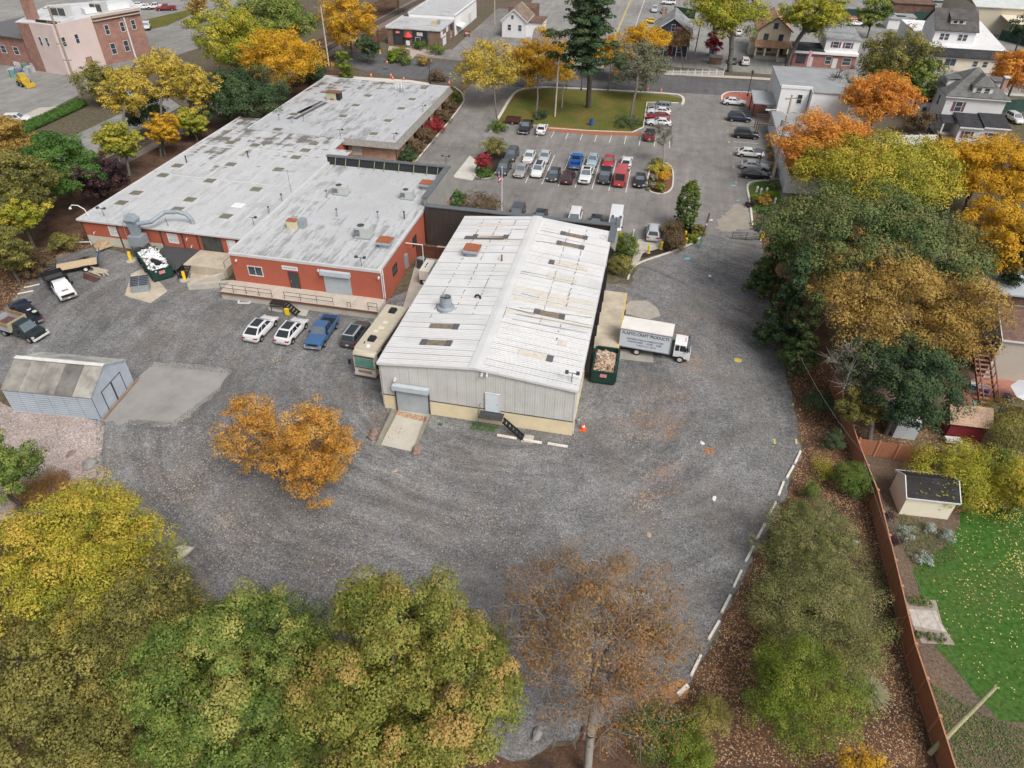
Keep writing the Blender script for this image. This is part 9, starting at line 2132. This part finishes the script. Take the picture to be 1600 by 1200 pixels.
# burgundy island
TC('bush','crimson Japanese maple bush on the left parking island','shrub',755,254,12,1.8,1.5,L_RED,2200,.11,36,shape='round',cr=.34,tr=.06)
TC('bush','pale green feathery bush behind the crimson maple bush','shrub',772,232,14,1.8,1.6,L_OLIVE,2400,.12,40,shape='ball',cr=.34,stem=False)
TC('bush','low green groundcover bush at the tip of the left island','shrub',757,271,11,.4,.5,L_DEEP,900,.1,24,shape='ball',cr=.4,stem=False)
TC('bush','clipped green hedge at the corner of the lawn','shrub',776,200,11,.5,.7,L_ARB,1400,.12,36,shape='ball',cr=.35,stem=False)
TC('bush','dark juniper at the foot of the yellow tree','shrub',846,181,9,.5,.6,L_PINE,900,.12,24,shape='ball',cr=.35,stem=False)
TC('bush','dark yew skirt at the foot of the grey half-bare tree','shrub',984,193,15,.5,.6,L_PINE,1400,.12,36,shape='ball',cr=.35,stem=False)
for px,py,r,m_,la in[(1028,254,7,L_OLIVE,'olive bush at the top of the flower island'),(1024,264,8,L_YGB,'yellow-green bush on the flower island'),(1040,264,7,L_YELLOW,'yellow bush on the flower island, upper right'),(1036,278,9,L_GOLD,'bright yellow bush in the middle of the flower island'),(1020,280,5,L_SAGE,'grey dome bush at the left of the flower island'),(1018,291,5,L_SAGE,'grey dome bush at the bottom of the flower island'),(1033,295,6,L_ARBY,'fresh green plant at the bottom of the flower island')]:
 TC('bush',la,'shrub',px,py,r,.5,.6,m_,700,.12,22,shape='ball',cr=.4,stem=False)
 # beside the buildings
TC('arborvitae','tall columnar arborvitae at the gravel drive entrance','tree',1075,322,17,3.5,3.5,L_ARB,20000,.085,700,shape='column',cr=.10,tr=.15)
for px,py,r,zc_,m_,la in[(1050,364,15,.8,L_BROWN,'brown-topped round bush behind its twin at the entry bed'),(1054,380,16,.8,L_BROWN,'front brown-topped round bush at the entry bed'),(978,388,15,1.5,L_ARB,'tall clipped green bush beside the warehouse corner'),(964,382,9,1.3,L_YG,'yellow-green grassy bush behind the tall clipped one'),(970,418,14,.9,L_OLIVE,'round bush beside the loading dock end'),(1080,374,7,.3,L_ARBY,'low bright green plant in the entry bed'),(1090,362,9,.4,L_OLIVE,'low olive plant behind the green post')]:
 TC('bush',la,'shrub',px,py,r,zc_,zc_*1.15+.3,m_,3600,.085,80,shape='ball',cr=.28,stem=False)
for i,(px,py,r,m_,la) in enumerate([(707,152,9,L_OLIVE,'round bush at the far end of the brick wall, near the grass'),(702,168,10,L_BROWN,'second round bush from the far end of the brick wall'),(690,184,11,L_BROWN,'third round bush from the far end of the brick wall'),(677,200,12,L_RED,'red-tipped round bush in the middle of the brick wall'),(664,215,12,L_BROWN,'brown round bush after the red-tipped one'),(651,231,11,L_BROWN,'round bush second nearest the brick wall corner'),(637,246,11,L_PINE,'dark loose bush at the near brick wall corner')]):
 TC('bush',la,'shrub',px,py,r,.9,1.2,m_,2600,.11,60,shape='ball',cr=.3,stem=False)
TC('bush','brown dried hydrangea bush in front of the orange-red building','shrub',752,322,24,1.2,1.4,L_BROWN,4000,.1,70,shape='ball',cr=.3,stem=False)
TC('bush','green rounded bush at the brick end of the orange-red building','shrub',716,313,10,1.2,1.4,L_DEEP,2200,.1,50,shape='ball',cr=.3,stem=False)
TC('bush','green hedge in the courtyard behind the dark timber fence','shrub',690,362,16,.9,1.0,L_ARB,2600,.09,60,shape='ball',cr=.3,stem=False)
TC('bush','dark bush in the courtyard beside the green hedge','shrub',708,372,10,.8,.9,L_PINE,1600,.09,40,shape='ball',cr=.3,stem=False)
# left wood
TC(DT,'leafy green maple left of the white-roofed factory','tree',92,262,60,6.0,4.6,L_DEEP,22000,.15,130,cr=.2,tr=.25)
TC(DT,'dark purple plum tree beside the green maple','tree',158,282,36,4.0,3.0,L_PURP,9000,.15,80,cr=.24,tr=.18)
TC(DT,'brown and olive tree at the left edge','tree',18,290,62,7.5,5.4,L_OLIVE,20000,.15,130,cr=.2,tr=.26)
TC(DT,'orange-leaved tree at the left edge behind the olive one','tree',8,225,40,6.5,4.0,L_TAN,9000,.17,80,cr=.24,tr=.2)
TC(DT,'dull olive thicket tree at the left edge above the trucks','tree',6,392,40,4.5,3.6,L_OLIVE,9000,.13,80,cr=.25,tr=.18,shape='open',twigs=2)
TC(DT,'olive tree trunked beside the left wood path','tree',30,335,34,5.5,3.0,L_YG,6500,.14,70,cr=.25,tr=.2,shape='open',twigs=2)
TC('bush','round green and brown bush behind the flatbed trailer','shrub',98,382,15,.9,1.0,L_OLIVE,3000,.1,50,shape='ball',cr=.32,stem=False)
TC('bush','brown bush left of the flatbed trailer','shrub',62,405,18,.9,1.0,L_BROWN,3200,.1,50,shape='ball',cr=.32,stem=False)
TC('bush','brown thicket beside the black dump bed','shrub',46,425,14,.8,.9,L_BROWN,2200,.1,40,shape='ball',cr=.32,stem=False)
for px,py,r,zc_,rz_,b_,m_,la in[(198,150,38,9.0,5.0,(203,275),L_YELLOW,'yellow ash tree left of the tall yellow pair by the tracks'),(258,122,44,10.5,5.6,(258,242),L_YELLOW,'tall yellow ash tree in the middle by the tracks'),(305,138,34,8.0,4.4,(298,212),L_YELLOW,'yellow ash tree right of the tall middle one'),(186,222,30,5.0,3.2,(193,280),L_YG,'lower yellow-green tree beside the factory roof'),(255,205,26,4.2,2.8,(252,245),L_GOLD,'gold-leaved tree close to the factory roof edge'),(300,190,24,3.6,2.6,None,L_YG,'pale yellow-green tree beside the rails')]:
 TC(DT,la,'tree',px,py,r,zc_,rz_,m_,7500,.17,100,base=b_,cr=.22,tr=.2,bark=BARK_G,twigs=4,shape='open')
TC(DT,'dark evergreen tree behind the ash trees','tree',228,180,30,4.0,3.6,L_PINE,6500,.17,60,cr=.26,tr=.2)
TC(DT,'yellow and green bushy tree in front of the pink building','tree',158,128,34,4.5,3.4,L_OLIVE,7500,.18,70,cr=.25,tr=.18)
TC(DT,'olive and orange tree left of the utility mast','tree',362,64,62,9.0,6.6,L_YG,16000,.21,120,cr=.2,tr=.3)
TC(DT,'large green tree with orange tips beside the tracks','tree',428,38,66,9.5,6.2,L_GREEN,18000,.22,120,cr=.2,tr=.32)
TC(DT,'brownish gold tree behind the brick building','tree',440,98,64,7.5,5.4,L_GOLD,14000,.19,110,cr=.2,tr=.28)
TC(DT,'orange-gold tree right of the utility mast','tree',544,36,42,8.0,6.6,L_GOLD,10000,.22,90,cr=.22,tr=.25)
TC(DT,'dark green tree against the brick building back corner','tree',394,152,60,5.0,4.4,L_PINE,15000,.17,110,cr=.2,tr=.25)
TC(DT,'dark green tree next to the rails beside the roof corner','tree',348,150,40,5.5,4.4,L_PINE,8500,.18,70,cr=.24,tr=.22)
TC(DT,'dark green trees strip at the foot of the utility mast','tree',482,108,30,3.2,2.8,L_PINE,5500,.18,60,cr=.26,tr=.18)
TC(DT,'small green tree at the end of the side street','tree',574,78,18,3.2,3.0,L_PINE,3200,.19,40,cr=.3,tr=.14)
TC('arborvitae','bright green arborvitae behind the white roof by the street','tree',537,103,10,2.8,2.7,L_ARBY,3000,.15,70,shape='column',cr=.32,tr=.12)
TC(DT,'thin orange tree at the very top left by the road','tree',304,5,22,5.0,3.4,L_TAN,2200,.24,40,cr=.26,tr=.15,shape='open',twigs=3)
TC(DT,'far green tree at the top edge behind the service shop','tree',620,-18,30,7.0,5.0,L_TAN,5000,.27,50,cr=.26,tr=.2)
for px,py,r,m_,la in[(296,38,9,L_YG,'yellow-green bush at the bend of the road'),(312,28,10,L_PINE,'dark clipped bush at the bend of the road')]:
 TC('bush',la,'shrub',px,py,r,.9,1.0,m_,900,.2,26,shape='ball',cr=.36,stem=False)
for px,py,r,m_,la in[(613,92,8,L_ARBY,'lime bush nearest the street in front of the service shop'),(618,86,8,L_ARBY,'second lime bush in front of the service shop'),(627,81,8,L_OLIVE,'brown-green bush nearest the shop door path'),(634,95,11,L_ARB,'dark dome bush on the service shop corner bed'),(655,72,9,L_ARB,'dark green bush under the service shop window'),(682,79,12,L_ARB,'clipped dark hedge before the brick pier of the shop'),(662,97,9,L_TAN,'dry straw-coloured plant beside the dark dome bush'),(685,122,11,L_BROWN,'brown dry bush beside the street lamp')]:
 TC('bush',la,'shrub',px,py,r,.7,.8,m_,1100,.16,30,shape='ball',cr=.34,stem=False)
 # hedge along the lane at the left
TC('hedge','long low green hedge between the lane and the recycling lot','hedge',70,200,2,.6,.6,L_DEEP,0,.1,3,stem=False)
_h = bpy.context.scene.collection.objects
hd = [o for o in COL.objects if o.name.startswith('hedge')][0]
a_,b_ = G(28,212),G(128,166); pc = []
for k in range(1,90):
 p = a_.lerp(b_,k/90); pc.append((p.x,p.y))
pc = np.array(pc); n = 12000; kk = RNG.integers(0,len(pc),n)
off = RNG.normal(size=(n,3)); off/=np.linalg.norm(off,axis=1,keepdims=True)
pos = np.column_stack([pc[kk,0]-hd.location.x+off[:,0]*1.3,pc[kk,1]-hd.location.y+off[:,1]*1.3,0.75+off[:,2]*0.8+RNG.normal(size=n)*.1])
nr = off+np.array([0,0,.6]); nr/=np.linalg.norm(nr,axis=1,keepdims=True)
put('foliage',leaf_mesh('foliage',pos,nr,RNG.uniform(.1,.2,n),RNG.normal(size=n)*.2+.5,L_DEEP),hd)
# ornamental grass tuft
p = G(1352,1085); gt = thing('grass_tuft','large pale ornamental grass tuft beside the brown fence','plant',(p.x,p.y,0))
V = []
n = 900
an = RNG.uniform(0,6.283,n); ln = RNG.uniform(.8,1.6,n); el = RNG.uniform(.35,1.35,n)
P0 = np.column_stack([np.cos(an)*.15,np.sin(an)*.15,np.zeros(n)])
dirn = np.column_stack([np.cos(an)*np.cos(el),np.sin(an)*np.cos(el),np.sin(el)])
P1 = P0+dirn*(ln*.6)[:,None]; P2_ = P1+(dirn*np.array([1.1,1.1,.2])-np.array([0,0,.15]))*(ln*.5)[:,None]
put('blades',tubes_mesh('blades',np.vstack([P0,P1]),np.vstack([P1,P2_]),np.full(2*n,.014),np.full(2*n,.008),3,M('dry_grass',(.30,.30,.17),var=.4,scale=9)),gt)
